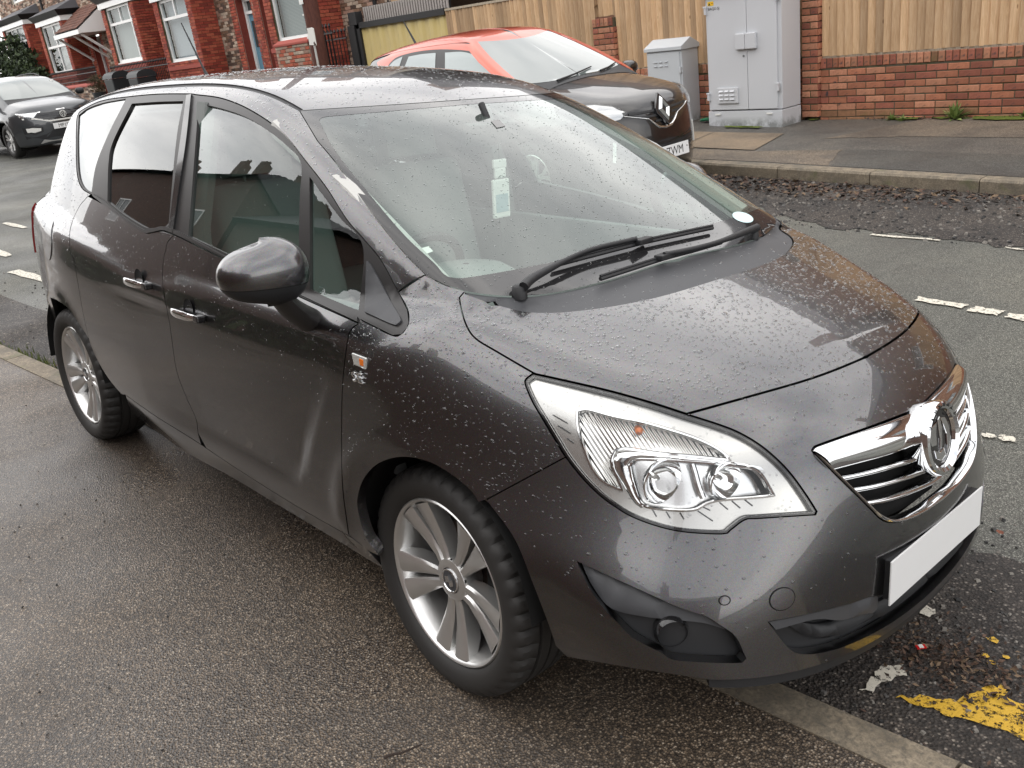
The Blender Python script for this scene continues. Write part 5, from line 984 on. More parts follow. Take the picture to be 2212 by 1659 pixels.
# ---- side glazing: black surround with panes behind its openings
Q1 = smooth(TR['qglass'], 6, True); Q2 = smooth(TR['rglass'], 6, True)
Q3 = smooth(z1([(1265, 662), (1400, 690), (1560, 745), (1700, 830), (1830, 935), (1915, 1045)]) + [(645, 440), (642, 622), (520, 562), (406, 508)], 6, True)
Q4 = smooth([(668, 383), (700, 428), (735, 474), (782, 534), (773, 668), (720, 646), (669, 624)], 6, True)
panel('window_surround', cat(px(SAIL[1:]), dl[::-1], px(BELT_R)[::-1], px(BELT_F)[::-1][1:]), 'side', M['trim'], car, inset=.0015, holes=[px(Q1), px(Q2), px(Q3), px(Q4)], off=-.002, rim=.012)
panel('rear_quarter_window', px(Q1), 'side', M['tint_glass'], car, inset=-.004, off=-.006, rim=0)
panel('rear_door_window', px(Q2), 'side', M['tint_glass'], car, inset=-.004, off=-.010, rim=0)
panel('front_door_window', px(Q3), 'side', M['side_glass'], car, inset=-.004, off=-.010, rim=0)
panel('quarter_light', px(Q4), 'side', M['side_glass'], car, inset=-.004, off=-.010, rim=0)
panel('mirror_sail', px(smooth([(792, 562), (803, 572), (845, 648), (866, 684), (868, 694), (858, 703), (845, 702), (787, 676)], 5, True)), 'side', M['grey_plastic'], car, off=.003, puff=.006, pw=.05, rim=.01)
for nm, poly in (('pillar_trim', z1([(1196, 612), (1226, 606), (1195, 900), (1150, 1200), (1112, 1475), (1085, 1465), (1130, 1100), (1172, 800)])), ('belt_trim', z1([(592, 1236), (690, 1300), (780, 1375), (900, 1455), (955, 1466), (1040, 1446), (1110, 1462), (1110, 1486), (1040, 1470), (960, 1486), (905, 1478), (700, 1332), (598, 1252)])), ('belt_trim', z1([(1116, 1464), (1300, 1560), (1450, 1640)]) + [(645, 624), (774, 686), (774, 697), (645, 636), (520, 574), (440, 534), (377, 504)])):
    panel(nm, px(smooth(poly, 6, True)), 'side', M['gloss_black'] if nm == 'pillar_trim' else M['trim'], car, inset=0, off=.005, rim=.012, sp=.012)
# ---- bumper with its openings
GR = zg([(150, 935), (170, 905), (400, 820), (700, 715), (950, 620), (1070, 570)]); GB = zg([(1245, 1375), (1100, 1470), (950, 1540), (830, 1560), (740, 1530), (650, 1440), (500, 1290), (330, 1125), (150, 945)])
g_top = cv(GR); g_top = g_top[g_top[:, 1] < -.004]; g_bot = cv(GB); g_bot = g_bot[g_bot[:, 1] < -.004]
IT = z8([(815, 875), (1000, 840), (1250, 780), (1370, 740), (1425, 735)]); IB = z8([(1200, 1018), (1100, 1042), (1020, 1050), (960, 1040), (920, 1010), (870, 950), (815, 878)])
i_up = cv(IT); i_lo = cv(IB); yb = np.linspace(-i_lo[0][1], 0, 12)[::1]
i_lo_c = on_front([(y, i_lo[0][2] - .022 * (1 - (y / i_lo[0][1]) ** 2)) for y in np.linspace(0, i_lo[0][1], 14)[:-1]])
i_up_c = on_front([(y, .40) for y in np.linspace(i_up[-1][1], 0, 10)[1:]])
FG = smooth(TR['fog'], 6, True); fog3 = px(FG)
bb = on_front([(y, .278 + .062 * (abs(y) / .74) ** 2) for y in np.linspace(0, -.70, 30)]); bb2 = px([(1224, 1419)])
gz0, gz1, iz0, iz1 = g_bot[0][2], g_top[-1][2], i_lo_c[0][2], .40
top_c = cl_front(.80, .60, 2)
hfz = cl_top(hfc[0] + .0035, hfc[0] + .004, 1)[0][2]
def cline(z0, z1_, n=16): return cl_front(z0, z1_, n)
panel('front_bumper', cat(c_fb, head_arc((1223, 989), (1484, 894)), hf + [.0035, 0, -.001], cl_top(hfc[0] + .0035, hfc[0] + .08, 5), cline(cl_top(hfc[0] + .085, 0, 1)[0][2], gz1 + .002, 6),
      g_top[::-1], g_bot[::-1], cline(gz0 - .002, .402, 8), i_up_c[::-1], i_up[::-1], i_lo[::-1], i_lo_c[::-1], cline(iz0 - .003, bb[0][2], 5), bb, bb2, c_archf[c_archf[:, 0] > .245][::-1]), 'corner', P_, car, both=True, inset=.0012, rim=.03, holes=[fog3], sp=.026)
lip = on_front([(y, .245 + .070 * (abs(y) / .74) ** 2) for y in np.linspace(0, -.70, 26)])
panel('front_lip', cat(bb[::-1] + [0, 0, -.001], lip), 'nose', M['black_plastic'], car, both=True, inset=0, off=-.012, rim=.04)
panel('lower_intake', cat(i_up, i_up_c, cline(.398, iz0, 6), i_lo_c, i_lo), 'nose', M['black_plastic'], car, both=True, inset=-.004, off=-.035, rim=0)
for k, (a, b, pf) in enumerate(((.12, .36, .014), (.52, .86, .022))):
    up = [i_up_c[0] * (1 - 0) ]; A_ = []; B_ = []
    for y in np.linspace(0, -.535, 22):
        zu = .405 + .05 * np.clip((-y - .2) / .35, 0, 1); zl = iz0 + .035 * (y / .5) ** 2 + .09 * np.clip((-y - .40) / .14, 0, 1) ** 2
        A_.append((y, zu + (zl - zu) * a)); B_.append((y, zu + (zl - zu) * b))
    panel('intake_blade', cat(on_front(A_), on_front(B_)[::-1]), 'nose', M['black_plastic'], car, both=True, inset=0, off=-.026, puff=pf, pw=.02, rim=.02, sp=.02)
panel('intake_trim', px(smooth(z8([(817, 877), (1000, 842), (1250, 782), (1360, 745), (1420, 735), (1424, 790), (1400, 828), (1370, 835), (1220, 872), (1080, 868), (860, 925)]), 6, True)), 'nose', M['grey_plastic'], car, off=-.004, puff=.008, pw=.02, rim=.02, inset=.001)
panel('fog_recess', fog3, 'corner', M['black_plastic'], car, inset=-.003, off=-.035, rim=0)
panel('fog_recess_brow', px(smooth(z7([(1352, 612), (1480, 672), (1700, 772), (1900, 862), (2050, 912), (2130, 962), (2195, 1010), (2060, 965), (1900, 945), (1700, 925), (1520, 880), (1420, 760)]), 6, True)), 'corner', M['grey_plastic'], car, off=-.02, puff=.012, pw=.05, rim=.02, inset=.001)
fc = px(z8([(290, 955)]))[0]; fn_ = grad(fc[None])[0]
mb = MB(); mb.lathe([(-.03, .001), (-.03, .028), (-.02, .036), (0.0, .038), (.01, .033)], 28, 'x'); fo = mb.build('fog_lamp_blank', M['gloss_black'], car, smooth=True)
fo.location = fc - fn_ * .03; fo.rotation_euler = (0, R_(6), R_(-35)); copy_l = fo.copy(); COL.objects.link(copy_l); copy_l.location = Vector((fo.location.x, -fo.location.y, fo.location.z)); copy_l.rotation_euler = (0, R_(6), R_(35))
for (q, r, nm, mt, off) in (((1565, 1297), .0105, 'parking_sensor', P_, .001), ((1690, 1294), .029, 'tow_eye_cover', P_, .0015)):
    c0 = px([q])[0]; D, u, v = basis(-grad(c0[None])[0]); n_ = 26
    for rr, mm, oo in ((r + .003, M['dark'], .0004), (r, mt, off)):
        panel(nm + ('_gap' if mm is M['dark'] else ''), c0 + np.array([u * math.cos(a) * rr + v * math.sin(a) * rr * .8 for a in np.linspace(0, 2 * math.pi, n_, endpoint=False)]), D, mm, car, inset=0, off=oo, rim=.003, sp=.01)
# ---- grille
panel('grille_backing', cat(g_top, cline(gz1, gz0, 8), g_bot), 'nose', M['dark'], car, both=True, inset=-.004, off=-.05, rim=0)
def to_ctr(pts, z=None):
    p = cv(pts, step=5); p = p[p[:, 1] < -.003]; e = on_front([(0, p[-1][2] if z is None else z)]); return cat(p, e)
wing_lo = to_ctr(zg([(330, 1122), (600, 1052), (800, 998), (1035, 915), (1100, 885)]))
ribbon('grille_wing', cat(g_top, cline(gz1, gz1 - .002, 2)[1:]), wing_lo, M['chrome'], car, -.004, .020, 60, 14, True)
for up, lo in (([(392, 1158), (600, 1118), (800, 1062), (1060, 985), (1130, 960)], [(452, 1208), (700, 1152), (900, 1098), (1105, 1032), (1170, 1005)]),
               ([(488, 1262), (700, 1225), (900, 1175), (1100, 1105), (1190, 1072)], [(550, 1312), (750, 1272), (950, 1215), (1100, 1165), (1215, 1112)]),
               ([(598, 1376), (750, 1350), (900, 1312), (1100, 1238), (1205, 1190)], [(668, 1420), (800, 1398), (950, 1355), (1100, 1295), (1225, 1238)])):
    a, b = to_ctr(zg(up)), to_ctr(zg(lo)); ribbon('grille_bar', a, b, M['chrome'], car, -.014, .012, 50, 8, True)
rim_in = to_ctr(zg([(372, 1150), (500, 1272), (680, 1445), (740, 1500), (840, 1524), (945, 1502), (1100, 1430), (1215, 1345)]))
ribbon('grille_rim', cat(g_bot[::-1], cline(gz0, gz0 - .001, 2)[:1]), rim_in, M['chrome'], car, .0, .009, 60, 8, True)
# badge
bc = np.array([.872, 0, .705]); bd = empty('badge', bc, 0, parent=car); bd.rotation_euler = (0, R_(-12), 0)
mb = MB(); mb.lathe([(-.05, .080), (-.02, .088), (.004, .092), (.014, .088), (.017, .080), (.012, .071), (.004, .068)], 56, 'x'); mb.build('badge_ring', M['chrome'], bd, smooth=True)
mb = MB(); mb.lathe([(.003, .07), (.004, .0005)], 40, 'x'); mb.build('badge_disc', M['gloss_black'], bd, smooth=True)
mb = MB()
def emb(poly, d=.004): mb.prism([(a * .95, b * .95) for a, b in poly], 0, .003, .003 + d)
emb([(-.058, .018), (-.05, .04), (-.012, .046), (-.02, .022), (-.024, -.012), (-.05, -.008)]); emb([(-.006, .050), (.006, .056), (.014, .020), (.006, -.020), (-.010, -.030), (-.002, .0)])
emb([(.012, .05), (.036, .044), (.052, .018), (.056, -.012), (.044, -.038), (.024, -.054), (.034, -.028), (.036, .0), (.024, .026)]); emb([(-.04, -.02), (-.012, -.034), (.012, -.028), (.020, -.05), (-.006, -.058), (-.034, -.044)])
mb.build('badge_emblem', M['chrome'], bd, bevel=.002)
for i, ch in enumerate('VAUXHALL'):
    a = R_(148 - i * 16.6); lt = text('badge_letter', ch, .013, M['black'], bd, (.0172, math.cos(a) * .0795, math.sin(a) * .0795), (0, 0, 0), .0008)
    lt.rotation_euler = (Matrix.Rotation(a - math.pi / 2, 4, 'X') @ Matrix.Rotation(R_(90), 4, 'Z') @ Matrix.Rotation(R_(90), 4, 'X')).to_euler()
# number plate on its holder
pl = empty('number_plate', (.904, 0, .438), 0, parent=car); pl.rotation_euler = (0, R_(-3), 0)
mb = MB(); mb.box((0, 0, 0), (.004, .52, .111)); mb.build('plate_face', M['plate'], pl, bevel=.001)
mb = MB(); mb.box((-.012, 0, .002), (.018, .50, .10)); mb.build('plate_holder', M['black_plastic'], pl, bevel=.003)
# ---- headlamps
panel('headlamp_bowl', hd3, 'corner', M['silver'], car, inset=.004, off=-.06, rim=0)
hin = px(smooth([(q[0], q[1]) for q in TR['head']], 6, True))
D, u, v = basis(DIRS['corner']); h2 = shrink(clean(np.c_[hin @ u, hin @ v]), .0075)
hole3 = cast(h2[:, :1] * u + h2[:, 1:] * v - D * 5, D, 10)
panel('headlamp_gasket', hd3, 'corner', M['gloss_black'], car, inset=.0012, off=-.004, rim=.05, holes=[hole3], sp=.02)
panel('headlamp_lens', hole3, 'corner', M['lens'], car, inset=-.002, off=.001, rim=0)
def outline_tube(name, pts, r, mat, off, proj='corner'):
    q = px(smooth(pts, 5, True)); q = q + grad(q) * off; m = MB(); m.tube(np.r_[q, q[:1]], r, 6, False); o = m.build(name, mat, car, smooth=True); k = o.copy(); k.data = o.data.copy(); k.data.transform(Matrix.Scale(-1, 4, (0, 1, 0))); COL.objects.link(k); return o
BZ = base_mat('headlamp_bezel', (.55, .55, .54), .2, .8)
panel('headlamp_bezel', hole3, 'corner', BZ, car, inset=0, off=-.016, rim=.02, holes=[px(smooth(zh([(445, 500), (520, 484), (700, 530), (900, 570), (1100, 625), (1300, 690), (1450, 770), (1540, 838), (1300, 822), (1000, 795), (800, 765), (715, 778), (684, 840), (700, 920), (760, 1060), (640, 1010), (560, 930), (500, 800), (450, 620)]), 6, True)),
      px(smooth(zh([(815, 890), (860, 848), (1000, 846), (1300, 862), (1600, 890), (1750, 930), (1860, 1098), (1700, 1112), (1480, 1128), (1380, 1152), (1280, 1198), (1100, 1198), (930, 1172), (880, 1120), (838, 1000)]), 6, True))], sp=.018)
RB = base_mat('ribbed_reflector', (.78, .78, .77), .12, 1.0); gq = G(RB)
w = gq.n('ShaderNodeTexWave', Vector=gq.co, Scale=42., Distortion=.3); w.bands_direction = 'DIAGONAL'; gq.bump(w.outputs['Fac'], .5, .004)
panel('indicator_reflector', px(smooth(zh([(440, 490), (520, 478), (700, 524), (1100, 618), (1460, 768), (1560, 850), (1000, 800), (720, 780), (690, 840), (770, 1070), (640, 1020), (560, 940), (490, 800), (440, 600)]), 6, True)), 'corner', RB, car, inset=-.004, off=-.040, rim=0)
panel('beam_reflector', px(smooth(zh([(800, 880), (860, 840), (1300, 855), (1760, 920), (1880, 1110), (1480, 1140), (1280, 1210), (930, 1180), (830, 1000)]), 6, True)), 'corner', M['silver'], car, inset=-.004, off=-.055, rim=0)
panel('beam_frame', px(smooth(zh([(690, 850), (735, 790), (860, 780), (1200, 815), (1560, 856), (1770, 892), (1790, 915), (1600, 888), (1300, 860), (1000, 845), (860, 846), (812, 890), (838, 1000), (882, 1122), (930, 1175), (900, 1190), (840, 1140), (760, 1010), (705, 920)]), 6, True)), 'corner', M['chrome'], car, inset=0, off=-.014, puff=.007, pw=.010, rim=.02, sp=.006)
for q, r in (((1080, 1010), .050), ((1540, 1010), .042)):
    c0 = px(zh([q]))[0]; n0 = grad(c0[None])[0]
    mb = MB(); mb.lathe([(-.045, .004), (-.042, .016), (-.03, r * .7), (-.012, r * .95), (-.002, r), (-.004, r * 1.06)], 32, 'x'); bo = mb.build('beam_bowl', M['chrome'], car, smooth=True)
    mb2 = MB(); mb2.lathe([(-.045, .006), (-.022, .006), (-.018, .004), (-.017, .0005)], 14, 'x'); bu = mb2.build('beam_bulb', M['silver'], car, smooth=True)
    for o in (bo, bu):
        o.location = c0 - n0 * .012 + np.array([-.006, 0, 0]); o.rotation_euler = (0, R_(3), R_(-12))
        k = o.copy(); COL.objects.link(k); k.location = (o.location.x, -o.location.y, o.location.z); k.rotation_euler = (0, R_(3), R_(12))
outline_tube('indicator_rim', zh([(440, 490), (520, 478), (700, 524), (900, 562), (1100, 618), (1300, 684), (1460, 765), (1550, 842), (1300, 818), (1000, 792), (800, 762), (712, 776), (682, 840), (698, 920), (762, 1064), (640, 1012), (560, 932), (498, 800), (446, 620)]), .0035, M['chrome'], -.013)
outline_tube('beam_rim', zh([(815, 890), (860, 846), (1000, 844), (1300, 860), (1600, 888), (1752, 928), (1864, 1100), (1700, 1116), (1480, 1132), (1380, 1156), (1280, 1202), (1100, 1202), (928, 1176), (878, 1122), (836, 1000)]), .0035, M['chrome'], -.013)
for a_, b_ in (((262, 520), (368, 582)), ((300, 600), (388, 655)), ((362, 690), (412, 726)), ((1310, 1210), (1420, 1282)), ((1352, 1184), (1400, 1206)), ((1470, 1150), (1530, 1200)), ((1560, 1140), (1620, 1190)), ((1650, 1128), (1710, 1174)), ((980, 1200), (1010, 1250)), ((1080, 1215), (1110, 1262)), ((1180, 1222), (1210, 1270))):
    q = px(zh([a_, b_])); q = q + grad(q) * -.0145
    for sy in (1, -1): m = MB(); m.tube(q * [1, sy, 1], .0016, 5); m.build('bezel_groove', M['grey_plastic'], car)
q = px(smooth(zh([(1272, 872), (1290, 930), (1320, 1040), (1352, 1120)]), 6)); q = q + grad(q) * -.022
for sy in (1, -1): m = MB(); m.tube(q * [1, sy, 1], .007, 8); m.build('beam_divider', M['chrome'], car, smooth=True)
c0 = px(zh([(885, 625)]))[0]; mb = MB(); mb.lathe([(-.02, .004), (-.015, .0085), (0, .0085), (.006, .0005)], 14, 'x')
o = mb.build('indicator_bulb', M['amber'], car, smooth=True); o.location = c0 - grad(c0[None])[0] * .03; o.rotation_euler = (0, 0, R_(-40))
k = o.copy(); COL.objects.link(k); k.location = (o.location.x, -o.location.y, o.location.z)
# ---- handles, repeater, lettering, mirrors, wipers, aerial
for q in ((300, 609), (407, 677)):
    c0 = px([q])[0]; h = empty('door_handle', c0, 0, parent=car); n0 = grad(c0[None])[0]
    a = math.atan2(n0[0], -n0[1]); h.rotation_euler = (R_(-4), R_(-1), -a * -1)
    mb = MB(); mb.lathe([(-.001, .036), (.004, .034), (.012, .02), (.013, .001)], 28, 'y'); o = mb.build('handle_cup', M['dark'], h, smooth=True); o.location = (.004, -.001, .012); o.scale = (1, .4, 1)
    mb = MB(); xs = np.linspace(-.098, .098, 13)
    for i, x in enumerate(xs): pass
    prof = []
    V = []; n_ = 10
    for x in xs:
        e = abs(x) / .098; rr = .0125 * (1 - .55 * e ** 4); yo = -.030 + .014 * e ** 3
        V += [(x, yo + .55 * rr * math.cos(2 * math.pi * j / n_), rr * 1.15 * math.sin(2 * math.pi * j / n_)) for j in range(n_)]
    mb.add(V, [(i * n_ + j, i * n_ + (j + 1) % n_, (i + 1) * n_ + (j + 1) % n_, (i + 1) * n_ + j) for i in range(12) for j in range(n_)] + [tuple(range(n_)), tuple(12 * n_ + j for j in range(n_))])
    mb.build('handle_grip', M['chrome'], h, smooth=True)
    mb = MB(); mb.box((.112, -.016, 0), (.034, .03, .024)); mb.build('handle_lock', M['gloss_black'], h, bevel=.006)
    m2 = copy_tree(h, car); m2.location = (c0[0], -c0[1], c0[2]); m2.rotation_euler = (R_(4), 0, R_(180) - a)
c0 = px([(779, 779)])[0]; rp = empty('side_repeater', c0, R_(2), parent=car)
mb = MB(); mb.prism([(-.030, .016), (.030, .013), (.026, -.017), (-.024, -.014)], 1, -.006, .002); mb.build('repeater_lens', base_mat('repeater_clear', (.75, .76, .74), .1, .6), rp, bevel=.003)
mb = MB(); mb.prism([(.004, .008), (.02, .007), (.018, -.010), (.004, -.009)], 1, -.0075, -.004); mb.build('repeater_bulb', M['amber'], rp, bevel=.001)
c0 = px([(776, 816)])[0]; text('model_lettering', 'SE', .040, M['chrome'], car, c0 + grad(c0[None])[0] * .004, (R_(96), 0, R_(5)), .004, 1.0, sc=(1.15, 1, 1))
def mirror(sy):
    mr = empty('door_mirror', (0, 0, 0), 0, parent=car); c = np.array([-.455, -.985, 1.108])
    def shell(z0, z1_, nm, mt, n=28, k=10):
        V = []; 
        for i in range(k + 1):
            ph0, ph1 = math.asin(z0), math.asin(z1_); ph = ph0 + (ph1 - ph0) * i / k; t = math.sin(ph); rr = math.cos(ph) ** .75
            for j in range(n):
                a = 2 * math.pi * j / n; cx_, cy_ = math.cos(a), math.sin(a); fx = (abs(cx_) ** .8) * np.sign(cx_); fy = (abs(cy_) ** .8) * np.sign(cy_)
                x = .078 * fx * rr * (1.0 if fx > 0 else .45); y = .118 * fy * rr; z = .080 * t * (1 + .12 * fy)
                w_ = R_(12); V.append((c[0] + x * math.cos(w_) - y * math.sin(w_) * -1, sy * (c[1] + y * math.cos(w_) - x * math.sin(w_)), c[2] + z))
        m = MB(); m.add(V, [(i * n + j, i * n + (j + 1) % n, (i + 1) * n + (j + 1) % n, (i + 1) * n + j) for i in range(k) for j in range(n)] + [tuple(range(n)), tuple(k * n + j for j in range(n))]); return m.build(nm, mt, mr, smooth=50)
    shell(-.34, .99999, 'mirror_cap', P_, 32, 16); shell(-.99999, -.375, 'mirror_base', M['black_plastic'])
    shell(-.376, -.338, 'mirror_seam', M['dark']).scale = (1, 1, 1)
    m = MB(); V = []
    a0, a1 = np.array([-.475, -.845, .945]), np.array([-.44, -.955, 1.045])
    for i in range(7):
        t = i / 6; p = a0 + (a1 - a0) * t + np.array([0, -.012 * math.sin(math.pi * t), 0]); wx, wz = .050 * (1 - .38 * t), .028 * (1 - .25 * t)
        for j in range(14):
            b = 2 * math.pi * j / 14; V.append((p[0] + wx * math.cos(b) + .02 * math.sin(b), sy * (p[1] + .6 * wz * math.sin(b)), p[2] - .5 * wx * math.cos(b) * .5 + wz * math.sin(b)))
    m.add(V, [(i * 14 + j, i * 14 + (j + 1) % 14, (i + 1) * 14 + (j + 1) % 14, (i + 1) * 14 + j) for i in range(6) for j in range(14)]); m.build('mirror_stalk', M['trim'], mr, smooth=True)
mirror(1); mirror(-1)
fm = [o for o in car.children if o.name.startswith('door_mirror')][-1]; th_ = R_(68); hx, hy = -.475, .875       # the far mirror is folded in
fm.rotation_euler = (0, 0, th_); fm.location = (hx - (hx * math.cos(th_) - hy * math.sin(th_)), hy - (hx * math.sin(th_) + hy * math.cos(th_)), 0)
def raised(p, h): q = px(p); return q + grad(q) * h
def wiper(arm, blade, nm='wiper'):
    w_ = empty(nm, (0, 0, 0), 0, parent=car); a = raised(smooth(arm, 14), .030); k = len(a)
    mb = MB(); mb.tube(a, [.013 - .006 * min(1, i / (k * .45)) for i in range(k)], 8); mb.build('wiper_arm', M['black_plastic'], w_, smooth=50)
    b = raised(smooth(blade, 14), .014); mb = MB(); mb.tube(b, .006, 6); mb.tube(b + [0, 0, .008], .0035, 6); mb.build('wiper_blade', M['black_plastic'], w_, smooth=50)
    mid = raised([blade[len(blade) // 2]], .022)[0]; mb = MB(); mb.box(mid, (.028, .07, .016), Matrix.Rotation(R_(8), 3, 'Z')); mb.build('wiper_joint', M['black_plastic'], w_, bevel=.004)
    mb = MB(); p0 = px([arm[0]])[0]; mb.lathe([(0, .02), (.03, .018), (.036, .010), (.036, .001)], 14, 'z', c=p0 - [0, 0, .01]); mb.build('wiper_pivot', M['black_plastic'], w_, smooth=50)
wiper(z2([(1105, 1612), (1230, 1535), (1450, 1425), (1720, 1355)]), z2([(1292, 1476), (1500, 1420), (1765, 1352), (2000, 1300), (2150, 1268)]))
wiper(z2([(2380, 1290), (2212, 1362), (2050, 1410), (1880, 1445)]), z2([(1540, 1552), (1700, 1500), (1885, 1440), (2050, 1395), (2200, 1350)]))
AP = np.array([CAR_R.T @ np.array(q) for q in ((-2.635, .05, 1.677), (-2.812, .05, 1.964))]); ab = on_top([AP[0][:2]])[0]
mb = MB(); mb.tube([ab, ab + (AP[1] - AP[0]) * .08, ab + (AP[1] - AP[0]) * .25, ab + AP[1] - AP[0]], [.022, .012, .005, .003], 8); mb.build('roof_aerial', M['black_plastic'], car, smooth=True)
c0 = px([(103, 520)])
if len(c0): 
    c0 = c0[0]; D, u, v = basis((.15, 1, -.1)); panel('fuel_flap', c0 + np.array([u * math.cos(a) * .075 + v * math.sin(a) * .085 for a in np.linspace(0, 2 * math.pi, 30, endpoint=False)]), D, P_, car, inset=0, off=.003, rim=.006, left=False)
# tail: closing panels out of view
tl2 = tail(np.linspace(1.45, .34, 24)); tl2 = tl2[~np.isnan(tl2[:, 0])]
rz = np.linspace(1.45, .34, 20); rcl = cast(np.c_[np.full(20, -6.), np.zeros(20), rz], [(1, 0, 0)])
panel('tailgate', cat(tl2, rcl[::-1]), 'rear', P_, car, both=True, inset=0, sp=.08)
panel('tail_lamp', tail(np.linspace(1.06, .84, 10))[::-1].tolist() + (tail(np.linspace(.84, 1.06, 10)) + [.0, -.05, 0]).tolist(), 'rq', M['red_lens'], car, inset=0, off=.006, puff=.008, pw=.02)
# ---- wheels
def wheel(loc, sy, steer=0):
    wh = empty('wheel', loc, 0, parent=car); wh.rotation_euler = (0, 0, steer + (0 if sy < 0 else math.pi))
    n = 168; prof = [(-.082, .231), (-.094, .238), (-.103, .252), (-.108, .270), (-.106, .286), (-.100, .299), (-.090, .3085), (-.079, .313), (-.060, .3155), (-.044, .316), (-.042, .309), (-.034, .309), (-.032, .3165), (-.004, .3168), (-.004, .3168)]
    prof = prof[:-1] + [(-.003, .310), (.003, .310)] + [(-a, r) for a, r in prof[:-1][::-1]]
    m = MB(); m.lathe(prof, n, 'y')
    for i, (a, r) in enumerate(prof):
        if .055 < abs(a) < .102 and r > .295:
            for j in range(0, n, 4):
                k = i * n + j % n; x, y, z = m.v[k]; s_ = 1 - .0085 / r; m.v[k] = (x * s_, y, z * s_)
    ty = m.build('tyre', M['tyre'], wh, smooth=35)
    m = MB(); m.lathe([(-.080, .2335), (-.088, .2330), (-.0915, .229), (-.089, .224), (-.080, .219), (-.066, .212), (-.03, .205), (.07, .200), (.075, .16)], 72, 'y'); m.build('rim', M['alloy'], wh, smooth=35)
    m = MB(); m.lathe([(.012, .018), (.012, .14), (.022, .14), (.022, .018)], 48, 'y'); m.build('brake_disc', M['rust_disc'], wh, smooth=30)
    m = MB(); m.bbox((.09, -.02, -.07), (.15, .06, .07)); m.bbox((-.19, .05, -.19), (.19, .07, .19)); m.build('brake_caliper', M['dark'], wh, bevel=.01)
    m = MB(); m.lathe([(.0, .05), (-.056, .062), (-.066, .058), (-.069, .045), (-.069, .036), (-.064, .034)], 40, 'y')
    for k in range(5):
        for sd_ in (-1, 1):
            st = []
            for r, da, w_, yf, dp in ((.046, 17, .0125, -.066, .03), (.080, 12.6, .0160, -.063, .042), (.13, 11.4, .0225, -.068, .050), (.175, 11.2, .0285, -.077, .048), (.217, 11.2, .0345, -.086, .030)):
                a = R_(90 + 36 + 72 * k + sd_ * da); c_, s_ = math.cos(a), math.sin(a)
                def P(tw, y): return (r * c_ - tw * s_, y, r * s_ + tw * c_)
                q = -sd_
                st.append([P(w_ * 1.0 * 1, yf + dp), P(w_ * .92, yf + .006), P(w_ * .55, yf), P(-w_ * .55, yf), P(-w_ * .92, yf + .006), P(-w_ * 1.0, yf + dp)])
            V = [p for s0 in st for p in s0]; m.add(V, [(i * 6 + j, i * 6 + j + 1, i * 6 + 7 + j, i * 6 + 6 + j) for i in range(4) for j in range(5)])
    m.build('spokes', M['alloy'], wh, smooth=35)
    m = MB()
    for k in range(5):
        a = R_(90 + 72 * k); m.lathe([(-.058, .001), (-.058, .0085), (-.050, .0095)], 10, 'y', c=(.052 * math.cos(a), -.006, .052 * math.sin(a)))
    m.build('wheel_bolts', M['dark'], wh)
    m = MB(); m.lathe([(-.066, .034), (-.0725, .033), (-.0735, .030), (-.0715, .0285)], 30, 'y'); m.build('centre_cap', M['chrome'], wh, smooth=True)
    m = MB(); m.lathe([(-.0715, .0285), (-.0718, .0005)], 26, 'y'); m.build('centre_cap_disc', M['grey_plastic'], wh)
    m = MB(); m.prism([(-.018, .008), (-.004, .014), (.004, .002), (.016, .010), (.018, -.008), (.004, -.016), (-.002, -.004), (-.014, -.010)], 1, -.0745, -.0712); m.build('cap_emblem', M['chrome'], wh)
    return wh
wheel((0, -.737, .3165), -1, R_(-2.5)); wheel((0, .737, .3165), 1, R_(-2.5)); wheel((-2.644, -.747, .3165), -1); wheel((-2.644, .747, .3165), 1)
# ---- cabin
mb = MB(); mb.bbox((-2.9, -.66, .40), (.0, .66, .46)); mb.build('cabin_floor', M['dark'], car)
def seat(y, x=-1.25, w_=.25, rear=False):
    s_ = empty('seat', (x, y, .45), 0, parent=car)
    m = MB(); m.box((.08, 0, .14), (.52, w_ * 2, .16)); m.build('seat_cushion', M['cabin'], s_, bevel=.05, seg=3, smooth=50)
    m = MB(); m.box((-.26, 0, .46), (.15, w_ * 2 * .94, .62), Matrix.Rotation(R_(-16), 3, 'Y')); m.build('seat_back', M['cabin'], s_, bevel=.06, seg=3, smooth=50)
    for yy in ((0,) if not rear else (-.3, .3)):
        m = MB(); m.box((-.37, yy, .87), (.09, .26, .18), Matrix.Rotation(R_(-10), 3, 'Y')); m.tube([(-.34, yy - .06, .74), (-.36, yy - .06, .82)], .007); m.tube([(-.34, yy + .06, .74), (-.36, yy + .06, .82)], .007); m.build('headrest', M['cabin'], s_, bevel=.035, seg=3, smooth=50)
seat(-.36); seat(.36); seat(0, -2.1, .62, True)
# dashboard top follows the screen base
mb = MB(); prof = [(.04, 1.0), (-.22, .985), (-.42, .965), (-.55, .93), (-.60, .86), (-.55, .70), (-.45, .52), (.05, .5)]
mb.prism(prof, 1, -.66, .66); mb.build('dashboard', M['dash'], car, bevel=.02, seg=3, smooth=50)
mb = MB(); mb.lathe([(-.02, .20), (.05, .185), (.09, .12), (.10, .01)], 24, 'z', c=(-.42, -.34, .925)); o = mb.build('instrument_cowl', M['dash'], car, smooth=True)
sw = empty('steering_wheel', (-.66, -.36, .93), 0, parent=car); sw.rotation_euler = (0, R_(-62), 0)
mb = MB(); mb.tube([(.185 * math.cos(a), .185 * math.sin(a), 0) for a in np.linspace(0, 2 * math.pi, 33)], .015, 8, False); mb.tube([(-.18, 0, 0), (.0, 0, -.02)], .014); mb.tube([(0, -.18, 0), (0, .18, 0)], .014); mb.lathe([(-.03, .06), (.0, .07), (.02, .05), (.025, .005)], 20, 'z'); mb.build('wheel_rim', M['black_plastic'], sw, smooth=True)
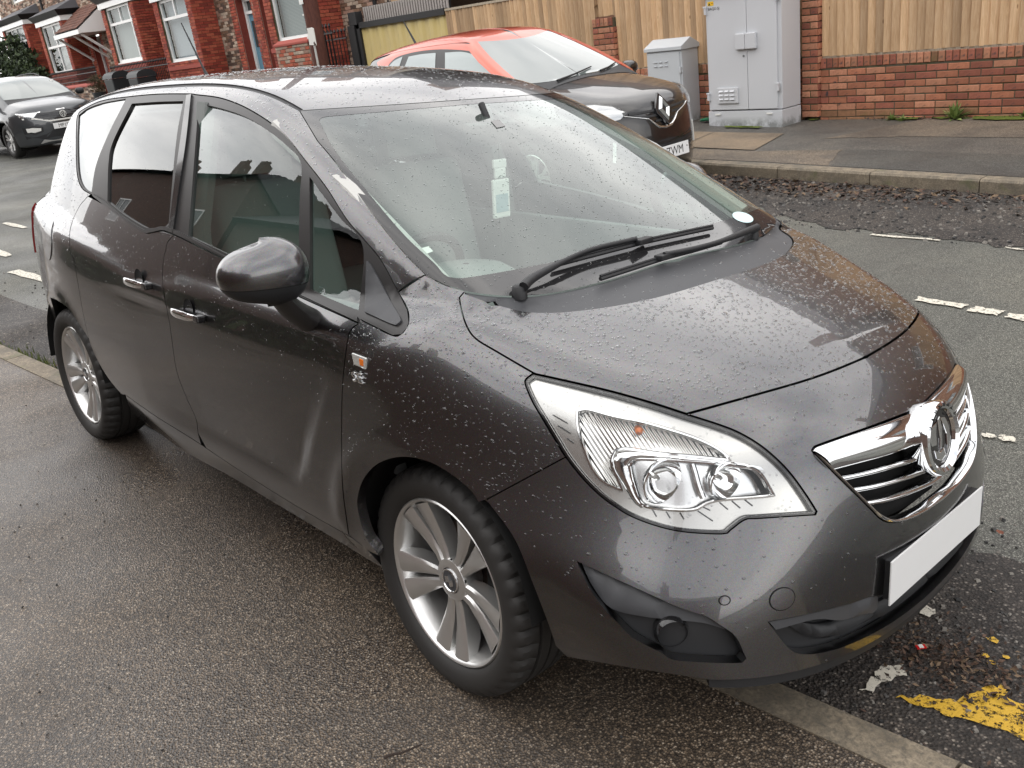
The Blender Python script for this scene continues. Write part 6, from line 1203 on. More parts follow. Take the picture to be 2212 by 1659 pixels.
mb = MB(); mb.bbox((-2.85, -.585, 1.0), (-2.82, .585, 1.30)); mb.build('parcel_shelf_screen', M['dark'], car)
hl = on_top([(x, y) for x in np.linspace(-.95, -2.9, 12) for y in np.linspace(-.52, .52, 7)]) - [0, 0, .035]
mb = MB(); mb.add(hl, [(i * 7 + j, i * 7 + j + 1, i * 7 + 8 + j, i * 7 + 7 + j) for i in range(11) for j in range(6)]); mb.build('headlining', M['cabin_light'], car, smooth=True)
mb = MB(); mb.box((-.66, 0, 1.375), (.035, .22, .07), Matrix.Rotation(R_(15), 3, 'Y')); mb.tube([(-.66, 0, 1.40), (-.70, 0, 1.47)], .012); mb.build('rear_view_mirror', M['black_plastic'], car, bevel=.012, smooth=50)
for sy in (-1, 1):
    mb = MB(); mb.bbox((-2.1, sy * .72 - .02, .5), (-.3, sy * .72 + .02, .97)); mb.build('door_card', M['cabin'], car, bevel=.01)
    mb = MB(); mb.tube([(-.93, sy * .62, 1.43), (-.5, sy * .66, 1.26), (-.12, sy * .68, 1.06)], .035, 8); mb.build('pillar_liner', M['cabin_light'], car, smooth=True)
    mb = MB(); mb.tube([(-1.42, sy * .60, 1.50), (-1.40, sy * .72, 1.1), (-1.38, sy * .76, .6)], .045, 8); mb.build('belt_pillar', M['cabin'], car, smooth=True)

af = empty('air_freshener', (-.645, .02, 1.16), 0, parent=car); m = MB(); m.box((0, 0, 0), (.012, .075, .13)); m.box((0, 0, .085), (.011, .05, .035)); m.box((0, 0, .115), (.012, .06, .03)); m.build('bottle', M['white'], af, bevel=.008); m = MB(); m.box((.0068, 0, -.015), (.001, .055, .06)); m.build('bottle_label', base_mat('printed_label', (.30, .42, .45), .5), af); m = MB(); m.tube([(0, 0, .13), (0, 0, .21)], .0015, 5); m.build('cord', M['black'], af)
q = on_top([(-.005, .50)])[0]; D, u, v = basis(-grad(q[None])[0]); panel('screen_sticker', q + np.array([u * math.cos(a) * .050 + v * math.sin(a) * .032 for a in np.linspace(0, 6.283, 24, endpoint=False)]), D, base_mat('pale_blue_sticker', (.55, .72, .74), .5), car, inset=0, off=.0012, rim=0, left=False)
panel('paper_ticket', px([(890, 522), (928, 511), (938, 522), (905, 535)]), 'ws', M['white'], car, inset=0, off=-.03, rim=0, left=False, sp=.02)
panel('mirror_mount_patch', px([(1060, 262), (1078, 259), (1092, 273), (1073, 277)]), 'ws', M['gloss_black'], car, inset=0, off=.0015, rim=0, left=False, sp=.02)
# ------------------------------------------------------------------ rain on the grey car
def drops(parent, spec, name='rain_drops', mat='water'):
    V = []; Fc = []; ring = 7
    for nm, cnt, rmin, rmax, upmin in spec:
        tri = []; nn = []
        for P, T3, n in PANELS.get(nm, []): tri.append(P[T3]); nn.append(n[T3])
        if not tri: continue
        tri = np.concatenate(tri); nn = np.concatenate(nn)
        vis = ((CC - tri.mean(1)) * nn.mean(1)).sum(1) > -.2; tri, nn = tri[vis], nn[vis]
        ar = np.linalg.norm(np.cross(tri[:, 1] - tri[:, 0], tri[:, 2] - tri[:, 0]), axis=1); wz = np.clip(nn.mean(1)[:, 2] - upmin, .02, 1); pr = ar * wz; pr /= pr.sum()
        ii = rng.choice(len(tri), cnt, p=pr); a, b = rng.random(cnt), rng.random(cnt); f_ = a + b > 1; a[f_], b[f_] = 1 - a[f_], 1 - b[f_]
        P = tri[ii, 0] + (tri[ii, 1] - tri[ii, 0]) * a[:, None] + (tri[ii, 2] - tri[ii, 0]) * b[:, None]; n = nn[ii, 0] + (nn[ii, 1] - nn[ii, 0]) * a[:, None] + (nn[ii, 2] - nn[ii, 0]) * b[:, None]; n /= np.linalg.norm(n, axis=1, keepdims=True)
        rr = (rmin + (rmax - rmin) * rng.random(cnt) ** 3.0) * np.where(rng.random(cnt) < .05, 1.35, 1.0)
        for p, m, r in zip(P, n, rr):
            t = np.cross(m, [0, 0, 1.]); t = t / (np.linalg.norm(t) + 1e-6) if np.linalg.norm(t) > .05 else np.array([1., 0, 0]); q = np.cross(m, t); k = len(V); el = 1 + .5 * rng.random() * (1 if rng.random() < .6 else 0); h = r * (.30 + .16 * rng.random()); ph = rng.random(ring) * .25 + .87
            for s_, hh in ((1.0, -.0003), (.78, h * .62)):
                for j in range(ring):
                    an = 2 * math.pi * j / ring; V.append(p + (t * math.cos(an) * el + q * math.sin(an)) * r * s_ * ph[j] + m * hh)
            V.append(p + m * h)
            for j in range(ring):
                j2 = (j + 1) % ring; Fc.append((k + j, k + j2, k + ring + j2, k + ring + j)); Fc.append((k + ring + j, k + ring + j2, k + 2 * ring))
    me = bpy.data.meshes.new(name); me.from_pydata([tuple(v) for v in V], [], Fc); me.materials.append(M[mat]); me.shade_smooth()
    o = bpy.data.objects.new(name, me); put(o, parent); o['kind'] = 'stuff'; return o
drops(car, [('bonnet', 6500, .0010, .0052, -.2), ('cowl_panel', 160, .0015, .005, -.2), ('roof', 3200, .0012, .0048, 0), ('side_frame', 1900, .0010, .0045, .1), ('front_wing', 1900, .0008, .0042, .05), ('front_bumper', 1500, .0008, .0040, .1),
            ('front_door', 620, .0007, .0028, .0), ('rear_door', 620, .0007, .0030, .0), ('headlamp_lens', 170, .0008, .0034, -.2), ('mirror_sail', 14, .001, .002, -1)])
drops(car, [('windscreen', 4200, .0007, .0030, -.2), ('windscreen_border', 900, .0007, .003, -.2), ('front_door_window', 260, .0006, .0016, -.5), ('rear_door_window', 160, .0006, .0016, -.5), ('rear_quarter_window', 70, .0006, .0016, -.5)], mat='water_glass')
# ------------------------------------------------------------------ the two cars behind
def make_body(d):
    hc, hk, rc_, rk_, wp, cs, fz, fp, wg, gs_ = [spl(*d[k]) for k in ('hood', 'hcrown', 'roof', 'rcrown', 'W', 'csec', 'fz', 'fp', 'wg', 'gsec')]
    x0, z0, x1, z1_ = d['ws']; tail_x = d['tail']; bz = d['bot']; rt = d['rt']
    def Fn(x, y, z):
        a = np.sqrt(y * y + 1e-8); fl = d['flare'] * (np.exp(-((np.hypot(x, z - .34) - .42) / .05) ** 2) + np.exp(-((np.hypot(x + d['wb'], z - .34) - .42) / .05) ** 2))
        side = a - (wp(x) - cs(z) + fl); top = z - (hc(x) - hk(a)); front = x - (fz(z) - fp(a)); rear = -(x - tail_x - .2 * a * a - .08 * np.clip(z - .9, 0, 1))
        low = smax(smax(smax(smax(side, top, .07), front, .11), rear, .15), bz - z, .04)
        g1 = a - (gs_(z) + wg(x)); rf = z - (rc_(x) - rk_(a)); t = (z - z0) / (z1_ - z0); ws = (x - (x0 + (x1 - x0) * t - .05 * t * (t - 1) - (.10 + .15 * np.clip(t, 0, 1.2)) * a * a)) * .5
        gr = -(x - tail_x - .04 - .25 * a * a - rt * np.clip(z - 1.0, 0, 1)) * .8
        g = smax(smax(smax(smax(g1, rf, .10), ws, .05), gr, .12), .85 - z, .02); return smin(low, g, .012)
    return Fn
def car_root(nm_label, Rm, t):
    o = empty('parked_car', (0, 0, 0), 0, nm_label, 'car'); o.matrix_world = Matrix([list(Rm[i]) + [t[i]] for i in range(3)] + [[0, 0, 0, 1]]); return o
def use_car(Fn, Rm, t):
    global F, CC, CAR_R, PANELS
    F = Fn; CAR_R = np.array(Rm); CC = CAR_R.T @ (CAM_LOC - np.array(t)); PANELS = {}
def shell(parent, mat, wb, bot, name='body', xf=.9, xr=-3.4, arch=.385):
    """whole outer skin: rays walked inwards onto the surface from a capsule round the car, wheel arches left open"""
    V = []; rows = []; n = 84; ax = np.linspace(-wb - .25, .28, 90); zc = .72
    O = []; D = []
    for k in range(12): 
        for j in range(n): th, ph = 2 * math.pi * j / n, math.pi / 2 * (k + .5) / 12; d = np.array([-math.cos(ph), math.sin(ph) * math.cos(th), math.sin(ph) * math.sin(th)]); O.append(np.array([ax[0], 0, zc]) + d * 3); D.append(-d)
    for x in ax:
        for j in range(n): th = 2 * math.pi * j / n; d = np.array([0, math.cos(th), math.sin(th)]); O.append(np.array([x, 0, zc]) + d * 2); D.append(-d)
    for k in range(17)[::-1]:
        for j in range(n): th, ph = 2 * math.pi * j / n, math.pi / 2 * (k + .5) / 17; d = np.array([math.cos(ph), math.sin(ph) * math.cos(th), math.sin(ph) * math.sin(th)]); O.append(np.array([ax[-1], 0, zc]) + d * 3); D.append(-d)
    P = cast(np.array(O), np.array(D), 4.); ok = ~np.isnan(P[:, 0]); P[~ok] = 0; nn = grad(P); K = len(P) // n; Fc = []
    for i in range(K - 1):
        for j in range(n):
            q = (i * n + j, i * n + (j + 1) % n, (i + 1) * n + (j + 1) % n, (i + 1) * n + j); c = P[list(q)].mean(0)
            if not ok[list(q)].all(): continue
            if abs(c[1]) > .55 and (math.hypot(c[0], c[2] - .34) < arch or math.hypot(c[0] + wb, c[2] - .34) < arch): continue
            fn = np.cross(P[q[1]] - P[q[0]], P[q[2]] - P[q[0]]); Fc.append(q if fn @ nn[q[0]] > 0 else q[::-1])
    me = bpy.data.meshes.new(name); me.from_pydata([tuple(p) for p in P], [], Fc); me.materials.append(mat); me.shade_smooth(); me.normals_split_custom_set_from_vertices([tuple(q) for q in nn]); return put(bpy.data.objects.new(name, me), parent)
def car_wheel(parent, loc, sy, R, rim_r, spokes, w_=.215, dark=False, pair=0):
    wh = empty('wheel', loc, 0 if sy < 0 else math.pi, parent=parent); h = w_ / 2
    m = MB(); m.lathe([(-h + .022, rim_r), (-h + .004, rim_r + .02), (-h, R - .06), (-h + .012, R - .02), (-h + .03, R - .004), (-h + .06, R), (h - .06, R), (h - .02, R - .01), (h, R - .06), (h - .02, rim_r)], 56, 'y'); m.build('tyre', M['tyre'], wh, smooth=35)
    m = MB(); m.lathe([(-h + .020, rim_r + .003), (-h + .016, rim_r - .004), (-h + .03, rim_r - .016), (h - .05, rim_r - .03), (h - .05, .05)], 48, 'y'); m.build('rim', M['alloy'] if not dark else M['gloss_black'], wh, smooth=35)
    m = MB(); m.lathe([(-.05, .06), (-.07, .055), (-.074, .03), (-.072, .001)], 28, 'y')
    for k in range(spokes):
        for da in ((0,) if not pair else (-pair, pair)):
            st = []
            for r, wd, y in ((.045, .024, -.066), (rim_r * .5, .021, -.068), (rim_r - .012, .030, -h + .026)):
                a = R_(90 + 360 / spokes * k + da * (r / rim_r)); c, s = math.cos(a), math.sin(a)
                st += [(r * c - tw * s, yy, r * s + tw * c) for tw, yy in ((wd, y + .03), (wd * .7, y), (-wd * .7, y), (-wd, y + .03))]
            m.add(st, [(i * 4 + j, i * 4 + j + 1, i * 4 + 5 + j, i * 4 + 4 + j) for i in range(2) for j in range(3)])
    m.build('spokes', M['alloy'], wh, smooth=35); m = MB(); m.lathe([(.0, .03), (.0, .13), (.02, .13), (.02, .03)], 30, 'y'); m.build('brake_disc', M['dark'], wh); return wh
def arches(parent, wb):
    m = MB()
    for xc in (0, -wb):
        for sy in (-1, 1):
            A = [R_(a) for a in range(-30, 211, 20)]; ring = [(xc + .40 * math.cos(a), .34 + .40 * math.sin(a)) for a in A]; V = [(x, sy * y, z) for y in (.5, .83) for x, z in ring]; k = len(ring); m.add(V, [(i, i + 1, k + i + 1, k + i) for i in range(k - 1)] + [tuple(range(k))])
    m.build('wheel_liners', M['dark'], parent)['kind'] = 'stuff'
def traced(name, mat, parent, pts, proj='front', off=.004, **k):
    P = px(smooth(pts, 4, True)); kw = dict(inset=0, sp=.03, rim=.006, left=False); kw.update(k)
    if len(P) > 4: return panel(name, P, proj, mat, parent, off=off, **kw)
CAM_DIR = lambda c, Rm: None
# ---- black car with the orange-red roof
CAP_R = [[0.99975, -0.00343, 0.02204], [0.00371, 0.99991, -0.01289], [-0.02199, 0.01297, 0.99967]]; CAP_T = (-4.4938, 4.5207, .0668)
capF = make_body(dict(hood=([-.5, -.25, 0, .3, .55, .7, .8, .88], [1.17, 1.14, 1.105, 1.055, .995, .94, .86, .74]), hcrown=([0, .35, .55, .68, .78, .88, .97], [0, .010, .034, .075, .14, .25, .40]),
    roof=([-3.4, -3.1, -2.7, -2.2, -1.7, -1.3, -.95, -.6, -.3], [1.36, 1.425, 1.505, 1.575, 1.612, 1.607, 1.555, 1.44, 1.28]), rcrown=([0, .3, .5, .6, .7, .8], [0, .012, .032, .052, .09, .15]),
    W=([-3.5, -3.2, -2.9, -2.6, -2.0, -1.0, -.3, .2, .5, .75, .95], [.70, .78, .85, .885, .885, .88, .888, .885, .86, .81, .75]), csec=([.1, .2, .3, .45, .6, .8, .9, .98, 1.04, 1.10, 1.16], [.14, .07, .03, .015, .0, .004, .015, .035, .07, .13, .2]),
    fz=([.1, .2, .3, .45, .6, .75, .85, .92, 1.0], [.74, .82, .86, .875, .87, .85, .825, .79, .70]), fp=([0, .2, .4, .55, .68, .8, .9], [0, .016, .075, .155, .26, .40, .56]),
    wg=([-3.4, -3.0, -2.6, -2.0, -1.2, -.6, -.1, .2], [-.20, -.12, -.06, -.015, 0, -.005, -.03, -.06]), gsec=([.9, 1.05, 1.15, 1.25, 1.35, 1.45, 1.53, 1.6], [.865, .83, .79, .745, .69, .625, .55, .46]),
    ws=(-.14, 1.11, -.93, 1.505), tail=-3.2, bot=.19, rt=.45, flare=.014, wb=2.606))
cp = car_root('black compact crossover with orange-red roof parked by the timber fence', CAP_R, CAP_T); use_car(capF, CAP_R, CAP_T)
M['black_paint'] = base_mat('black_car_paint', (.010, .009, .009), .3, .3, 1.0, .02); M['orange_paint'] = base_mat('orange_red_car_paint', (.52, .075, .028), .35, .2, 1.0, .02)
M['car_glass'] = glass_mat('car_window', (.55, .63, .60), 2.2)
M['dark_glass'] = base_mat('dark_car_glass', (.16, .185, .18), .03, 0, 1.0, .01)
M['brightened_glass'] = base_mat('brightened_car_glass', (.27, .32, .32), .03, 0, 1.0, .01)  # opaque panes; the see-through brightness is put into the base colour
M['lamp_dim'] = base_mat('lamp_reflector_grey', (.55, .56, .57), .12, 1)
shell(cp, M['black_paint'], 2.606, .19); arches(cp, 2.606)
zk = lambda p: T_(.32713, (798.5, 37.4), p)
FD = (-.75, .6, -.35); SD = (-.1, 1, -.35); TD = (-.2, .25, -1)
# roof, pillars and cant rail: everything above the waist is orange
side_up = px(smooth(zk([(50, 302), (60, 330), (400, 360), (900, 405), (1005, 412), (940, 350), (850, 270), (757, 207), (640, 176), (500, 178), (300, 196), (180, 226), (70, 285)]), 4, True))
panel('cant_rail', side_up, 'rail', M['orange_paint'], cp, inset=0, off=.003, sp=.04, rim=0)
xs_ = np.linspace(-.955, -2.95, 24); ed = cast(np.c_[xs_, np.full(24, -.53) - .02 * np.sin(np.linspace(0, 3.14, 24)), np.full(24, 3.)], [(0, 0, -1)])
panel('roof', np.concatenate([cast(np.c_[-.90 - .16 * (np.linspace(0, -.53, 8) / .53) ** 2 * .8, np.linspace(0, -.53, 8), np.full(8, 3.)], [(0, 0, -1)]), ed, cast([(-3.0, -.3, 3.), (-3.02, 0, 3.)], [(0, 0, -1)])]), 'roof', M['orange_paint'], cp, both=True, inset=0, off=.005, sp=.06, rim=0)
wsr = px(smooth(zk([(757, 207), (850, 275), (940, 350), (1040, 412), (1100, 440)]), 4)); 
wtop = cast(np.c_[np.full(8, -4.) * 0 - .915 - .135 * (np.linspace(0, 1, 8)) ** 2, np.linspace(0, -.50, 8), np.full(8, 3.)], [(0, 0, -1)])
wbot = cast(np.c_[-.145 - .09 * np.linspace(1, 0, 8) ** 2 * 1.2, np.linspace(-.68, 0, 8), np.full(8, 3.)], [(0, 0, -1)])
panel('windscreen', np.concatenate([wtop, cast([(-.75, -.60, 3.), (-.5, -.655, 3.), (-.33, -.68, 3.)], [(0, 0, -1)]), wbot]), 'top', M['dark_glass'], cp, both=True, inset=0, off=.006, sp=.04, rim=0)
pil = [(-1.05, -.505), (-.9, -.565), (-.75, -.612), (-.5, -.668), (-.28, -.70), (-.16, -.72)]
panel('front_pillar', np.concatenate([cast([(a, b + .035, 3.) for a, b in pil], [(0, 0, -1)]), cast([(a - .03, b - .075, 3.) for a, b in pil[::-1]], [(0, 0, -1)])]), 'rail', M['orange_paint'], cp, inset=0, off=.011, sp=.02, rim=.006)
panel('scuttle', np.concatenate([wbot + [.0, 0, 0], cast(np.c_[-.05 + .05 * np.linspace(0, 1, 8), np.linspace(0, -.68, 8), np.full(8, 3.)], [(0, 0, -1)])]), 'top', M['black_plastic'], cp, both=True, inset=0, off=.004, sp=.05, rim=0)
traced('side_window_surround', M['trim'], cp, zk([(118, 332), (150, 290), (200, 258), (320, 228), (470, 214), (640, 222), (720, 248), (800, 298), (880, 360), (925, 402), (600, 420), (200, 400)]), 'side', .006, left=True, rim=0)
traced('front_door_window', M['brightened_glass'], cp, zk([(502, 236), (620, 232), (715, 262), (790, 314), (812, 345), (815, 390), (502, 372)]), 'side', .009, left=True, rim=0)
traced('rear_door_window', M['brightened_glass'], cp, zk([(262, 262), (350, 246), (440, 238), (436, 372), (226, 352)]), 'side', .009, left=True, rim=0)
traced('rear_quarter_window', M['brightened_glass'], cp, zk([(128, 330), (165, 290), (222, 262), (196, 340)]), 'side', .009, left=True, rim=0)
traced('quarter_light', M['brightened_glass'], cp, zk([(832, 362), (885, 400), (834, 396)]), 'side', .009, left=True, rim=0)
# front: grille, badge, chrome, lamps, plate
gtop = on_front([(y, .865 - .02 * abs(y)) for y in np.linspace(0, -.42, 14)]); gbot = on_front([(-.42, .835), (-.32, .81), (-.19, .775), (-.13, .73), (-.08, .700), (0, .692)])
panel('grille', np.concatenate([gtop, gbot]), 'nose', M['gloss_black'], cp, both=True, inset=0, off=.004, sp=.03, rim=0)
for z in (.735, .78, .82): panel('grille_slat', np.concatenate([on_front([(y, z + .03 * abs(y) + .009) for y in np.linspace(0, -.12 - (z - .735) * 3, 8)]), on_front([(y, z + .03 * abs(y) - .009) for y in np.linspace(0, -.12 - (z - .735) * 3, 8)])[::-1]]), 'nose', M['black_plastic'], cp, both=True, inset=0, off=.012, sp=.02, rim=.008)
cl_ = [(-.42, .828), (-.32, .803), (-.19, .772), (-.13, .724), (-.08, .698), (0, .690)]; wd_ = [.008, .010, .014, .022, .030, .034]
ribbon('chrome_strip', on_front(cl_), on_front([(a, b - w_) for (a, b), w_ in zip(cl_, wd_)]), M['chrome'], cp, .006, .008, 40, 6, True)
bd2 = empty('badge', (.848, 0, .83), 0, parent=cp); bd2.rotation_euler = (0, R_(-24), 0)
m = MB(); o4 = [(0, .115), (.068, 0), (0, -.115), (-.068, 0)]; i4 = [(0, .055), (.030, 0), (0, -.055), (-.030, 0)]
for k in range(4): a, b, c, e = o4[k], o4[(k + 1) % 4], i4[(k + 1) % 4], i4[k]; md = lambda p, q: ((p[0] + q[0]) / 2, (p[1] + q[1]) / 2); f_, g_ = md(a, e), md(b, c); m.add([(.0, *a), (.0, *b), (.022, *g_), (.022, *f_), (0, *c), (0, *e)], [(0, 1, 2, 3), (3, 2, 4, 5)])
m.build('badge_diamond', M['chrome'], bd2); m = MB(); m.prism([(0, .15), (.10, .02), (.10, -.03), (0, -.15), (-.10, -.03), (-.10, .02)], 0, -.03, -.004); m.build('badge_back', M['gloss_black'], bd2, bevel=.004)
hl_ = on_front([(-.385, .851), (-.45, .808), (-.55, .795), (-.68, .83), (-.74, .90), (-.70, .955), (-.575, .945), (-.47, .914)])
hl_ = hl_[~np.isnan(hl_[:, 0])]
panel('headlamp', hl_, FD, M['lamp_dim'], cp, inset=0, off=.003, sp=.03, rim=0); panel('headlamp_lens', hl_, FD, M['lens'], cp, inset=-.004, off=.012, sp=.03, rim=.01)
panel('lower_grille', on_front([(0, .575), (-.17, .56), (-.42, .60), (-.47, .52), (-.30, .40), (0, .385)]), 'nose', M['black_plastic'], cp, both=True, inset=0, off=.003, sp=.04, rim=0)
for z in (.41, .455, .50, .545): panel('lower_grille_bar', np.concatenate([on_front([(y, z + .008 + .05 * abs(y)) for y in np.linspace(0, -.42, 6)]), on_front([(y, z - .008 + .05 * abs(y)) for y in np.linspace(0, -.42, 6)])[::-1]]), 'nose', M['gloss_black'], cp, both=True, inset=0, off=.010, sp=.03, rim=.006)
panel('day_lamp', on_front([(-.515, .64), (-.54, .64), (-.56, .46), (-.535, .45)]), FD, M['white'], cp, inset=0, off=.010, sp=.02, rim=.01)
def plate(parent, loc, body, rot=0):
    p = empty('number_plate', loc, 0, parent=parent); p.rotation_euler = (0, rot, 0); m = MB(); m.box((0, 0, 0), (.008, .52, .111)); m.build('plate_face', M['plate'], p, bevel=.002)
    text('plate_text', body, .104, M['black'], p, (.0045, 0, -.004), (R_(90), 0, R_(90)), .0004, 1.0, sc=(.92, 1, 1)); m = MB(); m.box((.0045, .235, .012), (.001, .012, .012)); m.build('plate_screw', M['black'], p); return p
plate(cp, (.892, 0, .455), '     ZWM', R_(-4))
m = MB(); b0 = cast([(-2.66, -.02, 3.)], [(0, 0, -1)])[0]; m.tube([b0, b0 + [-.03, 0, .03], b0 + [-.19, -.02, .30]], [.03, .014, .005], 8); m.build('roof_aerial', M['black_plastic'], cp, smooth=True)
for sy in (-1, 1):
    m = MB(); V = []; n = 14
    for i in range(9):
        t = -1 + 2 * i / 8; r_ = math.sqrt(max(0, 1 - t ** 4)) + .02; V += [(-.42 + .075 * r_ * math.cos(2 * math.pi * j / n), sy * (.98 + .105 * t), 1.08 + .07 * r_ * math.sin(2 * math.pi * j / n)) for j in range(n)]
    m.add(V, [(i * n + j, i * n + (j + 1) % n, (i + 1) * n + (j + 1) % n, (i + 1) * n + j) for i in range(8) for j in range(n)] + [tuple(range(n)), tuple(8 * n + j for j in range(n))]); m.build('door_mirror', M['black_paint'], cp, smooth=True)
def wiper2(a, b, off=.02):
    p = cast([(*a, 3.), ((a[0] + b[0]) / 2, (a[1] + b[1]) / 2, 3.), (*b, 3.)], [(0, 0, -1)]) + [0, 0, off]; m = MB(); m.tube(p, [.012, .009, .006], 6); m.build('wiper', M['black_plastic'], cp)
wiper2((-.10, -.35), (-.24, .25)); wiper2((-.12, .25), (-.26, .62))
m = MB(); m.box((-.80, 0, 1.40), (.03, .22, .075)); m.build('rear_view_mirror', M['black_plastic'], cp, bevel=.01)
for l, sy in (((0, -.77, .335), -1), ((0, .77, .335), 1), ((-2.606, -.77, .335), -1), ((-2.606, .77, .335), 1)): car_wheel(cp, l, sy, .335, .222, 5, pair=14)
m = MB(); m.bbox((-2.9, -.6, .22), (.5, .6, .5)); m.build('underbody', M['dark'], cp)
# ---- small dark grey crossover far left
TR_R = [[0.99292, -0.11675, 0.02192], [0.11674, 0.99316, 0.00191], [-0.02199, 0.00066, 0.99976]]; TR_T = (-19.7153, 3.6239, .4655)
trF = make_body(dict(hood=([-.5, -.2, 0, .3, .55, .68, .76, .84], [1.16, 1.12, 1.095, 1.05, 1.00, .965, .92, .82]), hcrown=([0, .35, .55, .68, .78, .88, .97], [0, .006, .018, .045, .10, .20, .34]),
    roof=([-3.4, -3.1, -2.7, -2.2, -1.7, -1.2, -.85, -.55, -.2], [1.38, 1.44, 1.51, 1.552, 1.565, 1.55, 1.50, 1.40, 1.24]), rcrown=([0, .3, .5, .6, .7, .8], [0, .010, .026, .042, .075, .13]),
    W=([-3.5, -3.2, -2.9, -2.6, -2.0, -1.0, -.3, .2, .5, .72, .9], [.72, .80, .87, .90, .90, .895, .905, .905, .89, .85, .79]), csec=([.1, .2, .3, .45, .6, .8, .92, 1.0, 1.06, 1.12, 1.18], [.14, .06, .025, .012, .0, .004, .014, .032, .07, .13, .2]),
    fz=([.1, .2, .3, .45, .6, .75, .85, .93, 1.02], [.74, .80, .83, .85, .855, .84, .815, .78, .70]), fp=([0, .2, .4, .55, .68, .8, .9], [0, .010, .045, .09, .15, .26, .40]),
    wg=([-3.4, -3.0, -2.6, -2.0, -1.2, -.6, -.1, .2], [-.18, -.10, -.05, -.01, 0, -.002, -.02, -.05]), gsec=([.9, 1.05, 1.15, 1.25, 1.35, 1.45, 1.53, 1.6], [.88, .85, .812, .768, .72, .66, .585, .49]),
    ws=(-.04, 1.105, -.80, 1.515), tail=-3.28, bot=.20, rt=.40, flare=.018, wb=2.59))
tr = car_root('small dark grey crossover facing the camera, far left before the terraced houses', TR_R, TR_T); use_car(trF, TR_R, TR_T)
M['slate_paint'] = base_mat('slate_grey_paint', (.055, .060, .066), .3, .4, 1, .02)
shell(tr, M['slate_paint'], 2.59, .2); arches(tr, 2.59)
wt = cast(np.c_[-.80 - .20 * np.linspace(0, 1, 8) ** 2, np.linspace(0, -.55, 8), np.full(8, 3.)], [(0, 0, -1)]); wb_ = cast(np.c_[-.055 - .10 * np.linspace(1, 0, 8) ** 2, np.linspace(-.69, 0, 8), np.full(8, 3.)], [(0, 0, -1)])
panel('windscreen', np.concatenate([wt, cast([(-.6, -.63, 3.), (-.35, -.675, 3.)], [(0, 0, -1)]), wb_]), 'top', M['dark_glass'], tr, both=True, inset=0, off=.005, sp=.04, rim=0)
panel('side_windows', on_side([(-.35, 1.10), (-.9, 1.42), (-1.3, 1.475), (-2.2, 1.46), (-2.75, 1.34), (-2.85, 1.18), (-1.5, 1.08)]), 'side', M['dark_glass'], tr, inset=0, off=.004, sp=.05, rim=0)
panel('scuttle', np.concatenate([wb_, cast(np.c_[.0 + .03 * np.linspace(0, 1, 8), np.linspace(0, -.69, 8), np.full(8, 3.)], [(0, 0, -1)])]), 'top', M['black_plastic'], tr, both=True, inset=0, off=.003, sp=.05, rim=0)
panel('grille', on_front([(0, .85), (-.44, .84), (-.54, .755), (-.40, .71), (-.30, .675), (0, .675)]), 'nose', M['gloss_black'], tr, both=True, inset=0, off=.004, sp=.03, rim=0)
for z in (.71, .75, .795): panel('grille_slat', np.concatenate([on_front([(y, z + .008) for y in np.linspace(0, -.40, 6)]), on_front([(y, z - .008) for y in np.linspace(0, -.40, 6)])[::-1]]), 'nose', M['grey_plastic'], tr, both=True, inset=0, off=.010, sp=.03, rim=.006)
panel('chrome_strip', np.concatenate([on_front([(0, .868), (-.45, .857)]), on_front([(-.45, .842), (0, .852)])]), 'nose', M['chrome'], tr, both=True, inset=0, off=.006, sp=.03, rim=.004)
st_ = [(0, .675), (-.29, .675), (-.40, .71), (-.55, .755), (-.74, .77)]; panel('chrome_strip', np.concatenate([on_front(st_), on_front([(a, b - .028) for a, b in st_[::-1]])]), 'nose', M['white'], tr, both=True, inset=0, off=.006, sp=.03, rim=.004)
h_ = on_front([(-.45, .850), (-.60, .858), (-.80, .875), (-.76, .78), (-.55, .76)]); h_ = h_[~np.isnan(h_[:, 0])]; panel('headlamp', h_, FD, M['silver'], tr, inset=0, off=.003, sp=.03, rim=0); panel('headlamp_lens', h_, FD, M['lens'], tr, inset=0, off=.010, sp=.03, rim=.008)
panel('day_lamp', on_front([(-.48, .545), (-.62, .57), (-.73, .57), (-.72, .49), (-.60, .475), (-.49, .495)]), FD, M['white'], tr, inset=0, off=.006, sp=.03, rim=.006)
panel('lamp_pod', on_front([(-.44, .57), (-.62, .60), (-.78, .59), (-.77, .46), (-.60, .43), (-.45, .47)]), FD, M['black_plastic'], tr, inset=0, off=.002, sp=.03, rim=0)
panel('lower_grille', on_front([(0, .50), (-.26, .50), (-.46, .32), (0, .315)]), 'nose', M['black_plastic'], tr, both=True, inset=0, off=.003, sp=.04, rim=0)
panel('skid_plate', on_front([(0, .31), (-.48, .315), (-.55, .245), (0, .225)]), 'nose', M['alloy'], tr, both=True, inset=0, off=.004, sp=.04, rim=.01)
panel('bumper_cladding', on_front([(-.30, .46), (-.46, .315), (-.76, .36), (-.77, .43), (-.5, .40)]), FD, M['black_plastic'], tr, inset=0, off=.002, sp=.04, rim=0)
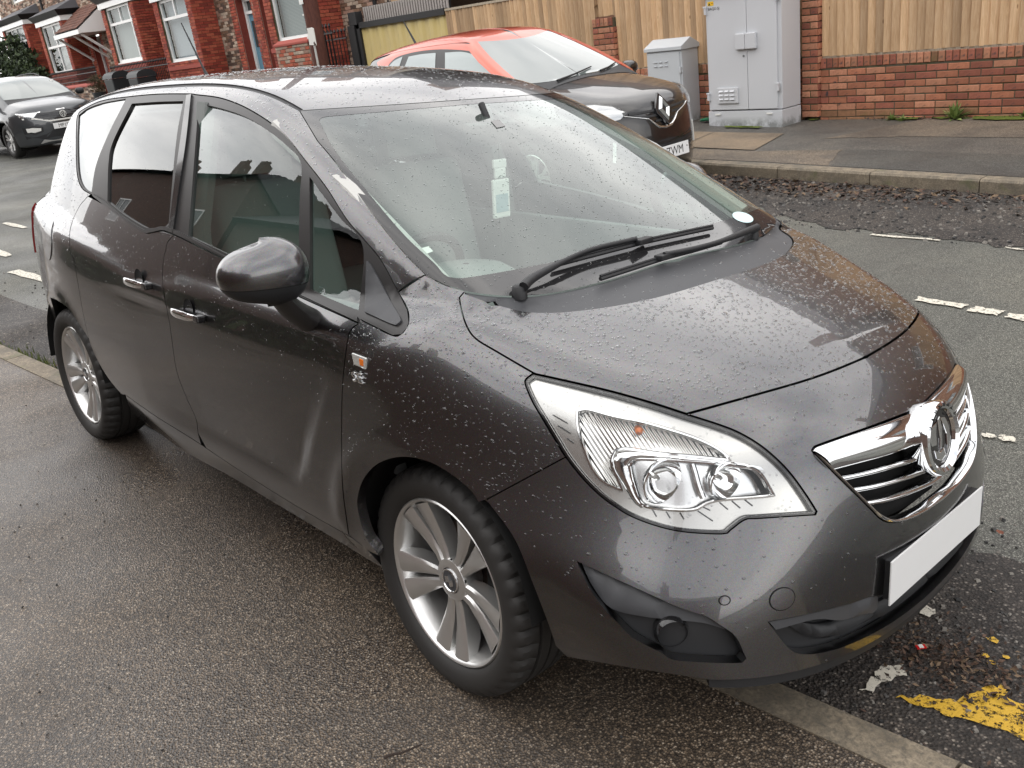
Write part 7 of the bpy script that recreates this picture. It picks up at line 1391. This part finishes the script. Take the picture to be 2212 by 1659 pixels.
b3 = empty('badge', (.856, 0, .765), 0, parent=tr); m = MB(); m.lathe([(.0, .066), (.012, .066), (.014, .058), (.006, .054)], 32, 'x'); m.tube([(.012, -.040, .038), (.012, -.018, -.045), (.012, 0, -.005), (.012, .018, -.045), (.012, .040, .038)], .006, 6); m.tube([(.012, -.018, .048), (.012, 0, .008), (.012, .018, .048)], .006, 6); m.build('badge_ring', M['white'], b3, smooth=True); m = MB(); m.lathe([(.006, .055), (.006, .001)], 24, 'x'); m.build('badge_disc', M['grey_plastic'], b3)
plate(tr, (.872, 0, .55), 'MP19    ', R_(-2))
for sy in (-1, 1):
    m = MB(); V = []; n = 12
    for i in range(7): t = -1 + 2 * i / 6; r_ = math.sqrt(max(0, 1 - t ** 4)) + .02; V += [(-.40 + .07 * r_ * math.cos(2 * math.pi * j / n), sy * (1.0 + .10 * t), 1.12 + .065 * r_ * math.sin(2 * math.pi * j / n)) for j in range(n)]
    m.add(V, [(i * n + j, i * n + (j + 1) % n, (i + 1) * n + (j + 1) % n, (i + 1) * n + j) for i in range(6) for j in range(n)] + [tuple(range(n)), tuple(6 * n + j for j in range(n))]); m.build('door_mirror', M['black_plastic'], tr, smooth=True)
    m = MB(); p = cast(np.c_[np.linspace(-1.1, -2.7, 8), np.full(8, sy * .52), np.full(8, 3.)], [(0, 0, -1)]) + np.c_[np.zeros(8), np.zeros(8), [.0, .035, .04, .04, .04, .04, .035, 0]]; m.tube(p, .014, 6); m.build('roof_rail', M['black_plastic'], tr, smooth=True)
q = px(T_(.12785, (0, 137.2), [(885, 290)])); st = MB()
for dx, dz in ((0, 0), (.02, -.05), (.03, -.12)):
    if len(q): p = q[0] + grad(q)[0] * .012 + [0, dx - .02, dz]; st.box(p, (.02, .07, .035), Matrix.Rotation(R_(-30), 3, 'Y'))
if st.v: st.build('windscreen_sticker', M['white'], tr)
for l, sy in (((0, -.78, .34), -1), ((0, .78, .34), 1), ((-2.59, -.78, .34), -1), ((-2.59, .78, .34), 1)): car_wheel(tr, l, sy, .34, .225, 5, pair=13, dark=True)
m = MB(); m.bbox((-2.9, -.6, .22), (.5, .6, .5)); m.build('underbody', M['dark'], tr)
